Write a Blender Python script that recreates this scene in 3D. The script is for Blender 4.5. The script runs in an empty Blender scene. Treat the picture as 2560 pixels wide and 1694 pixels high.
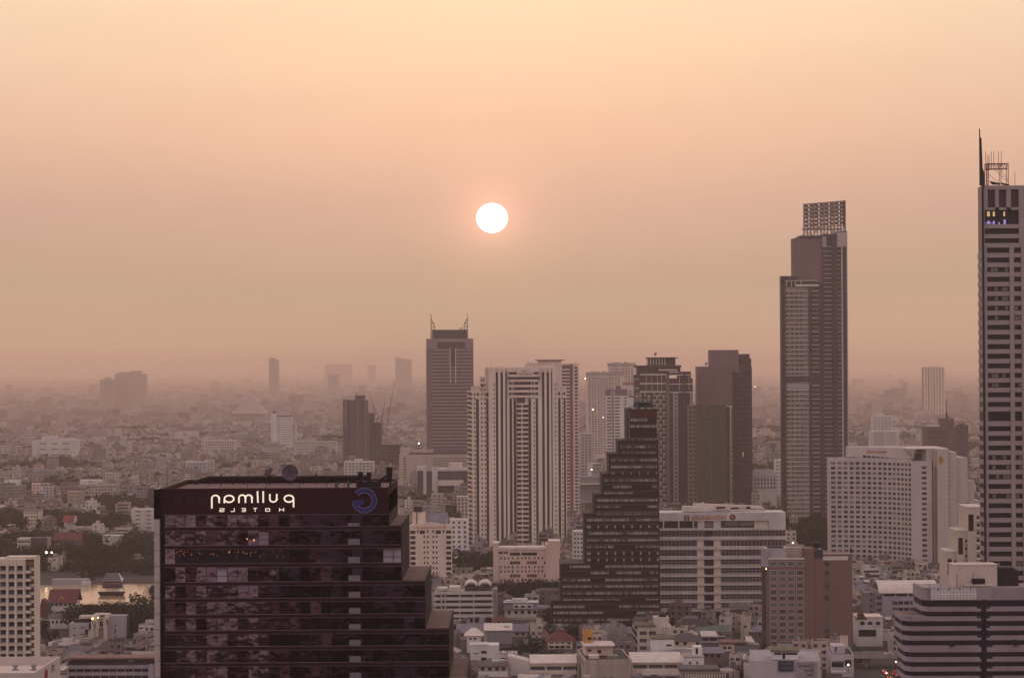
import bpy, math, random
import numpy as np
from mathutils import Vector, Matrix, noise

SC = bpy.context.scene
COL = SC.collection
R = math.radians

# ------------------------------------------------------------------ camera
F, CX, CY, HZ, CAMZ = 6022.0, 1280.0, 847.0, 918.0, 150.0     # photo pixels, metres
PITCH = math.atan((HZ - CY) / F)
ROLL = R(-0.3)
cam_data = bpy.data.cameras.new('camera')
cam = bpy.data.objects.new('camera', cam_data)
COL.objects.link(cam)
cam_data.sensor_width = 36.0
cam_data.lens = 36.0 * F / 2560.0
cam_data.clip_start = 1.0
cam_data.clip_end = 150000.0
CAM_M = Matrix.Translation((0, 0, CAMZ)) @ Matrix.Rotation(R(90) + PITCH, 4, 'X') @ Matrix.Rotation(ROLL, 4, 'Z')
cam.matrix_world = CAM_M
SC.camera = cam

# ------------------------------------------------------------------ light
SUN_EL, SUN_AZ = R(3.55), R(-0.46)
SUN_DIR = Vector((math.sin(SUN_AZ) * math.cos(SUN_EL), math.cos(SUN_AZ) * math.cos(SUN_EL), math.sin(SUN_EL)))
world = bpy.data.worlds.new('World')
SC.world = world
world.use_nodes = True
wt = world.node_tree
wt.nodes.clear()
wn = wt.nodes.new
W_out = wn('ShaderNodeOutputWorld')
W_geo = wn('ShaderNodeTexCoord')
W_sep = wn('ShaderNodeSeparateXYZ')
wt.links.new(W_geo.outputs['Generated'], W_sep.inputs[0])


def w_math(op, a, b=None, clamp=False):
    n = wn('ShaderNodeMath')
    n.operation = op
    n.use_clamp = clamp
    for i, v in enumerate((a, b)):
        if v is None:
            continue
        if isinstance(v, (int, float)):
            n.inputs[i].default_value = v
        else:
            wt.links.new(v, n.inputs[i])
    return n.outputs[0]


def w_ramp(fac, stops):
    n = wn('ShaderNodeValToRGB')
    e = n.color_ramp.elements
    while len(e) < len(stops):
        e.new(0.5)
    for el, (p, c) in zip(e, stops):
        el.position = p
        el.color = (*c, 1)
    wt.links.new(fac, n.inputs[0])
    return n.outputs[0]


def w_mix(fac, a, b, mode='MIX'):
    n = wn('ShaderNodeMix')
    n.data_type = 'RGBA'
    n.blend_type = mode
    for s, v in ((n.inputs[0], fac), (n.inputs[6], a), (n.inputs[7], b)):
        if isinstance(v, (int, float)):
            s.default_value = v
        elif isinstance(v, tuple):
            s.default_value = (*v, 1)
        else:
            wt.links.new(v, s)
    return n.outputs[2]


# elevation of the direction as sin(el); west (sun side) is +Y
W_el = w_math('ADD', w_math('MULTIPLY', W_sep.outputs[2], 1.0), 0.0)
W_elc = w_math('MAXIMUM', W_el, 0.0, True)
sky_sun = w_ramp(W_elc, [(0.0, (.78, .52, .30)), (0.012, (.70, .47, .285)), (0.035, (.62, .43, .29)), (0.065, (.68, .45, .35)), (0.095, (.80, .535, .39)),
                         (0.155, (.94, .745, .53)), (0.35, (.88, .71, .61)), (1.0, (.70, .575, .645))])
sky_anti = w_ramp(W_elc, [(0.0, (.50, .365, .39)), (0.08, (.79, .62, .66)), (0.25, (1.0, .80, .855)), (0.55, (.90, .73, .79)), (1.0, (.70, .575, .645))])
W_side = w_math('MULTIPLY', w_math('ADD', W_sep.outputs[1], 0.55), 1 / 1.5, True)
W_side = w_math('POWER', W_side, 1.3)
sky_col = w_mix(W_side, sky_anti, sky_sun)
# warm glow round the sun
W_dot = wn('ShaderNodeVectorMath')
W_dot.operation = 'DOT_PRODUCT'
wt.links.new(W_geo.outputs['Generated'], W_dot.inputs[0])
W_dot.inputs[1].default_value = SUN_DIR
W_ang = w_math('ARCCOSINE', w_math('MINIMUM', W_dot.outputs['Value'], 0.9999999))
glow_w = w_math('POWER', w_math('SUBTRACT', 1.0, w_math('DIVIDE', W_ang, R(24)), True), 3.0)
glow_n = w_math('POWER', w_math('SUBTRACT', 1.0, w_math('DIVIDE', W_ang, R(2.6)), True), 2.2)
sky_col = w_mix(w_math('MULTIPLY', glow_w, 0.09), sky_col, (1.0, .66, .36), 'ADD')
glow_r = w_math('POWER', w_math('SUBTRACT', 1.0, w_math('DIVIDE', W_ang, R(1.1)), True), 2.0)
sky_col = w_mix(w_math('MULTIPLY', glow_r, 0.35), sky_col, (1.0, .45, .24), 'ADD')
sky_col = w_mix(w_math('MULTIPLY', glow_n, 0.30), sky_col, (1.0, .40, .24), 'ADD')
# faint uneven banks of smog
W_map = wn('ShaderNodeMapping')
W_map.inputs['Scale'].default_value = (3.0, 3.0, 22.0)
wt.links.new(W_geo.outputs['Generated'], W_map.inputs[0])
W_noi = wn('ShaderNodeTexNoise')
W_noi.inputs['Scale'].default_value = 1.6
W_noi.inputs['Detail'].default_value = 3.0
wt.links.new(W_map.outputs[0], W_noi.inputs[0])
W_k = w_math('ADD', w_math('MULTIPLY', W_noi.outputs[0], 0.11), 0.945)
sky_col = w_mix(1.0, sky_col, W_k, 'MULTIPLY')
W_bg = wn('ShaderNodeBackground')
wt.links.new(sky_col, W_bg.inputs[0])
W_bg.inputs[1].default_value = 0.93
W_sky = wn('ShaderNodeTexSky')
W_sky.sky_type = 'NISHITA'
W_sky.sun_disc = False
W_sky.sun_elevation = SUN_EL
W_sky.sun_rotation = SUN_AZ
W_sky.air_density = 2.0
W_sky.dust_density = 8.0
W_bg2 = wn('ShaderNodeBackground')
wt.links.new(W_sky.outputs[0], W_bg2.inputs[0])
W_bg2.inputs[1].default_value = 0.02
W_add = wn('ShaderNodeAddShader')
wt.links.new(W_bg.outputs[0], W_add.inputs[0])
wt.links.new(W_bg2.outputs[0], W_add.inputs[1])
wt.links.new(W_add.outputs[0], W_out.inputs[0])

sun_l = bpy.data.lights.new('sun_light', 'SUN')
sun_l.energy = 0.5
sun_l.color = (1.0, .62, .36)
sun_l.angle = R(0.6)
sun_o = bpy.data.objects.new('sun_light', sun_l)
COL.objects.link(sun_o)
sun_o.rotation_euler = (-SUN_DIR).to_track_quat('-Z', 'Y').to_euler()

SC.view_settings.view_transform = 'Standard'
SC.view_settings.look = 'None'
SC.view_settings.exposure = 0.0
SC.view_settings.gamma = 1.0
SC.view_settings.use_curve_mapping = False
SC.render.engine = 'CYCLES'
SC.cycles.use_denoising = True
SC.cycles.max_bounces = 5
SC.cycles.diffuse_bounces = 2
SC.cycles.glossy_bounces = 2
SC.cycles.volume_bounces = 3
SC.cycles.sample_clamp_indirect = 4.0

HAZE_DENSITY = 0.00008
HAZE_COLOR = (.87, .715, .645)
HAZE_G = 0.52

# ------------------------------------------------------------------ helpers
rng = random.Random(7)


def P(px, py, D):
    """world point seen at photo pixel (px, py), D metres away along the view"""
    d = CAM_M.to_3x3() @ Vector(((px - CX) / F, (CY - py) / F, -1.0))
    return Vector((0, 0, CAMZ)) + d * (D / d.y)


def G(px, py):
    """ground point under photo pixel (px, py)"""
    d = CAM_M.to_3x3() @ Vector(((px - CX) / F, (CY - py) / F, -1.0))
    return Vector((0, 0, CAMZ)) + d * (-CAMZ / d.z)


CAM_INV = CAM_M.inverted()


def proj(p):
    q = CAM_INV @ Vector(p)
    return CX + F * q.x / -q.z, CY - F * q.y / -q.z


def link(o, parent=None):
    COL.objects.link(o)
    if parent is not None:
        o.parent = parent
    return o


def tag(o, label=None, cat=None, group=None, kind=None):
    for k, v in (('label', label), ('category', cat), ('group', group), ('kind', kind)):
        if v:
            o[k] = v
    return o


class MB:
    def __init__(s):
        s.v, s.f = [], []

    def box(s, x0, x1, y0, y1, z0, z1):
        n = len(s.v)
        s.v += [(x0, y0, z0), (x1, y0, z0), (x1, y1, z0), (x0, y1, z0), (x0, y0, z1), (x1, y0, z1), (x1, y1, z1), (x0, y1, z1)]
        s.f += [(n, n + 3, n + 2, n + 1), (n + 4, n + 5, n + 6, n + 7), (n, n + 1, n + 5, n + 4), (n + 1, n + 2, n + 6, n + 5),
                (n + 2, n + 3, n + 7, n + 6), (n + 3, n, n + 4, n + 7)]
        return s

    def poly(s, pts):
        n = len(s.v)
        s.v += [tuple(p) for p in pts]
        s.f.append(tuple(range(n, n + len(pts))))
        return s

    def prism(s, pts, off):
        """closed prism: polygon pts pushed by the vector off"""
        n, m = len(s.v), len(pts)
        s.v += [tuple(p) for p in pts] + [tuple(Vector(p) + Vector(off)) for p in pts]
        s.f.append(tuple(range(n + m - 1, n - 1, -1)))
        s.f.append(tuple(range(n + m, n + 2 * m)))
        for i in range(m):
            j = (i + 1) % m
            s.f.append((n + i, n + j, n + m + j, n + m + i))
        return s

    def tube(s, p, q, r, n=6, r2=None):
        p, q = Vector(p), Vector(q)
        r2 = r if r2 is None else r2
        a = (q - p).normalized()
        u = a.cross(Vector((0, 0, 1)) if abs(a.z) < .9 else Vector((1, 0, 0))).normalized()
        w = a.cross(u)
        k = len(s.v)
        for c, rr in ((p, r), (q, r2)):
            for i in range(n):
                t = 2 * math.pi * i / n
                s.v.append(tuple(c + (u * math.cos(t) + w * math.sin(t)) * rr))
        for i in range(n):
            j = (i + 1) % n
            s.f.append((k + i, k + j, k + n + j, k + n + i))
        s.f.append(tuple(range(k + n - 1, k - 1, -1)))
        s.f.append(tuple(range(k + n, k + 2 * n)))
        return s

    def lathe(s, c, prof, n=16):
        """prof: (radius, z) list around the vertical through c"""
        k = len(s.v)
        for r, z in prof:
            for i in range(n):
                t = 2 * math.pi * i / n
                s.v.append((c[0] + r * math.cos(t), c[1] + r * math.sin(t), c[2] + z))
        for a in range(len(prof) - 1):
            for i in range(n):
                j = (i + 1) % n
                s.f.append((k + a * n + i, k + a * n + j, k + (a + 1) * n + j, k + (a + 1) * n + i))
        return s

    def ribbon(s, pts, w, y0, y1):
        """thick flat stroke in the x-z plane along pts, mitred, from depth y0 to y1"""
        L, Rr = [], []
        m = len(pts)
        for i, p in enumerate(pts):
            a = Vector(pts[max(i - 1, 0)])
            b = Vector(pts[min(i + 1, m - 1)])
            q = Vector(p)
            t = Vector((0, 0))
            if i > 0:
                t += (q - a).normalized()
            if i < m - 1:
                t += (b - q).normalized()
            t.normalize()
            nn = Vector((-t.y, t.x))
            seg = (q - a).normalized() if i > 0 else (b - q).normalized()
            k = max(.5, abs(seg.dot(t)))
            L.append(q + nn * (w / 2 / k))
            Rr.append(q - nn * (w / 2 / k))
        n = len(s.v)
        for y in (y0, y1):
            for a, b in zip(L, Rr):
                s.v += [(a.x, y, a.y), (b.x, y, b.y)]
        o = 2 * m
        for i in range(m - 1):
            a = n + 2 * i
            s.f += [(a, a + 1, a + 3, a + 2), (a + o, a + o + 2, a + o + 3, a + o + 1), (a, a + 2, a + 2 + o, a + o), (a + 1, a + 1 + o, a + 3 + o, a + 3)]
        s.f += [(n, n + o, n + o + 1, n + 1), (n + 2 * m - 2, n + 2 * m - 1, n + 2 * m - 1 + o, n + 2 * m - 2 + o)]
        return s

    def mesh(s, name, mat=None):
        me = bpy.data.meshes.new(name)
        me.from_pydata(s.v, [], s.f)
        if mat:
            me.materials.append(mat)
        return me

    def build(s, name, mat, parent=None, loc=None, **kw):
        o = bpy.data.objects.new(name, s.mesh(name, mat))
        if loc is not None:
            o.location = loc
        link(o, parent)
        return tag(o, **kw)


MATS = {}


def mat(name, col=None, rough=.8, var=.22, scale=.12, streak=.25, spec=.3, metal=0.0, emit=0.0, bump=0.0, attr=False, bumpscale=1.0):
    if name in MATS:
        return MATS[name]
    m = bpy.data.materials.new(name)
    MATS[name] = m
    m.use_nodes = True
    t = m.node_tree
    b = t.nodes['Principled BSDF']
    b.inputs['Roughness'].default_value = rough
    b.inputs['Specular IOR Level'].default_value = spec
    b.inputs['Metallic'].default_value = metal
    if emit:
        b.inputs['Base Color'].default_value = (*col, 1)
        b.inputs['Emission Color'].default_value = (*col, 1)
        b.inputs['Emission Strength'].default_value = emit
        m.cycles.emission_sampling = 'NONE'
        return m
    g = t.nodes.new('ShaderNodeNewGeometry')
    mp = t.nodes.new('ShaderNodeMapping')
    mp.inputs['Scale'].default_value = (scale, scale, scale * streak)
    t.links.new(g.outputs['Position'], mp.inputs[0])
    n1 = t.nodes.new('ShaderNodeTexNoise')
    n1.inputs['Scale'].default_value = 1.0
    n1.inputs['Detail'].default_value = 5.0
    n1.inputs['Roughness'].default_value = .65
    t.links.new(mp.outputs[0], n1.inputs[0])
    mr = t.nodes.new('ShaderNodeMapRange')
    mr.inputs[1].default_value = .28
    mr.inputs[2].default_value = .68
    mr.inputs[3].default_value = 1 - var
    mr.inputs[4].default_value = 1 + var * .5
    t.links.new(n1.outputs[0], mr.inputs[0])
    mx = t.nodes.new('ShaderNodeMix')
    mx.data_type = 'RGBA'
    mx.blend_type = 'MULTIPLY'
    mx.inputs[0].default_value = 1.0
    if attr:
        a = t.nodes.new('ShaderNodeAttribute')
        a.attribute_name = 'col'
        t.links.new(a.outputs['Color'], mx.inputs[6])
    else:
        mx.inputs[6].default_value = (*col, 1)
    nf = t.nodes.new('ShaderNodeTexNoise')
    nf.inputs['Scale'].default_value = scale * 9
    nf.inputs['Detail'].default_value = 3.0
    t.links.new(g.outputs['Position'], nf.inputs[0])
    mf = t.nodes.new('ShaderNodeMapRange')
    mf.inputs[1].default_value = .3
    mf.inputs[2].default_value = .7
    mf.inputs[3].default_value = 1 - var * .45
    mf.inputs[4].default_value = 1 + var * .25
    t.links.new(nf.outputs[0], mf.inputs[0])
    mm_ = t.nodes.new('ShaderNodeMath')
    mm_.operation = 'MULTIPLY'
    t.links.new(mr.outputs[0], mm_.inputs[0])
    t.links.new(mf.outputs[0], mm_.inputs[1])
    t.links.new(mm_.outputs[0], mx.inputs[7])
    t.links.new(mx.outputs[2], b.inputs['Base Color'])
    if bump:
        n2 = t.nodes.new('ShaderNodeTexNoise')
        n2.inputs['Scale'].default_value = bumpscale
        n2.inputs['Detail'].default_value = 2.0
        t.links.new(g.outputs['Position'], n2.inputs[0])
        bp = t.nodes.new('ShaderNodeBump')
        bp.inputs['Strength'].default_value = 1.0
        bp.inputs['Distance'].default_value = bump
        t.links.new(n2.outputs[0], bp.inputs['Height'])
        t.links.new(bp.outputs[0], b.inputs['Normal'])
    return m


FOOT = []          # footprints that keep random houses and trees away: (x0, x1, y0, y1)
KEEP = []           # picture areas of a building that nothing random may stand in front of
RECTS = []         # picture areas that large buildings cover: (px0, px1, pytop, D)


class Bld:
    """one building: an Empty on the ground; parts are laid out in photo pixels scaled to its distance"""

    def __init__(s, name, label, cat, px, py, D, group=None, yaw=0.0, parent=None):
        p = P(px, py, D)
        s.px, s.py, s.D, s.k, s.Zt = px, py, D, D / F, p.z
        s.o = bpy.data.objects.new(name, None)
        s.o.empty_display_size = 1.0
        s.o.location = (p.x, p.y, 0)
        s.o.rotation_euler = (0, 0, R(yaw))
        link(s.o)
        tag(s.o, label, cat, group)
        s.cache = {}

    def X(s, px):
        return (px - s.px) * s.k

    def Z(s, py):
        return 0.0 if py is None else max(0.0, s.Zt - (py - s.py) * s.k)

    def foot(s, x0, x1, depth, pad=3.0, top=None, keep=.8):
        l = s.o.location
        FOOT.append((l.x + s.X(x0) - pad, l.x + s.X(x1) + pad, l.y - pad - 2, l.y + depth + pad))
        RECTS.append((x0, x1, s.py if top is None else top, s.D))
        KEEP.append((x0, x1, s.py + keep * min(s.Zt / s.k, 1694 - s.py if s.py < 1690 else 40), s.D))

    def mb(s, boxes):
        m = MB()
        for x0, x1, y0, y1, d0, d1 in boxes:
            m.box(s.X(x0), s.X(x1), d0, d1, s.Z(y1), s.Z(y0))
        return m

    def part(s, name, mt, boxes, parent=None, **kw):
        """boxes that touch form one object; pieces that stand apart become objects of their own"""
        if kw.get('kind') != 'stuff' and 1 < len(boxes) <= 120:
            n = len(boxes)
            bb = [(s.X(q[0]), s.X(q[1]), s.Z(q[3]), s.Z(q[2]), q[4], q[5]) for q in boxes]
            up = list(range(n))

            def root(i):
                while up[i] != i:
                    i = up[i]
                return i
            for i in range(n):
                for j in range(i):
                    p, q = bb[i], bb[j]
                    if all(p[2 * a] <= q[2 * a + 1] + .03 and q[2 * a] <= p[2 * a + 1] + .03 for a in range(3)):
                        up[root(i)] = root(j)
            groups = {}
            for i in range(n):
                groups.setdefault(root(i), []).append(boxes[i])
            out = [s.mb(gp).build(name, mt, parent or s.o, **kw) for gp in groups.values()]
            return out[0]
        return s.mb(boxes).build(name, mt, parent or s.o, **kw)

    def box(s, name, mt, *b, **kw):
        return s.part(name, mt, [b], **kw)

    def each(s, name, mt, boxes, parent=None, cap=300, **kw):
        """one object per box; alike boxes share their mesh; past the cap one joined part"""
        out = []
        for i, (x0, x1, y0, y1, d0, d1) in enumerate(boxes):
            if i >= cap:
                s.part(name, mt, boxes[i:], parent, kind='stuff')
                break
            mm = mt[rng.randrange(len(mt))] if isinstance(mt, (list, tuple)) else mt
            w, d, h = round((x1 - x0) * s.k, 2), round(d1 - d0, 2), round(s.Z(y0) - s.Z(y1), 2)
            key = (name, mm.name, w, d, h)
            if key not in s.cache:
                s.cache[key] = MB().box(0, w, 0, d, 0, h).mesh(name, mm)
            o = bpy.data.objects.new(name, s.cache[key])
            o.location = (s.X(x0), d0, s.Z(y1))
            link(o, parent or s.o)
            tag(o, **kw)
            out.append(o)
        return out

    def some(s, name, mts, boxes, parent=None):
        """small pieces joined per material into stuff parts"""
        pick = {}
        for b in boxes:
            mm = mts[rng.randrange(len(mts))] if isinstance(mts, (list, tuple)) else mts
            pick.setdefault(mm.name, (mm, []))[1].append(b)
        for mm, bs in pick.values():
            s.part(name, mm, bs, parent, kind='stuff')

    def facade(s, wall, win, x0, x1, y0, y1, xs, ys, w, h, d=0.0, depth=20.0, rec=.4, single=False, name='wall', wname='window', skip=0.0, cap=300):
        """wall with real window openings: recessed core, skin of piers and bands, panes in the openings"""
        bs = [(x0, x1, y0, y1, d + rec, d + depth)]
        if y1 is None:
            yb = s.py + s.Zt / s.k
        else:
            yb = y1
        ys = sorted(y for y in ys if y + h < yb)
        prev = y0
        for y in ys:
            if y > prev + .05:
                bs.append((x0, x1, prev, y, d, d + rec))
            px = x0
            for x in xs:
                if x > px + .05:
                    bs.append((px, x, y, y + h, d, d + rec))
                px = x + w
            if x1 > px + .05:
                bs.append((px, x1, y, y + h, d, d + rec))
            prev = y + h
        bs.append((x0, x1, prev, y1, d, d + rec))
        s.part(name, wall, bs)
        panes = [(x + .03, x + w - .03, y + .03, y + h - .03, d + rec - .12, d + rec) for y in ys for x in xs if not skip or rng.random() > skip]
        if single:
            s.each(wname, win, panes, cap=cap)
        else:
            s.some(wname, win, panes)


def lin(a, b, n):
    return [a + (b - a) * i / (n - 1) for i in range(n)] if n > 1 else [a]


def steps(a, b, st):
    out = []
    while a <= b:
        out.append(a)
        a += st
    return out


def text_mesh(name, body, mt, w, h=None, extrude=.1, mirror=True, bold=0.0):
    """flat extruded lettering w metres wide, lower-left at the origin, in the x-z plane; mirrored as the photograph is"""
    cu = bpy.data.curves.new(name, 'FONT')
    cu.body = body
    cu.resolution_u = 3
    cu.offset = bold
    ob = bpy.data.objects.new(name, cu)
    COL.objects.link(ob)
    dg = bpy.context.evaluated_depsgraph_get()
    me = bpy.data.meshes.new_from_object(ob.evaluated_get(dg))
    bpy.data.objects.remove(ob)
    if not me.vertices:
        return me
    xs = [v.co.x for v in me.vertices]
    ys = [v.co.y for v in me.vertices]
    bx0, bx1, by0, by1 = min(xs), max(xs), min(ys), max(ys)
    kx = w / (bx1 - bx0)
    ky = kx if h is None else h / (by1 - by0)
    src = [tuple(p.vertices) for p in me.polygons]
    m = MB()
    for v in me.vertices:
        x = (bx1 - v.co.x) if mirror else (v.co.x - bx0)
        m.v.append((x * kx, 0.0, (v.co.y - by0) * ky))
    n = len(m.v)
    m.v += [(a, extrude, c) for a, b, c in m.v]
    cnt = {}
    for f in src:
        f = f if mirror else tuple(reversed(f))
        m.f.append(f)
        for i in range(len(f)):
            e = (f[i], f[(i + 1) % len(f)])
            cnt[e] = 1
    for a, b in cnt:
        if (b, a) not in cnt:
            m.f.append((a, a + n, b + n, b))
    return m.mesh(name, mt)


def lettering(b, body, mt, x0, x1, y0, y1, d, mirror=True, name='lettering', bold=0.0):
    me = text_mesh(name, body, mt, (x1 - x0) * b.k, (y1 - y0) * b.k, .12, mirror, bold)
    o = bpy.data.objects.new(name, me)
    o.location = (b.X(x0), d, b.Z(y1))
    return link(o, b.o)


def dish(name, label, loc, r, aim, mt, mt2, cat='satellite dish', group=None, pole=1.5):
    """mesh satellite dish on a mast: bowl, ribs, feed arm"""
    o = bpy.data.objects.new(name, None)
    o.location = loc
    link(o)
    tag(o, label, cat, group)
    m = MB()
    rings, n = 4, 18
    for a in range(rings + 1):
        rr = r * a / rings if a else .02
        for i in range(n):
            t = 2 * math.pi * i / n
            m.v.append((rr * math.cos(t), rr * math.sin(t), .28 * rr * rr / r))
    for a in range(rings):
        for i in range(n):
            j = (i + 1) % n
            m.f.append((a * n + i, a * n + j, (a + 1) * n + j, (a + 1) * n + i))
    q = Vector(aim).to_track_quat('Z', 'Y')
    bowl = m.build('bowl', mt, o, (0, 0, pole + r * .4))
    bowl.rotation_euler = q.to_euler()
    rb = MB()
    for i in range(12):
        t = 2 * math.pi * i / 12
        c, s_ = math.cos(t), math.sin(t)
        rb.tube((0, 0, -.03), (r * .5 * c, r * .5 * s_, .28 * r * .25 - .03), .03, 4)
        rb.tube((r * .5 * c, r * .5 * s_, .28 * r * .25 - .03), (r * c, r * s_, .28 * r - .03), .03, 4)
    for i in range(3):
        t = 2 * math.pi * i / 3
        rb.tube((r * .9 * math.cos(t), r * .9 * math.sin(t), .23 * r), (0, 0, r * .9), .025, 4)
    rb.box(-.12, .12, -.12, .12, r * .85, r * .98)
    rbo = rb.build('rib', mt2, o, (0, 0, pole + r * .4), kind='stuff')
    rbo.rotation_euler = q.to_euler()
    MB().tube((0, 0, 0), (0, 0, pole + r * .35), .09, 6).build('mast', mt2, o)
    return o


# ------------------------------------------------------------------ materials
white = mat('white_paint', (.57, .525, .495), var=.26)
whiter = mat('clean_white_paint', (.66, .62, .59), var=.22)
cream = mat('cream_paint', (.68, .56, .45), var=.18)
pinkc = mat('peach_paint', (.64, .475, .385), var=.17)
tan = mat('tan_stone', (.40, .33, .29), var=.2)
greyp = mat('grey_paint', (.30, .28, .30), var=.2)
lilac = mat('lilac_paint', (.34, .30, .33), var=.2)
concrete = mat('weathered_concrete', (.36, .31, .28), var=.4, scale=.25, streak=.15)
darkc = mat('dark_concrete', (.045, .036, .042), var=.3)
brown = mat('brown_render', (.185, .105, .095), var=.14)
redbrown = mat('maroon_cladding', (.030, .005, .011), var=.25, rough=.7, spec=.12)
maroon_band = mat('maroon_band', (.024, .004, .009), var=.2, rough=.6, spec=.15)
mauvewall = mat('mauve_wall', (.185, .125, .13), var=.14)
mauvedark = mat('dark_mauve_wall', (.075, .050, .064), var=.18)
officegrey = mat('grey_stone_band', (.27, .20, .21), var=.12)
black = mat('black_cladding', (.012, .005, .012), var=.3, rough=.55, spec=.15)
blackred = mat('dark_red_cladding', (.07, .012, .014), var=.3)
win_dark = mat('window_dark', (.018, .012, .021), rough=.3, spec=.2, var=.3, scale=.4)
win_mid = mat('window_mid', (.07, .055, .068), rough=.35, spec=.25, var=.3, scale=.4)
win_soft = mat('window_curtained', (.20, .165, .155), rough=.5, spec=.3, var=.3, scale=.6)
win_green = mat('window_green', (.10, .12, .12), rough=.3, spec=.4, var=.3, scale=.5)
win_blind = mat('window_blind', (.37, .315, .27), rough=.6, var=.3, scale=.6)
win_blind2 = mat('window_blind_dim', (.22, .185, .165), rough=.6, var=.3, scale=.6)
win_teal = mat('window_teal', (.035, .07, .075), rough=.3, var=.3, scale=.5)
navy_glass = mat('navy_glass', (.010, .006, .020), rough=.4, spec=.12, var=.3, scale=.3)
rooftile = mat('red_roof_tile', (.125, .036, .038), var=.3, scale=.5, streak=1)
roofgrey = mat('grey_roof_sheet', (.19, .175, .20), var=.25, scale=.3, streak=1)
rooflight = mat('pale_roof_sheet', (.62, .54, .47), var=.2, scale=.25, streak=1)
roofterr = mat('roof_terrace', (.165, .098, .085), var=.35, scale=.3, streak=1)
metal_dark = mat('dark_metal', (.016, .011, .015), rough=.6, spec=.15, var=.2)
metal_red = mat('red_metal', (.17, .05, .045), rough=.5, var=.2)
metal_grey = mat('grey_metal', (.25, .23, .24), rough=.5, var=.2)
trim = mat('pale_metal_trim', (.15, .11, .12), rough=.4, var=.1)
orange = mat('orange_paint', (.50, .24, .07), var=.15)
netgreen = mat('green_scaffold_net', (.086, .077, .070), var=.4, scale=.15, streak=.3)
signwhite = mat('sign_cream_light', (1.0, .86, .69), emit=.68)
signblue = mat('sign_blue', (.028, .022, .14), rough=.5, var=.1)
signorange = mat('sign_orange', (.42, .17, .05), rough=.5, var=.1)
signgold = mat('sign_gold', (.48, .27, .07), rough=.5, var=.1)
signbrown = mat('sign_brown', (.15, .065, .05), rough=.5, var=.1)
signred = mat('sign_red', (.30, .03, .04), rough=.5, var=.1)
signnavy = mat('sign_navy', (.03, .03, .06), rough=.5, var=.1)
lamp_warm = mat('lamp_warm', (1.0, .80, .50), emit=6.0)
lamp_amber = mat('lamp_amber', (1.0, .42, .16), emit=.9)
lamp_dim = mat('lamp_dim_red', (.8, .18, .07), emit=.55)
lamp_violet = mat('lamp_violet', (.50, .38, .95), emit=.38)
win_lit = mat('window_lit', (1.0, .68, .38), emit=.32)
win_mirror = mat('mirror_glass', (.135, .096, .118), rough=.04, metal=1.0, var=.2, scale=.05, bump=.20, bumpscale=.34)
win_mirror2 = mat('mirror_glass_dark', (.026, .017, .028), rough=.05, metal=1.0, var=.2, scale=.05, bump=.15, bumpscale=.34)
win_mirror3 = mat('mirror_glass_rose', (.06, .032, .042), rough=.05, metal=1.0, var=.25, scale=.08, bump=.15, bumpscale=.34)
win_side = mat('mirror_glass_side', (.20, .145, .165), rough=.06, metal=1.0, var=.3, scale=.3, bump=.2, bumpscale=.4)  # brighter copy of the front glass: grazing sky sheen put into its tint
bark = mat('bark', (.06, .045, .04), var=.3)
leaf_dark = mat('leaf_dark', (.017, .018, .013), rough=.8, spec=.1, var=.5, scale=.5, streak=1)
leaf_mid = mat('leaf_mid', (.027, .028, .019), rough=.8, spec=.1, var=.5, scale=.5, streak=1)
leaf_brown = mat('leaf_brown', (.044, .031, .026), rough=.8, spec=.1, var=.5, scale=.5, streak=1)

# ================================================================== setting: ground, river, sun, haze
def structure(name, mb, mt):
    return mb.build(name, mt, None, kind='structure')


ground_m = mat('ground_mixed', (.050, .043, .042), rough=.95, var=.5, scale=.02, streak=1)
g = MB()
E = 70000.0
rings_y = [-E, -3000, -500, 500, 1000, 1500, 2200, 4000, 9000, 20000, E]
for i in range(len(rings_y) - 1):
    g.poly([(-E, rings_y[i], 0), (E, rings_y[i], 0), (E, rings_y[i + 1], 0), (-E, rings_y[i + 1], 0)])
structure('ground', g, ground_m)

water_m = mat('river_water', (.44, .305, .165), rough=.09, spec=.8, var=.2, scale=.02, bump=.07, bumpscale=.3)  # lifted past real mud: golden sky glint put into the base colour
# the river runs across the left of the view, then bends away behind the dark hotel
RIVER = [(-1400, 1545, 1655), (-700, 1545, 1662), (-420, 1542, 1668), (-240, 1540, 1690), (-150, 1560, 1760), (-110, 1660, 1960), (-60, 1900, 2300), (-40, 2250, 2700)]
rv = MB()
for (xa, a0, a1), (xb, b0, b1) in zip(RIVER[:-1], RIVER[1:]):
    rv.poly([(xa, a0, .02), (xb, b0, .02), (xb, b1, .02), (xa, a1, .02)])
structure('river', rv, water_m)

sun_p = Vector((0, 0, CAMZ)) + SUN_DIR * 90000.0
bs = MB()
bs.lathe((0, 0, 0), [(max(.01, math.sin(math.pi * i / 24)), -math.cos(math.pi * i / 24)) for i in range(25)], 48)
sun_m = bpy.data.materials.new('sun_surface')
sun_m.use_nodes = True
_b = sun_m.node_tree.nodes['Principled BSDF']
_b.inputs['Base Color'].default_value = (0, 0, 0, 1)
_b.inputs['Emission Color'].default_value = (1, .94, .84, 1)
_b.inputs['Emission Strength'].default_value = 2.1
sun_m.cycles.emission_sampling = 'NONE'
sun_ob = bs.build('sun', sun_m, None, tuple(sun_p), label='round white setting sun glowing in the orange sky', cat='sun')
sun_ob.scale = (90000 * 39.5 / F, 90000 * 39.5 / F, 90000 * 37.3 / F)

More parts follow.
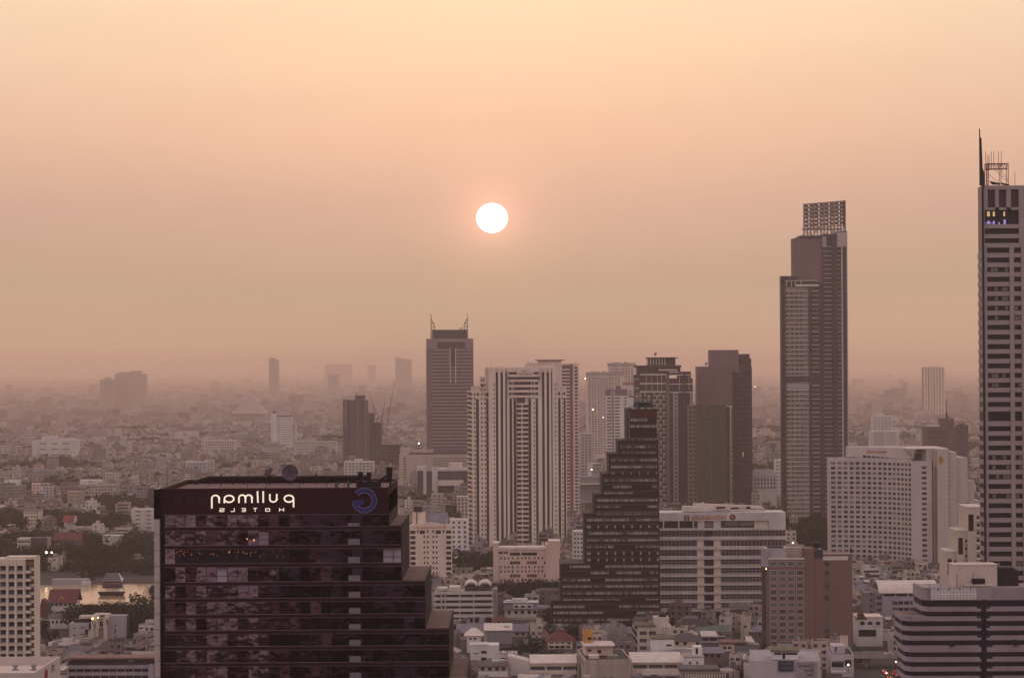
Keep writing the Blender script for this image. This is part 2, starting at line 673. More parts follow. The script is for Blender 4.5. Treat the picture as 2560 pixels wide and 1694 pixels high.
# ================================================================== dark maroon hotel in front (A)
b = Bld('hotel_tower', 'dark maroon stepped hotel tower with mirrored lettering, front left', 'hotel', 406, 1221, 480)
b.foot(380, 1175, 42)
RECTS[-1] = (386, 1000, 1225, 480)
RECTS.append((1000, 1120, 1500, 480))
DP = 38.0
zb = b.py + b.Zt / b.k
slabs = [1321.7, 1367.5, 1412.6, 1458.7, 1499.3, 1539.5, 1579.4, 1619.3, 1659.9]
while slabs[-1] + 41 < zb - 30:
    slabs.append(slabs[-1] + 41)
tiers = [(971, 1221, 1321), (1002, 1315, 1458), (1061, 1453, 1579), (1120, 1572, 1702), (1165, 1700, None)]
b.part('core', black, [(409, 971, 1240, 1320, .9, DP - .3), (409, 1002, 1320, 1458, .9, DP - .3), (409, 1061, 1458, 1577, .9, DP - .3),
                       (409, 1120, 1577, 1705, .9, DP - .3), (409, 1165, 1705, None, .9, DP - .3)])
# parapet with sign wall
b.part('sign_wall', redbrown, [(406, 971, 1221, 1287, 0, .9), (406, 971, 1221, 1240, DP - .5, DP)])
b.part('parapet', redbrown, [(965.5, 971, 1221, 1287, .9, DP - .5), (406, 411, 1221, 1287, .9, DP - .5)])
b.box('roof_terrace', roofterr, 411, 965.5, 1231, 1240, .9, DP - .5)
b.part('wall_opening', win_dark, [(434 + i * 32, 454 + i * 32, 1243, 1260, -.05, .02) for i in range(3)])
# step terraces with rim
for (xr0, yt0, _), (xr1, yt, _) in zip(tiers[:-1], tiers[1:]):
    b.part('terrace', roofterr, [(xr0, xr1 - 1.5, yt + 3, yt + 5, .4, DP)])
    b.part('terrace_rim', maroon_band, [(xr0, xr1, yt, yt + 6, -.05, .4), (xr1 - 1.5, xr1, yt, yt + 6, .4, DP)])


def tier_edge(y):
    for xr, y0, y1 in tiers:
        if y1 is None or y < y1 - 2:
            return xr
    return 1165


# side faces of the steps, glazed with floor bands
floors = []
prev = 1287.0
for sy in slabs:
    floors.append((prev, sy - 3.7))
    prev = sy + 4.3
floors.append((prev, zb))
side = []
panes, blinds, bands, trims = [], [], [], []
for fi, (a, c) in enumerate(floors):
    xr = tier_edge((a + c) / 2)
    side.append((xr - .9, xr - .15, a, c, .9, DP - .3))
    if fi < 10:
        x = 410.5
        while x < xr - 4:
            w = min(25.4, xr - 1.2 - x)
            panes.append((x, x + w, a + .4, c - .3, .62, .74, fi))
            x += 26.0
for fi, sy in enumerate(slabs):
    xr = tier_edge(sy + 6)
    bands.append((408, xr, sy - 3.7, sy + 4.3, -.1, .9))
    trims.append((408, xr, sy - 4.5, sy - 3.7, -.16, .5))
    trims.append((408, xr, sy + 4.3, sy + 5.0, -.16, .5))
b.part('side_glazing', win_side, side)
b.each('floor_band', maroon_band, bands[:14])
b.each('band_trim', trim, trims[:28])
b.part('side_band', maroon_band, [(tier_edge(sy + 6) - .6, tier_edge(sy + 6) + .4, sy - 3.7, sy + 4.3, .9, DP) for sy in slabs])
b.box('head_trim', trim, 408, 971, 1286.6, 1287.6, -.12, .05)
# every pane a little out of true, so that the town and sky behind the viewer break up in them
cache = {}
for x0, x1, a, c, d0, d1, fi in panes:
    cx = (x0 + x1) / 2
    rest = fi == 2 and 424 < cx < 712
    white_pane = (fi == 2 and cx > 956 and cx < 1002) or (fi == 3 and 538 < cx < 568)
    if rest:
        mt = win_dark
    elif white_pane:
        mt = lilac  # right-end panes: sky reflection put in as a pale pane colour
    elif cx > 830:
        mt = win_mirror2  # darker copy of the mirror glass: dim reflection put into the tint
    elif cx > 690 - rng.random() * 30:
        mt = win_mirror3 if rng.random() < .45 else win_mirror2
    else:
        mt = win_mirror if rng.random() < .75 else win_mirror3
    w, h = round((x1 - x0) * b.k, 2), round((c - a) * b.k, 2)
    key = (mt.name, w, h)
    if key not in cache:
        cache[key] = MB().box(0, w, 0, .1, 0, h).mesh('glass_pane', mt)
    o = bpy.data.objects.new('glass_pane', cache[key])
    o.location = (b.X(x0), d0, b.Z(c))
    if not rest:
        o.rotation_euler = (R(rng.gauss(-2.7, 1.3)), R(rng.gauss(0, .12)), R(rng.gauss(0, 1.0)))
    link(o, b.o)
mull = []
for fi, (a, c) in enumerate(floors[:10]):
    xr = tier_edge((a + c) / 2)
    ty = a + (c - a) * .6
    mull.append((410, xr, ty - .35, ty + .35, .5, .62))
    x = 410.2
    while x < xr:
        mull.append((x - .35, x + .35, a, c, .5, .66))
        x += 26.0
    blinds.append((869 + fi * .25, 898 + fi * .25, c - 15 if fi else c - 9, c - 1, .34, .5))
b.part('mullion', black, mull, kind='stuff')
b.each('blind_panel', mat('blind_grey', (.19, .165, .18), var=.2), blinds)
b.box('lower_glazing', win_mirror2, 410, 1119, floors[9][1] + 9, None, .62, .74)
# left edge: pale concrete fin with joints, glazed head, dark slot
b.box('slot', black, 399, 409, 1221, None, .6, DP)
b.box('fin_head', win_mirror2, 385.5, 399, 1221, 1296, -.6, 2.2)
fb = []
y = 1296.0
while y < 1760:
    fb.append((386, 399, y + .5, min(y + 38.5, 1760), -.6, 2.2))
    y += 39.4
b.each('fin_panel', mat('fin_concrete', (.42, .36, .335), var=.15), fb)
b.box('fin_core', darkc, 386.6, 398.4, 1296, None, -.4, 2.0)
# restaurant lights behind the dark panes
rl = []
for i in range(46):
    x = rng.uniform(430, 708)
    rl.append((x, x + rng.uniform(.8, 2.0), 0, 0, 0, 0, rng.uniform(1376, 1396) if rng.random() < .4 else rng.uniform(1376, 1385)))
b.some('ceiling_lamp', [lamp_amber, lamp_dim, lamp_dim], [(x0, x1, y, y + rng.uniform(.8, 1.6), .52, .6) for x0, x1, _, _, _, _, y in rl])
b.part('lit_lamp', lamp_amber, [(615, 617.5, 1346, 1349.5, .4, .5), (632, 635, 1348.5, 1353, .4, .5)])


# letters of the sign, strokes in photo pixels (mirrored as seen)
def arc(cx, cy, rx, ry, a0, a1, n=14):
    return [(cx + rx * math.cos(R(a0 + (a1 - a0) * i / n)), cy - ry * math.sin(R(a0 + (a1 - a0) * i / n))) for i in range(n + 1)]


def z8(x, y):
    return 380 + x / 3.8226, 1170 + y / 3.8226


def stroke(name, strokes, wz, mt, d=-.32):
    m = MB()
    for i, st in enumerate(strokes):
        pts = [z8(*p) for p in st]
        m.ribbon([(b.X(x), b.Z(y)) for x, y in pts], wz / 3.8226 * b.k, d - .02 * i, -.02)
    return m.build(name, mt, b.o)


LW = 13.2
stroke('letter', [[(1352, 378), (1352, 300)] + [], arc(1308, 295, 44, 32, 0, 360, 26)], LW, signwhite)                                  # p
stroke('letter', [[(1192, 250), (1192, 298)] + arc(1159, 298, 33, 27, 0, -180, 12) + [(1126, 250)]], LW, signwhite)                      # u
stroke('letter', [[(1063, 222), (1063, 332)]], LW, signwhite)                                                                             # l
stroke('letter', [[(1008, 222), (1012, 332)]], LW, signwhite)                                                                             # l
stroke('letter', [[(955, 333), (955, 285)] + arc(924, 285, 31, 27, 0, 180, 10) + [(893, 333)], [(893, 285)] + arc(862, 285, 31, 27, 0, 180, 10) + [(831, 333)]], LW, signwhite)  # m
stroke('letter', [arc(737, 294, 45, 32, 0, 360, 26), [(692, 296), (692, 334)]], LW, signwhite)                                           # a
stroke('letter', [[(642, 333), (642, 290)] + arc(607, 290, 35, 30, 0, 180, 12) + [(572, 384)]], LW, signwhite)                           # n
HW = 5.6
stroke('letter', [[(1258, 384), (1258, 417)], [(1218, 384), (1218, 417)], [(1258, 400), (1218, 400)]], HW, signwhite)
stroke('letter', [[(1124, 388), (1124, 413), (1085, 413), (1085, 388), (1124, 388)]], HW, signwhite)
stroke('letter', [[(1003, 385), (967, 385)], [(985, 385), (985, 417)]], HW, signwhite)
stroke('letter', [[(857, 385), (892, 385), (892, 415), (857, 415)], [(860, 400), (892, 400)]], HW, signwhite)
stroke('letter', [[(786, 384), (786, 414), (752, 414)]], HW, signwhite)
stroke('letter', [[(646, 386), (688, 386), (688, 400), (648, 400), (648, 414), (690, 414)]], HW, signwhite)
# blue ring logo
lm, lo = MB(), MB()
ccx, ccy, r1 = 910.6, 1252.7, 24.8
ring = [(ccx + r1 * math.cos(R(a)), ccy - r1 * math.sin(R(a))) for a in range(140, -181, -8)]
lm.ribbon([(b.X(x), b.Z(y)) for x, y in ring], 10.8 * b.k, -.35, -.02)
lm.ribbon([(b.X(x), b.Z(y)) for x, y in [(ccx - 25, ccy + 5), (ccx - .5, ccy + 5)]], 11.0 * b.k, -.37, -.02)
lm.build('ring_logo', signblue, b.o)
for rr in (30.8, 18.8):
    pts = [(ccx + rr * math.cos(R(a)), ccy - rr * math.sin(R(a))) for a in range(140, (-178 if rr > 20 else -150), -8)]
    lo.ribbon([(b.X(x), b.Z(y)) for x, y in pts], 1.2 * b.k, -.42, -.36)
lo.build('logo_outline', metal_grey, b.o)
HOTEL = b
# things on its roof
ZR = b.Z(1231)


def onroof(px, d, z=0.0):
    return Vector(b.o.location) + Vector((b.X(px), d, ZR + z))


t = bpy.data.objects.new('roof_duct', None)
t.location = onroof(430, DP - 4)
link(t)
tag(t, 'long dark pipe rail along the back of the maroon hotel roof', 'roof rail')
d_ = MB()
L = b.X(890) - b.X(430)
d_.tube((3, 0, 1.3), (L, 0, 1.3), .45, 8)
d_.tube((3, 0, 1.3), (0, -1, .4), .45, 8)
d_.build('pipe', metal_dark, t)
ps = MB()
for i in range(14):
    ps.box(3 + i * (L - 4) / 13, 3.3 + i * (L - 4) / 13, -.2, .2, 0, 1.4 + (.7 if i % 4 == 1 else 0))
ps.build('support', metal_dark, t, kind='stuff')
dishm = mat('dish_mesh', (.085, .07, .08), var=.3, scale=2)
dish('satellite_dish', 'large round mesh satellite dish on the maroon hotel roof', onroof(690, DP - 8), 1.75, (.1, -1, .25), dishm, metal_dark, group='dishes on the maroon hotel roof', pole=1.8)
dish('satellite_dish', 'small tilted satellite dish beside the large round one', onroof(637, DP - 9), 1.25, (-.75, -.5, .75), dishm, metal_dark, group='dishes on the maroon hotel roof', pole=2.0)
t = bpy.data.objects.new('roof_crane', None)
t.scale = (.95, 1, .6)
t.location = onroof(886, 6)
link(t)
tag(t, 'black window cleaning crane standing on the maroon hotel roof edge', 'roof crane')
MB().box(0, 5.2, -1, 1.2, .3, 3.0).build('cabin', metal_dark, t)
MB().box(.4, 1.4, -1.2, -.2, 3.0, 6.2).box(2.0 + .2, 3.2, -1.2, -.2, 3.0, 6.0).build('winch', metal_dark, t)
m_ = MB()
m_.tube((4.6, 0, 3.0), (7.2, 0, 5.6), .35, 5)
m_.box(6.4, 7.6, -.8, .6, 3.0, 7.6).box(6.2, 7.8, -1.0, .8, 7.2, 7.7)
m_.build('jib', metal_dark, t)
m_ = MB()
for x in (.4, 2.2, 4.6, 7.0):
    m_.box(x, x + .4, -.3, .3, 0, 3.0)
m_.build('support', metal_dark, t)
MB().box(-4.6, -3.9, -.4, .4, 0, 2.6).box(-2, -1.5, -.4, .4, 0, 3.0).build('pipe', mat('pipe_teal', (.06, .08, .085)), t)
for i, (px, d, h) in enumerate([(389, 3, 4.4), (411, 4, 4.6), (655, 8, 4.4), (530, 14, 2.2), (742, 6, 3), (806, 9, 3.4), (850, 12, 2.8), (612, 5, 2.4)]):
    o = MB().tube((0, 0, 0), (0, 0, h), .06, 5, .03).box(-.2, .2, -.2, .2, 0, .15).build('rod_aerial', metal_dark, None, tuple(onroof(px, d)))
    tag(o, 'thin rod aerial ' + ('at the left front corner of the maroon hotel roof', 'second from left on the maroon hotel roof', 'between the two dishes on the maroon hotel roof', 'midway between the left corner and the dishes', 'just right of the large round dish', 'third to the right of the large round dish', 'nearest the black roof crane', 'just left of the small tilted dish')[i], 'aerial', 'rod aerials on the maroon hotel roof')

# ================================================================== right edge tower with spire (B)
b = Bld('office_tower', 'tall grey banded tower with a spire, cut by the right edge', 'tower', 2445, 464, 905)
b.foot(2440, 2620, 14)
stone = mat('grey_tower_stone', (.33, .27, .262), var=.12)
b.box('core', win_dark, 2458, 2630, 520, None, 1.3, 10.5)
b.part('crown', stone, [(2457.5, 2630, 464, 474, 0, 10), (2457.5, 2469, 474, 525, 0, 4), (2488, 2497, 474, 525, 0, 2), (2516, 2527, 474, 525, 0, 2), (2547, 2630, 474, 525, 0, 2),
                        (2469, 2547, 519, 525, 0, 2), (2457.5, 2630, 474, 525, 4, 10)])
b.each('louvre_panel', mat('plum_louvre', (.075, .042, .06), var=.3, scale=1.2), [(2469, 2488, 474, 519, 1.2, 1.5), (2497, 2516, 474, 519, 1.2, 1.5), (2527, 2547, 474, 519, 1.2, 1.5)])
b.part('pier', stone, [(2457.5, 2461, 525, 608, 0, 1.3), (2547, 2630, 525, 608, 0, 1.3), (2456.5, 2466, 611, None, .01, 1.3), (2522.5, 2533, 611, None, -.3, 1.3), (2551.5, 2562, 611, None, -.3, 1.3)])
b.each('band', stone, [(2461, 2547, 561, 571, .1, 1.3), (2461, 2547, 585.5, 596, .1, 1.3), (2456.5, 2630, 608, 619.5, .1, 1.3)])
ys, y = [], 620.0
while y < 1452:
    if abs(y - 1030) < 12:
        ys.append((y, 24))
        y += 36.5
    else:
        ys.append((y, 12.6))
        y += 24.04
sp, gl, sidep = [], [], []
for i, (y, h) in enumerate(ys):
    y2 = ys[i + 1][0] if i + 1 < len(ys) else y + 24
    sp += [(2466, 2522.5, y + h, y2, .15, 1.3), (2533, 2551.5, y + h, y2, .15, 1.3), (2562, 2630, y + h, y2, .15, 1.3)]
    gl += [(2466, 2522.5, y, y + h, .9, 1.3), (2533, 2551.5, y, y + h, .9, 1.3), (2562, 2630, y, y + h, .9, 1.3)]
    sidep.append((2456.2, 2458, y + h, y2, 1.3, 10.5))
b.each('spandrel', stone, sp)
b.each('window_band', win_dark, gl)
b.each('side_spandrel', stone, sidep)
b.part('window_shade', win_blind2, [(x, x + 7.5, y + 2, y + h - 2, .8, .89) for y, h in ys if h < 20 and rng.random() < .33 for x in rng.sample([2477, 2486, 2504, 2512, 2536, 2544], 3)], kind='stuff')
b.each('lit_window', win_lit, [(2468.5, 2475.5, 528.5, 540.5, 1.0, 1.25), (2483, 2488, 528.5, 540.5, 1.0, 1.25), (2509.5, 2513.5, 529, 540.5, 1.0, 1.25)])
b.part('violet_lamp', lamp_violet, [(2463, 2486, 556.6, 558.2, .95, 1.2), (2469.5, 2475, 552, 560, 1.0, 1.2), (2483.5, 2487.5, 552, 560.5, 1.0, 1.2), (2497, 2499.5, 555, 560.5, 1.0, 1.2), (2510, 2515, 549, 560.5, 1.0, 1.2)])
# fin and spire on the corner
fm = MB()
fx = [(2449, 322), (2450.2, 322), (2450.6, 343), (2453.6, 346), (2456, 420), (2461.5, 436), (2461.5, 464), (2449, 464)]
fm.prism([(b.X(x), -.8, b.Z(y)) for x, y in fx], (0, 1.2, 0))
fm.build('spire', metal_dark, b.o)
b.box('corner_fin', metal_dark, 2453.5, 2458, 464, None, -.8, 0)
# red lattice aerial on top
t = bpy.data.objects.new('lattice_mast', None)
t.location = Vector(b.o.location) + Vector((b.X(2471), 4, b.Z(464)))
link(t)
tag(t, 'red lattice aerial frame on the roof of the spired tower', 'aerial mast')
kk = b.k
lt = MB()
for x in (0, 6, 37, 55.5):
    for dy in (0, 3):
        lt.tube((x * kk, dy, 0), (x * kk, dy, 58 * kk), .12, 4)
for z0 in (44, 57):
    lt.tube((0, 0, z0 * kk), (55.5 * kk, 0, z0 * kk), .12, 4)
    lt.tube((0, 3, z0 * kk), (55.5 * kk, 3, z0 * kk), .12, 4)
for i in range(9):
    x = i * 6.2
    lt.tube((x * kk, 0, 44 * kk), ((x + 3.1) * kk, 0, 57 * kk), .08, 4)
    lt.tube(((x + 3.1) * kk, 0, 57 * kk), (min(x + 6.2, 55.5) * kk, 0, 44 * kk), .08, 4)
for i in range(5):
    lt.tube((0, 0, i * 9 * kk), (6 * kk, 0, (i * 9 + 9) * kk), .08, 4)
    lt.tube((6 * kk, 0, i * 9 * kk), (0, 0, (i * 9 + 9) * kk), .08, 4)
lt.tube((6 * kk, 0, 30 * kk), (37 * kk, 0, 5 * kk), .08, 4).tube((37 * kk, 0, 40 * kk), (55.5 * kk, 0, 15 * kk), .08, 4)
lt.tube((20 * kk, 0, 44 * kk), (55.5 * kk, 0, 10 * kk), .08, 4)
lt.build('lattice', metal_red, t)
al = MB()
for x, z1 in ((-1, 87), (4, 79), (7.5, 79), (13, 87), (19.5, 87), (31, 88), (38, 88)):
    al.tube((x * kk, 0, 40 * kk), (x * kk, 0, z1 * kk), .1, 4)
al.build('rod', metal_red, t)
dm = MB()
dm.prism([(10 * kk, 1, 14 * kk), (36 * kk, 1, 8 * kk), (36 * kk, 1, 4 * kk), (16 * kk, 1, 5 * kk)], (0, .6, 0))
dm.prism([(38 * kk, 1, 10 * kk), (60 * kk, 1, 5 * kk), (58 * kk, 1, 2 * kk), (42 * kk, 1, 4 * kk)], (0, .6, 0))
dm.build('panel_aerial', metal_dark, t)
MB().tube((72 * kk, 0, 0), (72 * kk, 0, 38 * kk), .08, 4).box(71 * kk, 73 * kk, -.1, .1, 26 * kk, 27 * kk).build('thin_rod', metal_red, t)

# ================================================================== striped office, bottom right (C)
b = Bld('striped_office', 'stepped office with navy glass bands at the bottom right corner', 'office block', 2266, 1470, 830)
b.foot(2250, 2640, 34)
panel_c = mat('grey_panel', (.315, .262, .275), var=.14)


def z7(y):
    return 1380 + y / 4.9935


def bevbox(m, x0, x1, d0, d1, z0, z1, c):
    """box with its left front corner cut off"""
    m.prism([(x0, d1, z0), (x0, d0 + c, z0), (x0 + c * .45, d0 + c * .25, z0), (x0 + c, d0, z0), (x1, d0, z0), (x1, d1, z0)], (0, 0, z1 - z0))


rows = [(455, 600, 2, 0), (600, 680, 2, 1), (680, 740, 2, 0), (740, 800, 2, 1), (800, 858, 1, 0), (858, 922, 1, 1), (922, 978, 1, 0), (978, 1040, 1, 1), (1040, 1098, 1, 0), (1098, 1160, 1, 1),
        (1160, 1245, 3, 0), (1245, 1305, 3, 1), (1305, 1365, 3, 0), (1365, 1425, 3, 1), (1425, 1482, 3, 0), (1482, 1540, 3, 1), (1540, 1600, 3, 0), (1600, 1660, 3, 1), (1660, 1725, 3, 0)]
for a, c, tier, kind in rows:
    x0 = {1: 2266, 2: 2315, 3: 2272}[tier] - 9
    m = MB()
    ins = .35 if kind else 0
    bevbox(m, b.X(x0) + ins, b.X(2620), ins, 20, b.Z(z7(c)), b.Z(z7(a)), 3.2)
    m.build('window_band' if kind else 'panel_band', navy_glass if kind else panel_c, b.o)
b.box('lower_floors', darkc, 2266, 2620, z7(1725), None, 1, 20)
b.part('glass_notch', navy_glass, [(2441 + (6 if c > 1170 else 0), 2474 + (6 if c > 1170 else 0), z7(a), z7(a) + 4.2, -.12, 0) for a, c, tier, kind in rows if not kind and a > 500])
b.box('recess', navy_glass, 2452, 2465, z7(595), z7(1720), -.22, -.13)
pj = []
for a, c, tier, kind in rows:
    if kind:
        continue
    x = 2320 if tier == 2 else 2274
    while x < 2560:
        if not (2436 < x < 2482):
            pj.append((x - .28, x + .28, z7(a), z7(c), -.03, .02))
        x += 4.5
b.part('panel_joint', mat('joint_dark', (.12, .09, .10)), pj, kind='stuff')
b.box('screen_wall', whiter, 2326, 2441, z7(455), z7(592), -.2, -.04)
b.part('screen_joint', mat('joint_plum', (.20, .10, .13)), [(2326 + i * 8.2, 2326.6 + i * 8.2, z7(455), z7(592), -.26, -.2) for i in range(15)] +
       [(2326, 2441, z7(455) + y, z7(455) + y + .6, -.25, -.2) for y in (3, 9, 18, 24)], kind='stuff')
# roof: rims, penthouse, plant
rim = MB()
bevbox(rim, b.X(2307), b.X(2620), .1, .8, b.Z(z7(455)), b.Z(z7(440)), .5)
rim.box(b.X(2306), b.X(2308), 2, 19, b.Z(z7(455)), b.Z(z7(440)))
rim.box(b.X(2257), b.X(2310), .1, .7, b.Z(z7(800)), b.Z(z7(783))).box(b.X(2257), b.X(2259), 2, 19, b.Z(z7(800)), b.Z(z7(783)))
rim.build('roof_rim', panel_c, b.o)
b.box('roof_deck', roofterr, 2262, 2306, z7(797), z7(802), 1.5, 19)
penthouse_m = mat('penthouse_cream', (.56, .46, .38), var=.18)
b.box('penthouse', penthouse_m, 2394, 2503, z7(185), z7(455), 7, 17)
b.part('penthouse_ledge', penthouse_m, [(2418, 2492, z7(418), z7(440), 4, 7), (2392, 2506, z7(178), z7(186), 6.8, 17.2)])
b.part('roof_plant', metal_dark, [(2438, 2469, z7(350), z7(410), 4.5, 6.9), (2505, 2560, z7(260), z7(455), 9, 18), (2512, 2552, z7(235), z7(260), 10, 16)])
b.each('roof_lamp', metal_dark, [(2343.5 + i * 27, 2346 + i * 27, z7(455) - 1, z7(455) + 3, -.5, -.2) for i in range(4)])
b.part('roof_post', metal_dark, [(2325, 2325.8, z7(395), z7(455), 1, 1.3), (2352, 2352.8, z7(400), z7(455), 1, 1.3), (2437, 2438, z7(260), z7(430), 3, 3.3), (2396, 2397, z7(280), z7(455), 3, 3.3)])
b.part('cradle', metal_dark, [(2374, 2383, z7(1100), z7(1168), -1.4, -.05), (2532, 2541, z7(1092), z7(1165), -1.4, -.05)])

# ================================================================== brown hotel (D)
b = Bld('brown_hotel', 'brown hotel block with white framed windows, right of the long white school', 'hotel', 1921, 1371, 1250)
b.foot(1900, 2135, 24)
b.box('wall', brown, 1921, 2010.5, 1397, None, .2, 14)
b.box('pier', brown, 2010.5, 2036, 1371, None, 0, 14)
b.box('joint', darkc, 2036, 2037, 1371, None, .3, 14)
b.box('side_wall', brown, 2037, 2130, 1384, None, -.2, 14)
b.box('corner_wall', lilac, 1909, 1921, 1371, 1417, -.1, 14)
b.part('corner_slot', darkc, [(1910, 1914, 1417, None, .5, 14)])
b.box('corner_pier', brown, 1914, 1921, 1417, None, .1, 14)
b.box('roof_box', lilac, 1921, 1967, 1371, 1394, 2, 13)
b.box('roof_room', tan, 1967, 2009, 1371, 1394, 6, 13)
b.box('cornice', rooflight, 1921, 2010.5, 1394, 1398, -.1, 2)
b.part('roof_rim', rooflight, [(1965, 2004, 1370, 1372, 6, 7), (2037, 2130, 1383, 1384.5, -.3, .3)])
rows = [1408.4, 1430.8, 1446.6, 1463.2, 1479, 1494.6, 1510.9, 1527.2, 1543.6, 1559.4, 1575.5, 1591.5, 1607.8, 1624]
for xc in (1933.3, 1955.5, 1977, 1999.6):
    for y in rows:
        fr = b.each('window', [win_green, win_green, win_mid], [(xc - 7.4, xc + 7.4, y - 4.9, y + 4.9, .08, .2)])
        w = b.X(xc + 9.6) - b.X(xc - 9.6)
        key = 'frame'
        if key not in b.cache:
            fw, fh, tk = 19.2 * b.k, 14.4 * b.k, 2.0 * b.k
            mm = MB().box(0, fw, -.1, .2, 0, tk).box(0, fw, -.1, .2, fh - tk, fh).box(0, tk, -.1, .2, tk, fh - tk).box(fw - tk, fw, -.1, .2, tk, fh - tk)
            b.cache[key] = mm.mesh('frame', mat('frame_tan', (.36, .28, .25), var=.1))
        o = bpy.data.objects.new('frame', b.cache[key])
        o.location = (b.X(xc - 9.6) - fr[0].location.x, 0, b.Z(y + 7.2) - fr[0].location.z)
        link(o, fr[0])
for y in rows:
    b.each('side_window', [win_teal, win_green], [(2060, 2072, y - 5, y + 5, -.3, -.2)])
    b.box('sill', brown, 2056, 2086, y + 5.6, y + 6.4, -.45, -.2)
b.box('blind_strip', rooflight, 2057, 2119, 1390.5, 1400, -.5, -.2)
b.box('water_tank', mat('tank_navy', (.03, .03, .06)), 2037, 2056, 1375, 1395, -.6, 8)
b.part('roof_gear', metal_dark, [(2037, 2054, 1359, 1371, 6, 10), (2126, 2130.5, 1372, 1390, .5, 3), (1924, 1961, 1367.5, 1371, 4, 12)])

# ================================================================== white school (E)
b = Bld('school_block', 'long white school with Thai gold lettering below its roof line', 'school', 1640, 1281.5, 1420)
b.foot(1640, 1965, 26)


def z6(x=None, y=None):
    return (1640 + x / 6.97) if x is not None else (1255 + y / 6.97)


b.box('core', win_mid, 1640, 1962.5, 1302, None, 2.2, 24)
b.box('fascia', white, 1640, 1963.5, 1281.5, 1302, 0, 24)
b.part('pillar', white, [(z6(x), z6(x) + 3, 1302, 1320, 0, 1) for x in (120, 385, 640)] + [(1744, 1761, 1302, 1320, .6, 2.2), (1784, 1802, 1302, 1320, .6, 2.2), (1922, 1963.5, 1302, 1320, 0, 2.2)])
b.each('dark_opening', win_dark, [(1648, 1657, 1302, 1320, 1.9, 2.2), (1661, 1694, 1302, 1320, 1.9, 2.2), (1699, 1731, 1302, 1320, 1.9, 2.2)])
b.each('grey_screen', mat('screen_grey', (.16, .13, .145), var=.1), [(1761, 1784, 1302, 1318, 1, 1.6), (1813, 1846, 1304, 1314, 1.2, 1.7), (1851, 1884, 1304, 1314, 1.2, 1.7)])
b.box('terrace_wall', cream, 1886, 1922, 1302, 1320, 1.4, 2.2)
b.box('head_band', white, 1640, 1963.5, 1320, 1325.5, -.2, 2.2)
bays = steps(1650.5, 1958, 9.55)
pw = mat('brown_school_panel', (.17, .115, .115), var=.25)
for i in range(3):
    y = 1325.5 + i * 24.1
    b.each('balcony', white, [(x - .0, x + 8.9, y + 16.2, y + 24.1, -.35, 0) for x in steps(1640.9, 1958, 9.55)], cap=300)
    b.part('upper_panel', pw, [(x + .5, x + 9.1, y + .6, y + 6.6, 1.2, 1.5) for x in steps(1640.9, 1953, 9.55)], kind='stuff')
    b.part('window', win_mid, [(x + 1.6, x + 8.2, y + 8.6, y + 15.5, 1.2, 1.5) for x in steps(1640.9, 1953, 9.55)], kind='stuff')
    b.part('parapet_back', white, [(1640, 1963, y + 15.6, y + 24.1, .0, 2.2)])
    b.part('rail', trim, [(1640, 1963, y + 7.2, y + 8.2, .9, 1.5)])
    b.part('mullion', lilac, [(x - .6, x + .6, y, y + 16, .9, 1.6) for x in bays], kind='stuff')
y0 = 1325.5 + 3 * 24.1
for i in range(8):
    y = y0 + i * 21.7
    if y > 1560:
        break
    b.box('floor_slab', white, 1640, 1963.5, y + 17.4, y + 21.7, -.5, 2.2)
    b.part('upper_window', win_mid, [(x + .9, x + 9.0, y + 1.2, y + 5.2, 1.2, 1.5) for x in steps(1640.9, 1953, 9.55)], kind='stuff')
    b.part('window', win_mid, [(x + .9, x + 9.0, y + 7.2, y + 12.2, 1.2, 1.5) for x in steps(1640.9, 1953, 9.55)], kind='stuff')
    b.part('sill_wall', tan, [(1640, 1963, y + 12.6, y + 17.4, 1.0, 2.2)])
    b.part('mullion', lilac, [(x - .55, x + .55, y, y + 13, .9, 1.6) for x in bays], kind='stuff')
    b.part('rail', lilac, [(1640, 1963, y + 5.4, y + 6.8, .9, 1.6)])
yb = y0 + 7.4 * 21.7
for xa, xb in ((1742, 1759), (1784, 1801)):
    b.box('stair_wall', cream, xa, xb, 1349, 1520, .3, 2.2)
b.each('stair_glass', win_dark, [(1762, 1782, 1326 + i * 24.1, 1341 + i * 24.1, .7, 1.2) for i in range(3)] + [(1762, 1782, y0 + i * 21.7 + 1, y0 + i * 21.7 + 16, .7, 1.2) for i in range(7)])
lettering(b, 'โรงเรียนอัสสัมชัญ', signorange, 1730, 1816.5, 1285.5, 1301.5, -.15, bold=.015)
m = MB().lathe((0, 0, 0), [(.01, 0), (7.6 * b.k, 0), (7.6 * b.k, .2), (.01, .2)], 24)
o = m.build('emblem', signbrown, b.o, (b.X(1831.5), -.02, b.Z(1293)))
o.rotation_euler = (R(90), 0, 0)
me = text_mesh('emblem_letter', 'A', signorange, 8 * b.k, 9 * b.k, .06)
o = bpy.data.objects.new('emblem_letter', me)
o.location = (b.X(1827.5), -.32, b.Z(1297.5))
link(o, b.o)
b.part('crest_plate', mat('sign_plum', (.10, .045, .085)), [(1710, 1723, 1287, 1300.5, -.15, 0)])
b.part('crest_mark', white, [(1711.5, 1714, 1288.5, 1292, -.2, -.15), (1718.5, 1721, 1288.5, 1292, -.2, -.15), (1714.8, 1718, 1294, 1299, -.2, -.15)])
b.part('crest_badge', signred, [(1714.6, 1718.2, 1288, 1293, -.22, -.15)])
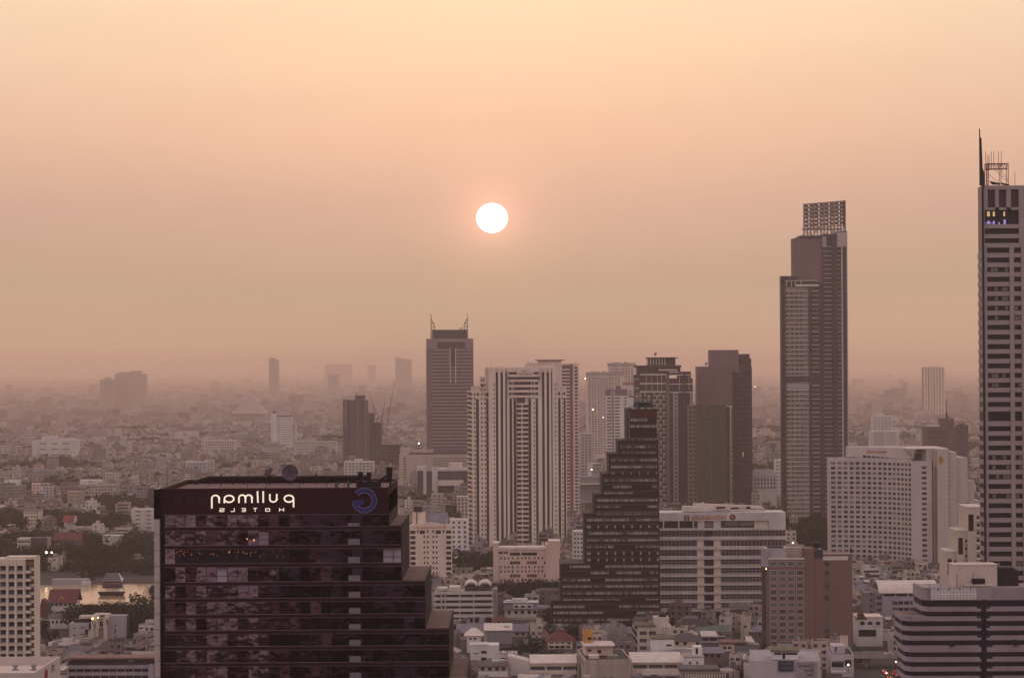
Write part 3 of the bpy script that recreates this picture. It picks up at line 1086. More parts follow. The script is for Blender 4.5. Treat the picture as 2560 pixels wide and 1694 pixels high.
# slanting white roof terraces
rm = MB()
rm.prism([(b.X(1708), 3, b.Z(1279)), (b.X(1708), 3, b.Z(1266)), (b.X(1915), 9, b.Z(1279)), (b.X(1915), 9, b.Z(1281.5))], (0, 8, 0))
rm.prism([(b.X(1738), 12, b.Z(1268)), (b.X(1738), 12, b.Z(1261)), (b.X(1800), 12, b.Z(1264)), (b.X(1908), 12, b.Z(1268.5)), (b.X(1918), 12, b.Z(1276)), (b.X(1906), 12, b.Z(1276))], (0, 5, 0))
rm.build('roof_terrace', rooflight, b.o)
b.part('roof_slot', win_dark, [(1792, 1814, 1267, 1272, 2.6, 3), (1830, 1850, 1270, 1274, 6, 6.4), (1868, 1878, 1268, 1274, 6, 6.4)])
b.box('roof_screen', lilac, 1792, 1828, 1275, 1281.5, 2, 3)

# ================================================================== black stepped tower (F)
b = Bld('black_stepped_tower', 'black glass tower stepping up from left to right in the centre', 'tower', 1568, 1023.5, 1340)
b.foot(1375, 1648, 40)
RECTS[-1] = (1399, 1648, 1420, 1340)
RECTS.append((1484, 1648, 1240, 1340))
RECTS.append((1555, 1648, 1040, 1340))
stair = [(1568, 1023.5, 1642), (1545, 1100.6, 1645), (1521, 1134, 1645.5), (1504, 1184, 1646), (1484, 1235, 1646.5), (1459.5, 1282.6, 1647), (1399, 1409, 1647.5), (1375, 1500, 1648)]
for i, (x0, y0, x1) in enumerate(stair):
    y1 = stair[i + 1][1] if i + 1 < len(stair) else 1578
    b.box('tier', black, x0, x1, y0, y1, .5, 36)
    b.box('tier_rim', metal_dark, x0 - .8, x1 + .4, y0 - 1.2, y0 + 1.4, .2, 36.2)
b.part('ground_floor', darkc, [(1378, 1640, 1578, None, 2, 34)])
b.each('column', tan, [(1384 + i * 21.5, 1389 + i * 21.5, 1575, 1598, .3, 1.6) for i in range(12)])
b.box('canopy', rooflight, 1402, 1645, 1582, 1586, -2, 2)
b.box('red_cap', blackred, 1574, 1643, 1026.5, 1040, .2, .5)
b.box('side_slab', darkc, 1566, 1573, 1024, 1098, .1, .5)
b.part('cap_joint', metal_grey, [(1572.4, 1573.4, 1026, 1098, .0, .2)])
fb = []
wr = [1049.5, 1065.5, 1099.3, 1116.5, 1132.5, 1149.5, 1166.5, 1183, 1200, 1216, 1232.5, 1249.5, 1265.5, 1283, 1298.5, 1315.5, 1332, 1349, 1365.5, 1382, 1398, 1414.5, 1430.5, 1448, 1464, 1481, 1498, 1514.5, 1529.5, 1547.5, 1563.5]
litA, litB, litC, bandz = [], [], [], []
for y in wr:
    x0 = [s_ for s_ in stair if s_[1] <= y - 3][-1][0] + 6
    if y < 1090:
        x0 = 1576.5
    bandz.append((x0 - 4.5, 1641.5 if y < 1090 else 1646, y - 7.6, y - 4.2, .28, .5))
    x = x0
    sparse = rng.random() < .12
    run = 0
    mode = 1
    while x < 1641:
        if run <= 0:
            run = rng.randint(3, 12)
            mode = rng.choices([0, 1, 2], [.16, .56, .28])[0]
        run -= 1
        bb = (x, x + 4.0, y - 3.2, y + 3.2, .4, .5)
        if sparse:
            if int((x - x0) / 5.3) % 4 == 0:
                litA.append(bb)
        elif mode == 1:
            (litA if rng.random() < .6 else litB).append(bb)
        elif mode == 2:
            (litB if rng.random() < .6 else litC).append(bb)
        x += 5.3
b.part('window', win_blind, litA, kind='stuff')
b.part('window', win_blind2, litB, kind='stuff')
b.part('window', win_mid, litC, kind='stuff')
b.each('floor_band', mat('black_band', (.032, .022, .03), rough=.35), bandz)
b.part('roof_tank', mat('tank_teal', (.035, .06, .07)), [(1588, 1634, 1004.5, 1009.5, 4, 14), (1586, 1598, 1009.5, 1021, 4, 14), (1598, 1634, 1016.5, 1021, 4, 14), (1600, 1632, 1009.5, 1016.5, 7, 14)])
b.part('roof_block', tan, [(1583, 1592, 1019, 1023.5, 2, 5), (1602, 1612, 1019, 1023.5, 2, 5), (1619, 1630, 1019, 1023.5, 2, 5)])
b.part('roof_post', metal_dark, [(1615.5, 1617, 1000, 1005, 8, 8.5), (1570, 1575, 1018, 1023.5, 3, 5), (1577, 1579, 1014, 1023.5, 3, 3.5)])

# ================================================================== peach hotel between trees (G)
b = Bld('peach_hotel', 'peach hotel slab with small windows, below the tall striped tower', 'hotel', 1245.6, 1369, 1560)
b.foot(1230, 1402, 26, keep=.62)


def zg(x=None, y=None):
    return 1100 + x / 3.95 if x is not None else 1340 + y / 3.95


b.part('end_wall', pinkc, [(1233, 1245.6, 1357.7, None, -.6, 20), (1372, 1399.8, 1353, None, -1.2, 18), (1363.5, 1372, 1360, None, -.8, 18)])
b.part('roof_rim', rooflight, [(1245.6, 1363.5, 1367.5, 1374, -.5, 16), (1232.4, 1246.2, 1356.5, 1358, -.8, 20.2), (1371.5, 1400.4, 1352, 1353.5, -1.4, 18.2)])
xs = [zg(x=x - 7) for x in (600, 640, 675, 715, 767, 808, 843, 880, 933, 972, 1008, 1047)]
ysr = [zg(y=y - 10) for y in (215, 303, 345, 430, 470, 512, 552)]
core = [(1245.6, 1363.5, 1374, None, .5, 16)]
b.facade(pinkc, [win_dark, win_mid], 1245.6, 1371.9, 1374, None, xs, ysr, 4.0, 5.4, d=0, depth=16, rec=.5)
b.each('wide_window', [win_mid, win_dark], [(zg(x=x0), zg(x=x1), zg(y=y - 14), zg(y=y + 14), -.12, .05) for y in (260, 388) for x0, x1 in ((690, 790), (858, 955), (1025, 1075))])
b.part('window_bar', pinkc, [(zg(x=x0 + f * (x1 - x0)) - .4, zg(x=x0 + f * (x1 - x0)) + .4, zg(y=y - 14), zg(y=y + 14), -.2, -.12) for y in (260, 388) for x0, x1 in ((690, 790), (858, 955)) for f in (.25, .5, .75)], kind='stuff')
b.each('wide_window', win_dark, [(zg(x=690), zg(x=790), zg(y=160), zg(y=188), -.1, .06), (zg(x=805), zg(x=957), zg(y=160), zg(y=188), -.1, .06), (zg(x=580), zg(x=622), zg(y=152), zg(y=170), -.1, .06), (zg(x=632), zg(x=672), zg(y=152), zg(y=170), -.1, .06)])

# ================================================================== striped cream tower (H)
b = Bld('striped_tower', 'tall cream apartment tower with dark vertical stripes and stepped shoulders', 'tower', 1211, 918.6, 1955)
b.foot(1166, 1416, 45)


def zh(x):
    return 1000 + x / 2.4896


def zp(x=None, y=None):
    return 1230 + x / 10.304 if x is not None else 910 + y / 10.304


stripe = mat('stripe_glass', (.040, .032, .05), rough=.3, var=.25, scale=.2)
b.box('core', cream, 1211, 1391.6, 918.6, None, 1.6, 36)
b.part('shoulder', cream, [(1199, 1211, 942.7, None, 1.4, 34), (1177, 1199, 966.8, None, 1.4, 32), (1391.6, 1398.5, 942, None, 1.4, 34), (1398.5, 1415.7, 969, None, 1.4, 32)])
piers, stripes = [], []
cols = [(595, 610, 400), (625, 640, 400), (655, 664, 400), (883, 898, 400), (912, 927, 400), (940, 947, 400), (472, 489, 565), (535, 550, 565), (680, 696, 565), (706, 720, 565), (798, 814, 565), (843, 858, 565), (983, 998, 560), (1017, 1029, 560)]
for xa, xb, yt in cols:
    stripes.append((zh(xa), zh(xb), 770 + yt / 2.4896, None, .9, 1.6))
b.each('glass_stripe', stripe, stripes)
edges = sorted((zh(a), zh(c), 770 + t / 2.4896) for a, c, t in cols)
edges = sorted(edges + [(zh(721), zh(797.5), 1008)])
px = zh(440)
for xa, xc, yt in edges + [(1415.7, 1416, 560)]:
    if xa > px + .2:
        top = 919.5 if 1211 <= px and xa <= 1391.8 else (1001 if px > 1260 and xa < 1350 else 992)
        if px < 1211 < xa:
            piers.append((1211.2, xa, 919.5, None, 0, 1.6))
            piers.append((px, 1211.2, 992, None, 0, 1.4))
        elif px < 1391.6 < xa:
            piers.append((px, 1391.4, 919.5, None, 0, 1.6))
            piers.append((1391.4, xa, 992, None, 0, 1.4))
        elif zh(664) - .5 <= px and xa <= zh(885):
            piers.append((px, xa, 996, None, 0, 1.6))
        else:
            piers.append((px, xa, top, None, 0, 1.6))
    px = xc
b.part('pier', cream, piers)
# portal at the top
b.part('portal_beam', cream, [(zp(x=390), zp(x=1270), 918.6, zp(y=205), 0, 1.6), (zp(x=640), zp(x=1070), zp(y=205), zp(y=330), 0, 1.6), (zp(x=440), zp(x=640), zp(y=270), zp(y=330), 0, 1.6), (zp(x=1070), zp(x=1180), zp(y=270), zp(y=330), 0, 1.6)] +
       [(zp(x=440), zp(x=1185), zp(y=a), zp(y=c), .1, 1.6) for a, c in ((395, 455), (535, 595), (670, 730), (805, 860))])
b.each('dark_band', stripe, [(zp(x=440), zp(x=640), zp(y=205), zp(y=270), .9, 1.55), (zp(x=1070), zp(x=1180), zp(y=205), zp(y=270), .9, 1.55), (zp(x=412), zp(x=1228), zp(y=330), zp(y=395), -.15, 1.55)] +
       [(zp(x=440), zp(x=1185), zp(y=a), zp(y=c), .9, 1.55) for a, c in ((455, 535), (595, 670), (730, 805))] + [(zp(x=640), zp(x=845), zp(y=860), zp(y=1008), .6, 1.55)])
b.part('brace', cream, [(zp(x=x), zp(x=x) + 1.6, zp(y=455), zp(y=805), .5, .88) for x in (500, 540, 1010, 1085)])
pb = MB()
pb.prism([(b.X(zp(x=455)), .2, b.Z(zp(y=395))), (b.X(zp(x=480)), .2, b.Z(zp(y=395))), (b.X(zp(x=580)), .2, b.Z(zp(y=800))), (b.X(zp(x=555)), .2, b.Z(zp(y=800)))], (0, .3, 0))
pb.prism([(b.X(zp(x=1095)), .2, b.Z(zp(y=395))), (b.X(zp(x=1120)), .2, b.Z(zp(y=395))), (b.X(zp(x=930)), .2, b.Z(zp(y=800))), (b.X(zp(x=905)), .2, b.Z(zp(y=800)))], (0, .3, 0))
pb.build('strut', mauvewall, b.o)
# balcony stack in the middle and little windows, floor by floor
flo = steps(1007.5, 1380, 11.66)
b.box('balcony_back', stripe, zh(724), zh(797), 1008, None, .8, 1.6)
b.each('balcony_slab', cream, [(zh(725), zh(796), y, y + 4.4, -.4, .8) for y in flo])
b.part('balcony_divider', pinkc, [(zh(754), zh(761), y + 4.4, y + 11.66, .2, .8) for y in flo], kind='stuff')
small, bay = [], []
flo2 = steps(957, 1392, 11.66)
for y in flo2:
    for x in (441, 460, 503, 524, 582, 704, 831, 964, 1006):
        if x < 500 and y < 970 or (x in (704, 831) and y < 1000) or (x > 990 and y < 975):
            continue
        w = 3.4 if x in (460, 503, 524) else 2.4
        small.append((zh(x), zh(x) + w, y + 2, y + 7.6, -.06, .03))
b.some('window', [win_dark, win_dark, win_mid], small)
b.part('side_balcony', cream, [(1167.5, 1177, y + 7, y + 11.0, .5, 6) for y in flo2 if y > 968], kind='stuff')
b.part('side_wall', mauvewall, [(1170.5, 1177, 969, None, 6, 30)])
b.each('shoulder_window', win_dark, [(zh(505), zh(512), 948, 953, 1.3, 1.42), (zh(517), zh(522), 947, 953.5, 1.3, 1.42), (zh(503), zh(520), 961, 966, 1.3, 1.42), (zh(477), zh(490), 982, 988.5, 1.3, 1.42), (zh(535), zh(550), 982, 988.5, -.05, .05), (zh(1017), zh(1029), 981, 988, 1.3, 1.42), (zh(983), zh(995), 981, 988, 1.3, 1.42)])
b.part('roof_plant', cream, [(1216, 1262, 915.5, 918.6, 6, 26), (1318, 1386, 915, 918.6, 6, 26)])
b.part('shoulder_rim', white, [(1176, 1200, 965.6, 968, 1.0, 32.3), (1198.4, 1211, 941.6, 944, 1.0, 34.3), (1398.5, 1416.6, 967.6, 970, 1.0, 32.3)])
b.part('roof_rod', metal_grey, [(1227, 1227.6, 897, 918.6, 10, 10.3)])
b.part('base_arcade', cream, [(1181, 1265, 1378, 1384, -3, 2)] + [(1181 + i * 14, 1186 + i * 14, 1384, None, -3, -2) for i in range(6)])
lettering(b, 'THE', mauvewall, 1305.5, 1319.5, 925.5, 929.8, -.15)
lettering(b, 'RESIDENCE', mauvewall, 1297, 1330, 932, 937.5, -.15)

# ================================================================== grey banded office with horns (I)
b = Bld('banded_office', 'grey banded office tower with two horn masts on its roof', 'tower', 1065.5, 846.3, 3000)
b.foot(1060, 1185, 60)
b.box('core', mauvedark, 1066, 1181.4, 847, None, .9, 55)
b.box('crown', officegrey, 1065.5, 1181.6, 846.3, 871.5, 0, 55)
b.box('plant_floor', mauvedark, 1080, 1165.5, 824, 846.3, 6, 48)
b.part('crown_screen', mauvedark, [(1093.5, 1162.5, 854.5, 870.5, -.3, 0), (1126.7, 1137.6, 870.5, 916, -1.6, -.3)])
fb = []
for y in steps(872.5, 1126, 8.52):
    fb.append((1078.5, 1181.8, y, y + 5.2, 0, .9))
b.each('floor_band', officegrey, fb)
b.part('side_bay', mauvewall, [(1065.3, 1078.5, 871.5, None, .2, .9)])
b.part('white_fin', rooflight, [(1124.2, 1126.2, 870.5, 958, -1.8, 0), (1138, 1140, 870.5, 958, -1.8, 0)])
for x0, sx in ((1077, 1), (1168, -1)):
    hm = MB()
    q = lambda x, y: (b.X(x), 12, b.Z(y))
    hm.tube(q(x0, 846), q(x0, 783), .7, 5, .3)
    hm.tube(q(x0 + sx * 8, 824), q(x0 + sx * 8, 812), .5, 5)
    hm.tube(q(x0 + sx * 8, 812), q(x0 + sx * .5, 797), .5, 5)
    for y in range(808, 846, 8):
        hm.tube(q(x0, y), q(x0 + sx * 8, y), .35, 4)
    hm.build('horn_mast', metal_dark, b.o)
b.part('roof_dish', metal_grey, [(1149, 1155, 819.5, 822, 14, 16), (1151.5, 1152.5, 822, 824, 14.5, 15.5)])
b.part('base', mauvedark, [(1085, 1172, 1122, 1134, -8, 0)])
b.part('base_pier', officegrey, [(1087 + i * 6, 1089.5 + i * 6, 1122, 1134, -8.6, -8) for i in range(14)], kind='stuff')
b2 = Bld('podium_hotel', 'wide cream podium block with a dot grid of windows below the banded office', 'hotel', 998, 1136, 2950)
b2.foot(998, 1172, 40)
podm = mat('podium_tan', (.46, .37, .30), var=.2)


def zq(x=None, y=None):
    return 840 + x / 4.239 if x is not None else 950 + y / 4.239


b2.facade(podm, win_mid, 1064, 1172, 1136, None, [zq(x=1030) + i * 4.96 for i in range(22)], [zq(y=824) + i * 6.3 for i in range(7)], 2.9, 3.4, d=0, depth=40, rec=.6)
b2.facade(podm, win_mid, 998, 1063.9, 1136, None, [zq(x=712)], [zq(y=822) + i * 6.6 for i in range(14)], 7, 3.0, d=-2, depth=40, rec=.6)
b2.part('roof_rim', mauvedark, [(1022, 1172, 1132, 1136, 1, 38)])
b2.part('roof_block', podm, [(1000, 1026, 1122, 1136, 6, 30), (1030, 1082, 1125, 1132, 10, 24)])

# ================================================================== balcony block behind the striped tower (J)
b = Bld('balcony_tower', 'cream tower with a red-brown strip of balconies behind the striped tower, right', 'tower', 1313, 909, 2300)
b.foot(1313, 1446, 40)
b.box('wall', cream, 1313, 1405, 909, None, .6, 30)
b.part('penthouse', cream, [(1344.6, 1403.7, 901, 909, 4, 24)])
b.box('penthouse_roof', mauvewall, 1338, 1412, 899, 901, 2, 26)
b.box('recess', mauvewall, 1405, 1432, 912, None, 1.2, 28)
b.box('red_strip', mat('red_brown_strip', (.26, .12, .10)), 1424, 1432, 911, None, .5, 1.2)
b.box('end_wall', cream, 1432, 1445.5, 911, None, .8, 28)
fl = steps(917.5, 1300, 8.54)
b.part('slab', cream, [(1405, 1424, y + 4.6, y + 8.54, .2, 1.2) for y in fl])
b.part('window', win_mid, [(x, x + 5.5, y, y + 4.4, .9, 1.2) for y in fl for x in (1407, 1417)], kind='stuff')
b.part('end_window', win_dark, [(1436.5, 1443.5, y, y + 3.9, .6, .8) for y in fl], kind='stuff')
b.part('end_balcony', white, [(1440, 1447.5, y + 4.5, y + 8, -.2, 3) for y in fl], kind='stuff')
b.part('roof_block', pinkc, [(1318 + i * 9, 1324 + i * 9, 904 + (i % 3), 909, 2, 8) for i in range(9)] + [(1408 + i * 7, 1412 + i * 7, 908, 912, 1, 4) for i in range(6)])

# ================================================================== pale twin towers far behind (K)
for nm, lab, x0, x1, y0, D, tx in (('pale_tower', 'pale hazy apartment slab behind, lower of the two left of the dark condominium', 1467, 1560, 930, 3600, 0),
                                   ('pale_tower', 'pale hazy apartment tower behind, taller one touching the dark condominium', 1521.7, 1589, 907, 3900, 1)):
    b = Bld(nm, lab, 'tower', x0, y0, D, group='pale towers in the haze')
    b.foot(x0, x1, 40)
    cs = [x0 + 5 + i * 7.3 for i in range(int((x1 - x0 - 8) / 7.3))]
    b.facade(cream, [win_soft, win_mid], x0, x1, y0 + 8, None, cs, steps(y0 + 14, 1135, 6.0), 4.2, 3.3, depth=40, rec=1.0)
    b.box('roof', tan, x0 - 1, x1 + 1, y0, y0 + 8, -1, 41)
    b.part('roof_plant', tan, [(x0 + 40, x0 + 46, y0 - 3, y0, 10, 16), (x0 + 10, x0 + 30, y0 - 1.5, y0, 10, 16)])
    b.part('bay_rib', white, [(c - 2.2, c - 1.2, y0 + 8, None, -.8, 0) for c in cs[::2]])

# ================================================================== white arch tower (L)
b = Bld('arch_tower', 'white balcony tower with a tall arched slot and a dark top', 'tower', 1513, 973, 2900)
b.foot(1512, 1587, 34)


def zk(x=None, y=None):
    return 1440 + x / 7.406 if x is not None else 880 + y / 7.406


b.box('core', win_mid, 1514, 1585, 989, None, 1.6, 30)
b.part('dark_top', mauvewall, [(1515.5, 1568.5, 973, 989, .6, 28), (1541, 1553, 965, 973, 6, 16)])
fl = steps(989, 1250, 7.93)
b.each('floor_band', whiter, [(1513, 1586, y, y + 4.4, 0, 1.6) for y in fl])
b.part('bay_wall', whiter, [(x0, x1, y + 4.4, y + 7.93, .3, 1.6) for y in fl for x0, x1 in ((1513, 1517), (1549, 1561), (1566, 1586))], kind='stuff')
b.box('arch_slot', mauvewall, 1530.5, 1533.8, 985, None, -.4, 0)
am = MB()
pts = [(1529, 1250), (1529, 981)] + arc(1532.2, 981, 3.2, 4, 180, 0, 8) + [(1535.4, 981), (1535.4, 1250)]
am.ribbon([(b.X(x), b.Z(y)) for x, y in pts], 2.2 * b.k, -.9, 0)
am.build('arch', white, b.o)
b.part('sign_board', white, [(1569.5, 1586.5, 968, 993, 0, 1.5), (1553, 1587, 964.4, 967.6, 0, 1)])
b.part('sign_frame', signred, [(1556 + i * 4.3, 1558.6 + i * 4.3, 955, 961, .2, .6) for i in range(7)] + [(1556, 1586, 961, 962, .2, .6)])
cm = MB().ribbon([(b.X(x), b.Z(y)) for x, y in arc(1577, 981, 4, 4.6, 40, 320, 12)], 1.8 * b.k, -.2, -.02)
cm.build('sign_mark', metal_dark, b.o)

# ================================================================== dark condominium with stepped top (M)
b = Bld('stepped_condominium', 'condominium with white window panels and a dark stepped flat-roofed crown', 'tower', 1588, 937, 2420)
b.foot(1584, 1733, 40)
b.box('core', mauvedark, 1588, 1732, 946, None, 1.0, 34)
b.part('crown', mauvedark, [(1594, 1702, 916, 937, 5, 30), (1697, 1728, 929, 946, 4, 28), (1587, 1664, 936, 946, .8, 30)])
b.box('crown_roof', mat('crown_roof_dark', (.075, .05, .06)), 1589, 1703.5, 913, 919, 2, 32)
b.part('penthouse', mauvedark, [(1662, 1690, 895.5, 913, 8, 24), (1620, 1662, 895.5, 913, 20, 24)])
b.each('penthouse_fin', rooflight, [(1619 + i * 7.2, 1621.4 + i * 7.2, 895.5, 912, 6, 9) for i in range(7)])
b.box('penthouse_roof', mauvedark, 1617.5, 1695.5, 893, 895.5, 4, 26)
b.part('terrace_wall', rooflight, [(1647, 1694, 923, 926.5, 2.5, 5), (1673, 1697, 929, 931.5, 2, 4), (1690, 1702, 919, 928, 5, 5.6)])
bandsM = []
for y in (934.5, 957, 977.5):
    bandsM += [(1600, 1666, y, y + 3.2, -.3, 1.0), (1671, 1708, y + 2, y + 4.2, -.2, 1.0), (1714, 1732, y + 2, y + 4.2, -.2, 1.0), (1588, 1597, y + 12, y + 14, -.1, 1)]
b.each('terrace_slab', rooflight, bandsM)
b.part('terrace_post', rooflight, [(x, x + .9, 937, 977, .2, 1.0) for x in (1615, 1629, 1643, 1653, 1665)] + [(1698, 1699, 940, 976, .2, 1), (1722, 1723, 940, 976, .2, 1)])
b.part('pier', mauvewall, [(1664.5, 1667, 935, None, -.8, 1.0), (1667, 1673, 936, None, -1.4, 1.0)])
panelw = mat('condo_white_panel', (.46, .40, .375), var=.15)
pw_, pd_ = [], []
for i, y in enumerate(steps(982, 1262, 10.26)):
    for j, x in enumerate((1589.5, 1598, 1610, 1619, 1633, 1640.5, 1648, 1656.5)):
        if (i + j) % 2 == 0 or x < 1600:
            pw_.append((x, x + 5.6, y, y + 8.2, .3, 1.0))
        else:
            pw_.append((x, x + 5.6, y + 5.4, y + 10.0, .3, 1.0))
        pd_.append((x + 1.6, x + 4.6, y + 1.4, y + 5.2, .12, .3))
    pw_ += [(1682.5, 1694.5, y, y + 8.8, .1, 1.0), (1725, 1731.5, y, y + 8.6, .2, 1.0)]
    pd_ += [(1686, 1691.5, y + 1.8, y + 6.4, -.05, .1), (1727, 1730.5, y + 2, y + 6, .05, .2)]
b.each('white_panel', panelw, pw_)
b.part('window', win_dark, pd_, kind='stuff')
b.each('thin_slab', trim, [(x0, x1, y, y + .9, -.1, 1.0) for i, y in enumerate(steps(990, 1262, 10.26)) for x0, x1 in ((1698, 1709), (1714, 1721)) if (i + (x0 > 1710)) % 2 == 0])
b.part('dark_pier', mauvedark, [(1709, 1714, 936, None, -.9, 1.0)])
b.part('base_deck', greyp, [(1640, 1700, 1256, 1260, -8, 0), (1636, 1694, 1266, 1270, -12, 0), (1640, 1704, 1276, 1280, -14, 0)])
o = dish('satellite_dish', 'tiny satellite dish on the flat roof of the stepped condominium', Vector(b.o.location) + Vector((b.X(1642), 14, b.Z(893))), 2.2, (-.8, -.5, .4), metal_grey, metal_dark, pole=2.2)

# ================================================================== mauve twin towers (N)
b = Bld('blank_wall_tower', 'mauve blank-walled tower with a darker balcony side, beside the green net', 'tower', 1744.6, 916, 2450)
b.foot(1744, 1882, 42)
b.box('wall', mauvewall, 1744.6, 1830.7, 916, None, 0, 34)
b.box('upper_wall', mauvewall, 1777.4, 1847.6, 874.6, 916, 5, 36)
b.box('upper_back', mauvewall, 1830.7, 1847.6, 916, 930, 5, 36)
b.part('dark_core', mauvedark, [(1830.7, 1881, 918, None, 5.6, 36), (1847.6, 1875.5, 885, 918, 6, 34), (1875.5, 1879.6, 896, 918, 6, 34)])
b.part('wall_slit', mauvedark, [(x, x + .9, y, y + 5, -.12, 0) for x in (1779, 1806, 1827) for y in steps(932, 1010, 11)], kind='stuff')
sl = []
for y in steps(940, 1290, 10.97):
    sl += [(1831, 1845, y, y + 1.3, 4.4, 5.6), (1849.5, 1861, y, y + 1.3, 4.4, 5.6), (1864.5, 1881, y + .6, y + 1.8, 4.4, 5.6)]
b.each('balcony_slab', trim, sl)
b.part('dark_rib', mauvedark, [(1845, 1849.5, 936, None, 4.6, 5.6), (1861, 1864.5, 936, None, 4.6, 5.6)])
b.each('top_window', win_dark, [(1850, 1857, 896, 912, 5.8, 6), (1863, 1868, 928, 939, 5.3, 5.6), (1871, 1877, 928, 939, 5.3, 5.6)])
b.box('pale_mast', rooflight, 1824, 1826.4, 1015, 1258, -2.2, -1.4)
b.part('mast_head', rooflight, [(1815, 1829, 1014, 1019.5, -2.6, -1.0)] + [(1818, 1832, y, y + 1, -1.6, -.2) for y in steps(1100, 1250, 10.97)])
b.box('lit_window', win_lit, 1856.8, 1858.8, 1130.5, 1142.5, 5.2, 5.5)
dish('satellite_dish', 'small satellite dish on the left roof of the mauve blank-walled tower', Vector(b.o.location) + Vector((b.X(1768), 10, b.Z(916))), 2.0, (-.7, -.6, .4), metal_grey, metal_dark, pole=1.8)
b = Bld('netted_building', 'unfinished block wrapped in green scaffold net in front of the mauve tower', 'building site', 1721, 1011.5, 2380)
b.foot(1720, 1826, 30)
b.box('core', darkc, 1732, 1813, 1014, None, 2.5, 26)
b.box('net', netgreen, 1741, 1815, 1011.5, None, .6, 2.2)
b.box('side_bay', mat('raw_concrete', (.20, .15, .135), var=.3), 1722, 1741, 1011.5, None, 1.5, 24)
sb = []
for y in steps(1016, 1265, 10.9):
    sb += [(1722, 1733, y + 6, y + 9, .6, 1.5), (1733, 1741, y + 6, y + 9, .9, 1.5)]
b.part('slab', mat('raw_slab', (.24, .18, .165)), sb)
b.part('opening', win_dark, [(x, x + 4.4, y, y + 5.6, 1.3, 1.5) for y in steps(1016, 1265, 10.9) for x in (1724, 1734.5)], kind='stuff')
b.part('net_fold', mat('net_light', (.125, .11, .098), var=.3), [(x, x + .9, 1013, None, .4, .6) for x in steps(1746, 1812, 9.3)] + [(1741, 1815, y, y + 1, .42, .6) for y in steps(1034, 1260, 22)])
b.part('dim_opening', win_soft, [(1776, 1779, y, y + 4, .3, .6) for y in steps(1030, 1250, 10.9)], kind='stuff')
b.box('dark_gap', darkc, 1815, 1824, 1017, None, 2, 24)
b.part('rebar', metal_grey, [(1774, 1775, 1005, 1012, 2, 2.4), (1796, 1797, 1005, 1012, 2, 2.4), (1742, 1743, 1007, 1012, 2, 2.4)])

# ================================================================== tallest tower with open crown (O)
b = Bld('riverside_tower', 'tallest tower with an open lattice crown and stepped dark blocks', 'tower', 1952, 689, 2171)
b.foot(1952, 2122, 60)
rivd = mat('river_tower_dark', (.058, .041, .055), rough=.5, var=.2)
rivg = mat('river_tower_glass', (.25, .205, .19), rough=.35, var=.35, scale=.12)
b.part('dark_core', rivd, [(1955, 1998.5, 689, None, 8, 20), (1957, 1998, 690, 702, 6, 8), (1962, 2049, 703, None, 2.2, 16)])
b.box('mauve_wall', mauvewall, 1984, 2059, 595, 706, 7, 20)
b.box('wall_behind', mauvewall, 2026, 2059, 706, None, 7, 40)
b.box('east_core', rivd, 2059, 2094, 585, None, 5.5, 42)
b.box('dark_strip', rivd, 2082.5, 2094, 585, None, 3.6, 5.5)
b.part('column_core', rivd, [(2094, 2120.6, 616, None, 5, 40), (2094, 2118.5, 578, 616, 5, 40)])
b.part('white_column', mat('river_tower_white', (.42, .37, .35), var=.12), [(2104.6, 2108.4, 616, None, 3.2, 5), (2094.5, 2118, 581, 616, 3.6, 5), (2118, 2120.4, 578, None, 3.8, 40)])
b.part('west_glass', rivg, [(1965, 2021, 718, None, 1.6, 2.2)])
slw, sle, slc, wt_, fin = [], [], [], [], []
ysl = steps(727, 1322, 11.22)
for i, y in enumerate(ysl):
    if abs(y - 945) < 12:
        continue
    slw.append((1964, 2023, y, y + 2.0, .6, 2.2))
    if i % 3 == 0:
        slw.append((2029, 2047, y, y + 1.9, .5, 2.2))
    else:
        slw.append((2030, 2047, y, y + 1.2, .9, 2.2))
    wt_ += [(x, x + 3.4, y + 2.6, y + 9, 1.2, 1.6) for x in (1966, 1978, 1990, 2001) if rng.random() < .85]
for y in steps(616, 1322, 11.22):
    sle.append((2060, 2082, y, y + 1.3, 4.6, 5.5))
    slc.append((2095, 2104.6, y, y + 1.3, 3.8, 5))
slabm = mat('river_slab', (.50, .42, .39), var=.1)
b.each('balcony_slab', slabm, slw + sle)
b.each('narrow_slab', slabm, slc)
b.part('window', win_mid, wt_, kind='stuff')
b.part('pale_pane', win_blind2, [(x, x + 2.4, y + 2.4, y + 10, 1.3, 1.62) for y in ysl for x in (1973, 1985, 1996, 2006, 2013) if rng.random() < .55], kind='stuff')
b.part('rib', rivd, [(2021.5, 2028.5, 716, None, .2, 2.2), (2047, 2060, 706, None, 3.2, 7)])
b.part('penthouse', rooflight, [(1988.5, 2047, 711, 716, .4, 2.2), (1978, 1979.5, 702, 716, .4, 2.2), (1988, 1990, 702, 712, .4, 2.2), (2002, 2003.5, 702, 712, .4, 2.2), (1966, 1967, 702, 716, .4, 2.2), (1964, 2044, 701, 702.4, .2, 2.4)])
b.part('top_panel', lilac, [(2058, 2068, 591, 616, 4.2, 5.5)])
b.part('sky_floor', rivd, [(1962, 2024, 940, 955, 1.4, 1.6)])
b.part('sky_floor_band', greyp, [(1966, 2023, 961, 976, .8, 1.6), (1962, 2024, 937, 940, .6, 1.6)])
b.each('tall_window', win_mid, [(2107.5 + 1.6, 2117.5, y, y + 20, 4.6, 5) for y in (617, 640, 662, 694, 900, 918)])
b.part('column_band', trim, [(2108.4, 2118, y, y + 1.2, 4.2, 5) for y in (638, 660, 683, 692, 716, 897, 917, 940)])
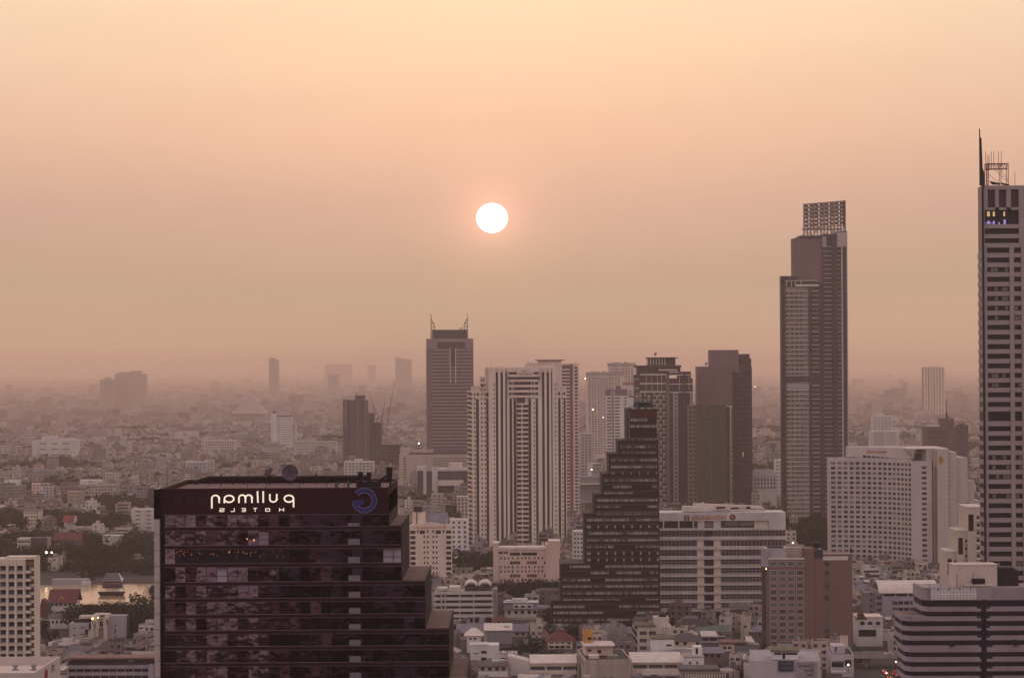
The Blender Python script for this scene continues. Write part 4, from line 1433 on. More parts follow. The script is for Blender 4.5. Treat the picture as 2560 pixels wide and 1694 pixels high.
# lattice crown, slightly raked
cw = MB()
xl, xr = b.X(2015.5), b.X(2117)
for i in range(13):
    f = i / 12
    x = xl + (xr - xl) * f
    zt = b.Z(507.5 - 8 * f)
    cw.box(x - .35, x + .35, 10, 11, b.Z(588), zt)
    cw.box(x - .25, x + .25, 17, 17.7, b.Z(588), zt)
for j in range(7):
    y = 508 + j * 10.2
    za, zb_ = b.Z(y), b.Z(y - 8)
    cw.prism([(xl, 9.8, za), (xr, 9.8, zb_), (xr, 9.8, zb_ - .9), (xl, 9.8, za - .9)], (0, 1.0, 0))
    cw.prism([(xl, 17, za), (xr, 17, zb_), (xr, 17, zb_ - .6), (xl, 17, za - .6)], (0, .7, 0))
for i in range(8):
    for j in range(6):
        f = i / 8
        x0, x1 = xl + (xr - xl) * f, xl + (xr - xl) * (f + 1 / 8)
        y0 = 508 + j * 10.2 - 8 * f
        cw.tube((x0, 10.5, b.Z(y0)), (x1, 17.4, b.Z(y0 + 9)), .3, 4)
        cw.tube((x0, 17.4, b.Z(y0 + 9)), (x1, 17.4, b.Z(y0)), .3, 4)
cw.build('lattice_crown', mat('crown_steel', (.24, .19, .185), var=.15), b.o)
sc = MB()
for i in range(8):
    for j in range(6):
        f0, f1 = i / 8 + .012, (i + 1) / 8 - .012
        x0, x1 = xl + (xr - xl) * f0, xl + (xr - xl) * f1
        z0 = b.Z(508 + j * 10.2 - 8 * f0 + 2.2)
        sc.box(x0, x1, 13.5, 13.7, z0 - (6.4 if j < 3 else 4.0) * b.k, z0)
sc.build('crown_panel', mat('crown_panel', (.13, .10, .105)), b.o, kind='stuff')
cs = MB()
for i in range(7):
    x0 = b.X(2006 + i * 15)
    cs.tube((x0, 9, b.Z(592)), (b.X(2017 + i * 14), 10.5, b.Z(575)), .5, 5)
    cs.tube((b.X(2022 + i * 14), 9, b.Z(590)), (b.X(2017 + i * 14), 10.5, b.Z(575)), .4, 5)
cs.build('strut', mat('strut_white', (.45, .39, .36)), b.o)
b.box('crown_beam', mat('crown_steel', None), 2012, 2117, 569, 573, 9.6, 18)
b.box('crown_deck', rivd, 2001, 2094, 588, 595, 6, 38)
b.box('white_box', whiter, 2107, 2116, 571, 578, 8.6, 12)
b.box('edge_fin', rivd, 2116.5, 2118.5, 499.5, 580, 8, 20)

# ================================================================== white curved hotel (P)
b = Bld('white_curved_hotel', 'white hotel with a curved grid of windows and mirrored orange lettering', 'hotel', 2071.5, 1144, 1760)
b.foot(2068, 2425, 60)
pw2 = mat('hotel_white', (.47, .405, .385), var=.14)


def zs(x=None, y=None):
    return 2040 + x / 4.127 if x is not None else 1080 + y / 4.127


colx = [178, 240, 300, 360, 418, 480, 530, 578, 628, 676, 715, 755, 790, 823, 850, 877]
edge = [130, 209, 270, 330, 389, 449, 505, 554, 603, 652, 695, 735, 772, 806, 836, 863, 892]
pts = []
yy = 0.0
for i, e in enumerate(edge):
    x = b.X(zs(x=e))
    if i:
        dx = x - pts[-1][0]
        ds = 4.5 if i > 1 else dx
        yy -= math.sqrt(max(0, ds * ds - dx * dx)) * .9 if ds > dx else 0
    pts.append((x, yy))
ztop, zatt = b.Z(1144), b.Z(zs(y=158))
floor_h = 12.12 * b.k
rows_n = 23
z_first = b.Z(zs(y=305))
core = MB()
plan = [(p[0], p[1] + 1.35) for p in pts] + [(pts[-1][0], 24), (pts[0][0] + 30, 24), (pts[0][0], 9)]
core.prism([(x, y, 0) for x, y in plan], (0, 0, ztop - .2))
core.build('core', pw2, b.o)
att = MB()
att.prism([(b.X(zs(x=358)), 9, ztop), (b.X(zs(x=490)), 4.5, ztop), (b.X(zs(x=700)), -6, ztop), (b.X(zs(x=892)), -22, ztop), (b.X(zs(x=892)), 26, ztop), (b.X(zs(x=358)), 26, ztop)], (0, 0, zatt - ztop))
att.build('attic', pw2, b.o)
wmeshes = {}
wcount = 0
wrest = MB()
for i in range(16):
    (xa, ya), (xb, yb_) = pts[i], pts[i + 1]
    seg = math.hypot(xb - xa, yb_ - ya)
    ang = math.atan2(yb_ - ya, xb - xa)
    ww = seg * (.66 if i else .6)
    M = Matrix.Translation((xa, ya, 0)) @ Matrix.Rotation(ang, 4, 'Z')
    skin = MB()
    off = (seg - ww) / 2 if i else seg - ww - .6
    skin.box(0, off, 0, .5, 0, ztop)
    skin.box(off + ww, seg, 0, .5, 0, ztop)
    wh = floor_h * .56
    zprev = ztop
    for r_ in range(rows_n):
        zt = z_first - r_ * floor_h
        if zt - wh < 4:
            break
        skin.box(off, off + ww, .05, .5, zt, zprev)
        zprev = zt - wh
    skin.box(off, off + ww, .05, .5, 0, zprev)
    o = skin.build('facade_bay', pw2, b.o)
    o.matrix_local = M
    for r_ in range(rows_n):
        zt = z_first - r_ * floor_h
        if zt - wh < 4:
            break
        mm = rng.choices([win_dark, win_mid, win_soft], [.5, .32, .18])[0]
        key = (mm.name, round(ww, 2))
        if key not in wmeshes:
            wmeshes[key] = MB().box(.03, ww - .03, 0, .12, .03, wh - .03).mesh('window', mm)
        wcount += 1
        if wcount > 300:
            bm2 = MB().box(.03, ww - .03, 0, .12, .03, wh - .03)
            MM = M @ Matrix.Translation((off, .36, zt - wh))
            n0 = len(wrest.v)
            wrest.v += [tuple(MM @ Vector(q_)) for q_ in bm2.v]
            wrest.f += [tuple(k_ + n0 for k_ in f_) for f_ in bm2.f]
            continue
        wo = bpy.data.objects.new('window', wmeshes[key])
        wo.matrix_local = M @ Matrix.Translation((off, .36, zt - wh))
        link(wo, b.o)
wrest.build('window', win_dark, b.o, kind='stuff')
xe, ye = pts[-1]
b.part('flat_wall', pw2, [(zs(x=892), zs(x=996), 1148, None, ye - .4, 24), (zs(x=1046), zs(x=1100), 1148, None, ye - .4, 24)])
b.box('bay_back', pw2, zs(x=996), zs(x=1046), 1148, None, ye + .3, 24)
yr = [zs(y=333) + i * 12.63 for i in range(24)]
b.part('bay_band', pw2, [(zs(x=996), zs(x=1046), (yr[i - 1] + 6.4 if i else 1148), y, ye - .35, ye + .3) for i, y in enumerate(yr)])
b.each('bay_window', [win_dark, win_mid], [(zs(x=997), zs(x=1045), y, y + 6.4, ye + .1, ye + .28) for y in yr])
yw = ye - 5
b.part('wing_wall', pw2, [(zs(x=1140), zs(x=1262), zs(y=160), None, yw, 26), (zs(x=1262), zs(x=1345), zs(y=190), None, yw + 3, 26), (zs(x=1345), zs(x=1468), zs(y=250), None, yw + 8, 28),
                          (zs(x=1468), zs(x=1545), zs(y=482), None, yw + 12, 28), (zs(x=1545), zs(x=1618), zs(y=690), None, yw + 16, 28)])
b.box('wing_slot', tan, zs(x=1112), zs(x=1140), zs(y=165), None, yw + 2, 26)
b.box('link_wall', pw2, zs(x=1046), zs(x=1112), zs(y=160), 1148, ye + 1, 24)
b.box('red_pipe', mat('faded_red_strip', (.24, .11, .10)), zs(x=1116), zs(x=1136), zs(y=330), None, yw + 1.4, yw + 2)
b.part('red_line', mat('faded_red_strip', None), [(zs(x=1252), zs(x=1261), zs(y=190) + i * 11, zs(y=190) + i * 11 + 7, yw - .12, yw) for i in range(26)], kind='stuff')
b.part('wall_joint', tan, [(zs(x=1206), zs(x=1210), zs(y=165), None, yw - .06, yw)])
b.part('end_window', win_dark, [(zs(x=1460), zs(x=1470), zs(y=700) + i * 12, zs(y=700) + i * 12 + 7, yw + 7.6, yw + 8) for i in range(14)], kind='stuff')
b.part('roof_rim', rooflight, [(zs(x=855), zs(x=1262), zs(y=153), zs(y=160), ye + .6, 10), (zs(x=330), zs(x=420), zs(y=250), zs(y=254), 6, 14)])
# slanting strip of attic windows
am = MB()
for i in range(10):
    fx0 = 492 + i * 42
    q0, q1 = (zs(x=fx0), zs(y=240 + i * 3.4)), (zs(x=fx0 + 32), zs(y=243 + i * 3.4))
    def yat(px):
        f = (px - zs(x=490)) / (zs(x=892) - zs(x=490))
        return (4.5 - 10.5 * f / .52) if f < .52 else (-6 - 16 * (f - .52) / .48)
    x0, x1 = b.X(q0[0]), b.X(q1[0])
    am.prism([(x0, yat(q0[0]) - .25, b.Z(q0[1])), (x1, yat(q1[0]) - .25, b.Z(q1[1])), (x1, yat(q1[0]) - .25, b.Z(q1[1] + 5.4)), (x0, yat(q0[0]) - .25, b.Z(q0[1] + 5.4))], (0, .3, 0))
am.build('attic_window', win_dark, b.o, kind='stuff')
me = text_mesh('lettering', 'Shangri-La hotel', signorange, (zs(x=762) - zs(x=532)) * b.k, 36 / 4.127 * b.k, .25, True, .02)
o = bpy.data.objects.new('lettering', me)
o.location = (b.X(zs(x=532)), 1.9, b.Z(zs(y=222)))
o.rotation_euler = (0, 0, math.atan2(-10.5, b.X(zs(x=700)) - b.X(zs(x=490))))
link(o, b.o)
me = text_mesh('emblem_mark', 'S', signorange, 5 * b.k, 9 * b.k, .25)
o = bpy.data.objects.new('emblem_mark', me)
o.location = (b.X(zs(x=778)), -10.2, b.Z(zs(y=228)))
link(o, b.o)
lm = MB().lathe((0, 0, 0), [(.01, 0), (6.6 * b.k, 0), (6.6 * b.k, .3), (.01, .3)], 6)
o = lm.build('emblem', signgold, b.o, (b.X(zs(x=1178)), yw - .02, b.Z(zs(y=265))))
o.rotation_euler = (R(90), R(30), 0)
o.scale = (1, 2.0, 1)
o.rotation_euler = (R(90), 0, 0)
m = MB().ribbon([(b.X(x), b.Z(y)) for x, y in [(zs(x=1166), zs(y=240)), (zs(x=1190), zs(y=252)), (zs(x=1168), zs(y=270)), (zs(x=1192), zs(y=284))]], 1.4 * b.k, yw - .6, yw - .33)
m.build('emblem_stroke', signbrown, b.o)
b.part('roof_gear', metal_dark, [(zs(x=925), zs(x=990), zs(y=205), zs(y=262), ye - 1, ye + 1), (zs(x=1030), zs(x=1036), zs(y=178), zs(y=207), ye, ye + .6)])
b.part('podium', tan, [(2100, 2300, 1432, None, -52, -30)])
b.part('podium_arcade', win_dark, [(2104 + i * 13.5, 2115 + i * 13.5, 1435, 1442, -52.3, -52) for i in range(13)])

# ================================================================== brown tower behind the white hotel (Q) and far slab tower (R)
b = Bld('brown_mast_tower', 'dull brown tower with a roof aerial behind the white curved hotel', 'tower', 2315, 1066.5, 2900)
b.foot(2315, 2424, 36)
bq = mat('dull_brown', (.115, .075, .075), var=.15)
b.box('core', mauvedark, 2316, 2400, 1074, None, .8, 30)
b.part('wall', bq, [(2315, 2321, 1074, None, 0, .8), (2363, 2388, 1074, None, -.6, .8), (2398, 2401, 1074, None, 0, .8), (2315, 2401, 1066.5, 1076, 0, 30)])
b.each('floor_band', bq, [(2321, 2363, y, y + 5.6, .1, .8) for y in steps(1086, 1215, 9.6)] + [(2388, 2398, y, y + 5.6, .1, .8) for y in steps(1086, 1215, 9.6)])
b.box('side_block', mauvedark, 2401, 2421.5, 1062, None, 2, 30)
b.box('roof_room', bq, 2352, 2387, 1046, 1066.5, 4, 20)
b.box('roof_slab', rooflight, 2325, 2352, 1062, 1066, 5, 18)
mq = MB()
mq.tube((b.X(2370), 10, b.Z(1046)), (b.X(2370), 10, b.Z(1030)), .9, 5).tube((b.X(2370), 10, b.Z(1030)), (b.X(2370), 10, b.Z(1000)), .5, 5, .25)
for i in range(4):
    mq.tube((b.X(2370), 10, b.Z(1030 + i * 4)), (b.X(2374 + i * 3), 10, b.Z(1046)), .2, 4)
mq.build('mast', metal_dark, b.o)
b.part('roof_tank', mauvedark, [(2403, 2415, 1058.5, 1062, 6, 14)])
b = Bld('far_slab_tower', 'far hazy tower of upright fins above the white curved hotel', 'tower', 2309, 915, 7300)
b.foot(2309, 2363, 50)
b.box('core', mauvedark, 2310, 2362, 918, None, 3, 40)
b.each('fin', cream, [(2309 + i * 14, 2320 + i * 14, 915 + (i in (0, 3)) * 2, None, 0, 3) for i in range(4)])
b.part('window', mauvewall, [(2312.5 + i * 14, 2316.5 + i * 14, y, y + 3, -.4, 0) for i in range(4) for y in steps(920, 1035, 5)], kind='stuff')

# ================================================================== stepped cream apartment by the right tower (S)
b = Bld('stepped_apartment', 'cream stepped apartment with tall dark slots and orange balconies, by the spired tower', 'apartment block', 2367, 1378, 1150)
b.foot(2365, 2455, 26)
sx = [(2367, 2392.6, 1378, 2369, 2380), (2391, 2417.5, 1325, 2394.5, 2406.5), (2416.5, 2462, 1266.5, 2418.5, 2432)]
for i, (x0, x1, y0, s0, s1) in enumerate(sx):
    d = -i * 1.5
    b.part('wall', mat('stepped_cream', (.50, .42, .35), var=.2), [(x0, s0, y0, None, d, 20), (s1, x1, y0, None, d, 20), (s0, s1, y0, y0 + 18, d, 20), (s0, s1, y0 + 60, None, d, 20)])
    b.box('dark_slot', win_dark, s0, s1, y0 + 18, y0 + 60, d + 1.2, 20)
    b.box('roof_rim', rooflight, x0 - .4, x1 + .4, y0 - 1, y0 + 1, d - .2, 20.2)
    tx = s1 + 2 if i < 2 else 2436
    b.each('window', win_dark, [(tx + 3, tx + 10, y, y + 8, d - .05, d + .05) for y in steps(y0 + 22, 1470, 19)])
    b.each('balcony', orange if i != 2 else cream, [(tx + 2, tx + 12, y + 9, y + 13, d - 1.2, d) for y in steps(y0 + 22, 1470, 19)])

# ================================================================== curved-roof block (T), small white arch house, flyover
b = Bld('vault_roof_block', 'grey block under a pale barrel roof, left of the striped office', 'office block', 2206, 1478, 1400)
b.foot(2163, 2305, 30)


def zt7(x=None, y=None):
    return 2100 + x / 4.9935 if x is not None else 1380 + y / 4.9935


b.facade(greyp, [win_dark, win_mid], 2206, 2305, 1490, None, [2231 + i * 14.5 for i in range(5)], [1502 + i * 16 for i in range(7)], 12.5, 8.5, d=0, depth=26, rec=.5, single=True)
b.box('eaves', win_dark, 2207, 2305, 1480, 1490, 1.5, 26)
b.each('eave_post', greyp, [(2206 + i * 31, 2210 + i * 31, 1479, 1490, .2, 1.5) for i in range(4)])
vm = MB()
prof = [(0, 0), (1.5, 2.2), (4.5, 4.2), (9, 5.6), (14, 5.9), (19, 5.2), (24, 3.4), (28, 0)]
xa, xb_ = b.X(2196), b.X(2345)
for (d0, h0), (d1, h1) in zip(prof[:-1], prof[1:]):
    za = b.Z(1480)
    vm.prism([(xa, d0 - 1, za + h0), (xa, d1 - 1, za + h1), (xa, d1 - 1, za + h1 - .5), (xa, d0 - 1, za + h0 - .5)], (xb_ - xa, 0, 0))
vm.build('barrel_roof', rooflight, b.o)
b.box('side_block', mat('side_block_grey', (.21, .18, .185), var=.2), 2163, 2190, 1482, None, 4, 18)
b.box('stair_core', greyp, 2190, 2206, 1478, None, 2, 24)
b.each('small_window', win_dark, [(2178, 2183, y, y + 5, 3.9, 4.05) for y in steps(1483, 1570, 15)])
b.part('side_window', win_mid, [(2191.5, 2204, y, y + 8, 1.9, 2.05) for y in steps(1490, 1570, 15)])
b.part('base_shop', rooflight, [(2212, 2247, 1573, 1583, -3, 0)])
b = Bld('arched_house', 'small white house with three arched windows beside the brown hotel', 'house', 2143, 1542, 1290)
b.foot(2136, 2210, 18)
b.box('wall', whiter, 2143, 2207, 1542, None, 0, 16)
b.box('roof_rim', cream, 2142, 2208, 1540.5, 1543, -.3, 16.3)
for x in (2150, 2169, 2189):
    m = MB()
    m.prism([(b.X(x), -.06, b.Z(1561)), (b.X(x), -.06, b.Z(1556))] + [(b.X(x + 6 - 6 * math.cos(t)), -.06, b.Z(1556 - 3.6 * math.sin(t))) for t in (.5, 1.1, 1.57, 2.04, 2.64)] + [(b.X(x + 12), -.06, b.Z(1556)), (b.X(x + 12), -.06, b.Z(1561))], (0, .1, 0))
    m.build('window', win_dark, b.o)
rm = MB()
rm.poly([(b.X(2143), 0, b.Z(1546)), (b.X(2166), 0, b.Z(1546)), (b.X(2158), 4, b.Z(1530)), (b.X(2147), 4, b.Z(1530))])
rm.prism([(b.X(2141), -.5, b.Z(1547)), (b.X(2168), -.5, b.Z(1547)), (b.X(2156), -.5, b.Z(1531)), (b.X(2148), -.5, b.Z(1533))], (0, 6, 0))
rm.build('roof', rooftile, b.o)
b.each('dark_opening', win_dark, [(2146, 2190, 1573, 1590, -.06, .02)])
b.part('wall_writing', signbrown, [(2181 + i * 2, 2182.3 + i * 2, 1563.5, 1565, -.08, 0) for i in range(10)], kind='stuff')

# flyover with the white car
FY = 1195
c0, c1 = P(2135, 1637, FY), P(2420, 1633, FY)
m = MB()
m.box(c0.x, c1.x, FY, FY + 11, c0.z - 1.6, c0.z - .4)
fl_o = m.build('flyover', concrete, None, kind='structure')
MB().box(c0.x, c1.x, FY, FY + .3, c0.z - .4, c0.z + .6).build('parapet', concrete, fl_o)
MB().box(c0.x, c1.x, FY + .3, FY + 10.7, c0.z - .396, c0.z - .39).build('road_surface', mat('asphalt', (.05, .045, .045)), fl_o)
MB().box(c0.x, c1.x, FY + 10.7, FY + 11, c0.z - .4, c0.z + .6).build('parapet', concrete, fl_o)
pm = MB()
for i in range(4):
    x = c0.x + 6 + i * 16
    pm.box(x, x + 1.6, FY + 4, FY + 6.5, 0, c0.z - 1.6)
pm.build('pier', concrete, fl_o)
FOOT.append((c0.x - 4, c1.x, FY - 60, FY + 14))
KEEP.append((2135, 2262, 1700, FY))
RZ = c0.z - .39


def car(name, label, loc, rz, paint, group=None, lights=True):
    o = bpy.data.objects.new(name, None)
    o.location = loc
    o.rotation_euler = (0, 0, rz)
    link(o)
    tag(o, label, 'car', group)
    key = 'car_' + paint.name
    if key not in CARS:
        bd = MB()
        side = [(-2.25, .35), (-2.3, .75), (-2.2, .95), (-1.7, 1.0), (1.0, .98), (2.1, .85), (2.3, .6), (2.25, .35)]
        bd.prism([(x, -.87, z) for x, z in side], (0, 1.74, 0))
        cab = MB()
        cab.prism([(-1.95, -.75, .99), (-1.5, -.68, 1.42), (.1, -.68, 1.46), (1.05, -.75, .98)], (0, 1.5, 0))
        rf = MB().prism([(-1.5, -.7, 1.42), (-1.42, -.7, 1.5), (.05, -.7, 1.52), (.12, -.7, 1.46)], (0, 1.4, 0))
        wh = MB()
        wh.tube((0, -.1, 0), (0, .1, 0), .33, 10)
        lp = MB().box(-2.34, -2.28, -.8, -.4, .62, .84).box(-2.34, -2.28, .4, .8, .62, .84)
        hl = MB().box(2.24, 2.32, -.8, -.4, .55, .75).box(2.24, 2.32, .4, .8, .55, .75)
        CARS[key] = (bd.mesh('body', paint), cab.mesh('cabin_glass', win_dark), rf.mesh('roof', paint), wh.mesh('wheel', black), lp.mesh('tail_light', mat('tail_lamp', (1, .10, .04), emit=5.0)), hl.mesh('headlight', whiter))
    bd, cab, rf, wh, lp, hl = CARS[key]
    for nm, me in (('body', bd), ('cabin_glass', cab), ('roof', rf), ('tail_light', lp), ('headlight', hl)):
        link(bpy.data.objects.new(nm, me), o)
    for x in (-1.4, 1.4):
        for y in (-.8, .8):
            w = bpy.data.objects.new('wheel', wh)
            w.location = (x, y, .33)
            link(w, o)
    return o


CARS = {}
cp = P(2222, 1629, FY + 3)
car('parked_car', 'white car crossing the flyover beside the striped office', (cp.x, FY + 3, RZ), math.pi, mat('car_white', (.75, .72, .7), rough=.3, var=.05))
# braking traffic in the dark street below the flyover
street = structure('street', MB().box(c0.x - 10, c1.x - 8, 1090, FY - 4, .004, .05), mat('asphalt', None))
i = 0
cols_ = [mat('car_black', (.03, .03, .035), rough=.3, var=.05), mat('car_silver', (.3, .29, .3), rough=.3, var=.05), mat('car_white', None), mat('car_red', (.22, .03, .03), rough=.3, var=.05)]
base = P(2222, 1672, 1190)
for r_ in range(5):
    for k_ in range(3):
        gx = base.x - 5 + k_ * 4.2 + rng.uniform(-.5, .5) + r_ * .3
        gy = 1150 + r_ * 8.0 + rng.uniform(-1, 1)
        z = .05
        ci = rng.randrange(4)
        car('street_car', ('black', 'silver', 'white', 'red')[ci] + ' car with tail lights on, ' + ('nearest', 'second', 'third', 'fourth', 'farthest')[r_] + ' row, ' + ('left', 'middle', 'right')[k_] + ' lane of the dark street', (gx, gy, z), R(90 + rng.uniform(-6, 6)), cols_[ci], 'cars queueing in the dark street')
FOOT.append((base.x - 9, base.x + 12, 1090, 1262))

# ================================================================== left edge: white hotel (U), white box (V), deck block (W)
b = Bld('white_balcony_hotel', 'white hotel slab with square windows and a column of balconies, left edge', 'hotel', 60, 1396, 950)
b.foot(-60, 98, 24)
wp = mat('left_hotel_white', (.68, .57, .455), var=.15)
ysw = [1413 + i * 19.93 for i in range(18)]
b.facade(wp, [win_dark, win_dark, win_mid], -110, 63, 1398, None, [-104.5 + i * 21 for i in range(8)], ysw, 14.2, 11.2, d=0, depth=9, rec=.5, single=True)
sill_me = MB().box(-.15, 14.5 * b.k, -.72, -.42, -.3, 0).mesh('sill', greyp)
for w_ in [c for c in b.o.children if c.name.split('.')[0] == 'window']:
    so = bpy.data.objects.new('sill', sill_me)
    link(so, w_)
b.part('pilaster', wp, [(-89.5 + i * 21, -84.8 + i * 21, 1398, None, -.5, 0) for i in range(8)])
b.part('roof_block', wp, [(12, 88, 1391.5, 1398, 1, 9), (-110, 12, 1395.6, 1398, 1, 9)])
b.box('balcony_back', mat('balcony_brown', (.26, .17, .15)), 63, 85, 1398, None, 2.4, 9)  # brown back wall behind the balconies
b.box('end_wall', wp, 85, 89, 1391.5, None, .2, 9)
b.each('balcony', wp, [(63.5, 77, y + 12.6, y + 19.2, -.4, 2.4) for y in ysw] + [(77, 85, y + 7, y + 13.4, .6, 2.4) for y in ysw])
b.each('balcony_door', win_dark, [(64.5, 69, y + .5, y + 12.4, 2.1, 2.4) for y in ysw])
b.part('air_unit', greyp, [(72, 76, y + 6, y + 11, .8, 1.8) for y in ysw] + [(80, 85, y + 15, y + 19, 1, 1.9) for y in ysw], kind='stuff')
b = Bld('white_box_building', 'white box building with a sunken roof at the bottom left corner', 'office block', 86, 1681, 700)
b.foot(-60, 185, 44)
vw = mat('box_white', (.52, .44, .40), var=.1)
DPV = 40
xL, xR = b.X(-120), 0.0
zt = b.Z(1681)
m = MB()
m.box(xL, xR - .6, 0, .6, zt - 2.6, zt).box(xL, xR - .6, DPV - .6, DPV, zt - 2.6, zt).box(xR - .6, xR, 0, DPV, zt - 2.6, zt).box(xL, xR, 0, DPV, 0, zt - 2.6)
m.build('wall', vw, b.o)
MB().box(xL, xR - .62, .62, DPV - .62, zt - 2.6, zt - 2.5).build('roof_deck', mat('deck_cream', (.60, .50, .42), var=.1), b.o)
for i in range(3):
    x = b.X(22 + i * 43)
    f = MB().lathe((0, 0, 0), [(.01, 0), (1.15, 0), (1.15, .25), (.5, .3), (.5, .9), (.85, 1.0), (.85, 1.6), (.3, 1.9), (.01, 1.9)], 12).build('roof_vent', metal_grey, b.o, (x - (2 - i) * .6 - 2.5, DPV - 13, zt - 2.5))
rg = MB().lathe((0, 0, 0), [(1.55, 0), (1.95, 0), (1.95, .2), (1.55, .2), (1.55, 0)], 24)
o = rg.build('ring_logo', signred, b.o, (xR + .02, 17, zt - 2.9))
o.rotation_euler = (0, R(90), 0)
o = MB().ribbon([(-1.1, -1.2), (0, .9), (1.1, -1.2)], .7, 0, .2).build('logo_mark', signred, b.o, (xR + .22, 17, zt - 2.9))
o.rotation_euler = (0, 0, R(90))
b = Bld('deck_block', 'dark long block with car-deck bands behind the white box', 'car park', 178, 1640, 985)
b.foot(150, 395, 16)
b.box('core', darkc, 170, 392, 1652, None, 1.2, 11)
b.box('roof', mat('rust_roof', (.21, .12, .10), var=.3), 168, 394, 1643, 1647, -.6, 11.5)
b.each('deck_band', lilac, [(170, 370, y, y + 8.5, 0, 1.2) for y in steps(1662, 1760, 17.4)])
b.part('deck_post', greyp, [(188 + i * 20.5, 190 + i * 20.5, 1662, None, .3, 1.2) for i in range(9)])
b.part('roof_frame', metal_grey, [(320, 321, 1651, 1666, -.5, 0), (335, 336, 1651, 1666, -.5, 0), (320, 336, 1650, 1651.5, -.5, 0), (327, 328, 1652, 1666, -.4, 0)])
b.part('stair_tower', lilac, [(372, 384, 1660, None, -2, 6)])

# ================================================================== beige hotel with red lines and a floodlit sign (X)
b = Bld('red_lined_hotel', 'beige stepped hotel with red floor lines and dark vertical lettering', 'hotel', 228, 1538, 1330)
b.foot(166, 320, 22)


def zx(x=None, y=None):
    return 160 + x / 9.0125 if x is not None else 1520 + y / 9.0125


bh = mat('beige_hotel', (.52, .43, .36), var=.12)
b.part('wall', bh, [(zx(x=610), zx(x=790), 1538, None, 0, 16), (zx(x=540), zx(x=610), zx(y=480), None, .2, 15), (zx(x=445), zx(x=540), zx(y=625), None, .4, 15), (zx(x=405), zx(x=445), zx(y=770), None, .6, 15)])
b.part('side_wall', mat('beige_brown', (.34, .25, .21), var=.12), [(zx(x=790), zx(x=890), 1542, None, .8, 16)])
b.part('tower', bh, [(zx(x=890), zx(x=1010), 1541, None, -.6, 14)])
b.box('grey_wing', greyp, zx(x=1010), zx(x=1395), 1538.5, None, 1.5, 8)
b.box('wing_side', darkc, zx(x=1395), zx(x=1425), 1541, None, 3, 7)
rl = mat('hotel_red_line', (.20, .07, .06))
b.part('red_line', rl, [(zx(x=a), zx(x=c), zx(y=y), zx(y=y + 16), -.15, .9) for a, c, y in ((780, 905, 450), (540, 615, 478), (440, 545, 610), (340, 880, 742), (400, 880, 880))] +
       [(zx(x=782), zx(x=794), zx(y=450), None, -.2, .8), (zx(x=862), zx(x=876), zx(y=450), None, .5, .8), (zx(x=985), zx(x=1003), zx(y=250), None, -.8, -.6)])
b.each('window', win_dark, [(zx(x=805), zx(x=865), zx(y=310), zx(y=400), .6, .8), (zx(x=555), zx(x=605), zx(y=340), zx(y=465), .0, .2), (zx(x=470), zx(x=540), zx(y=470), zx(y=590), .2, .4), (zx(x=960), zx(x=995), zx(y=250), zx(y=350), -.7, -.6), (zx(x=555), zx(x=590), zx(y=790), zx(y=850), -.1, 0)])
b.each('wing_window', win_dark, [(zx(x=1130), zx(x=1162), zx(y=y), zx(y=y + 36), 1.35, 1.5) for y in (372, 478, 530, 626, 668, 770, 812)])
b.part('wing_pipe', pinkc, [(zx(x=1310), zx(x=1318), zx(y=200), None, 1.3, 1.5)])
b.part('roof_room', bh, [(zx(x=640), zx(x=980), zx(y=148), zx(y=200), 3, 12), (zx(x=280), zx(x=600), zx(y=205), zx(y=260), 8, 16)])
b.part('roof_slot', win_dark, [(zx(x=740), zx(x=905), zx(y=160), zx(y=195), 2.8, 3)])
for i, ch in enumerate('WIEJOVO'):
    y = 300 + i * 54
    lettering(b, ch, signnavy, zx(x=668), zx(x=712), zx(y=y), zx(y=y + 38), -.15, name='letter', bold=.01)
lettering(b, 'PALACE', signnavy, zx(x=560), zx(x=770), zx(y=688), zx(y=720), -.15, bold=.01)
b.part('low_block', mat('pale_grey_block', (.40, .37, .36), var=.12), [(zx(x=75), zx(x=530), zx(y=355), None, 6, 18)])
b.each('slot_window', win_dark, [(zx(x=160), zx(x=220), zx(y=y), zx(y=y + 22), 5.85, 6) for y in (455, 610)] + [(zx(x=320), zx(x=440), zx(y=y), zx(y=y + 16), 5.85, 6) for y in (448, 596)])
b.part('roof_shed', metal_dark, [(zx(x=150), zx(x=530), zx(y=285), zx(y=350), 9, 15)])
b.part('front_terrace', tan, [(zx(x=300), zx(x=900), zx(y=985), None, -6, -.7)])

# ================================================================== white Thai-lettered hospital (Y)
b = Bld('gabled_hotel', 'cream block with a low gable, gold lettering and side windows, by the dark maroon hotel', 'hospital', 1024.5, 1313, 1650)
b.foot(1020, 1130, 26)


def zy(x=None, y=None):
    return 960 + x / 6.82 if x is not None else 1250 + y / 6.82


xs = [zy(x=x - 14) for x in (685, 745, 838, 895)]
ysy = [zy(y=602) + i * 13.0 for i in range(12)]
b.facade(cream, win_dark, zy(x=538), zy(x=1050), 1324, None, xs, ysy, 4.2, 5.6, depth=20, rec=.4)
b.part('gable_wall', cream, [(1024.5, 1128, 1313, 1324, 0, 20)])
gm = MB().prism([(b.X(1024.5), 0, b.Z(1313)), (b.X(1076), 0, b.Z(1304.5)), (b.X(1128), 0, b.Z(1313))], (0, 1.2, 0))
gm.build('gable', cream, b.o)
for x0, x1 in ((1024.5, zy(x=538)), (zy(x=1050), 1128)):
    b.facade(cream, [win_dark, win_mid], x0, x1, 1324, None, [x0 + 1.2], [1325.5] + [zy(y=605) + i * 13.0 for i in range(12)], x1 - x0 - 1.6, 8, depth=20, rec=.6, single=True)
b.each('wide_window', [win_mid, win_dark], [(zy(x=608), zy(x=695), 1325, 1334, -.08, .05), (zy(x=880), zy(x=968), 1325, 1334, -.08, .05)])
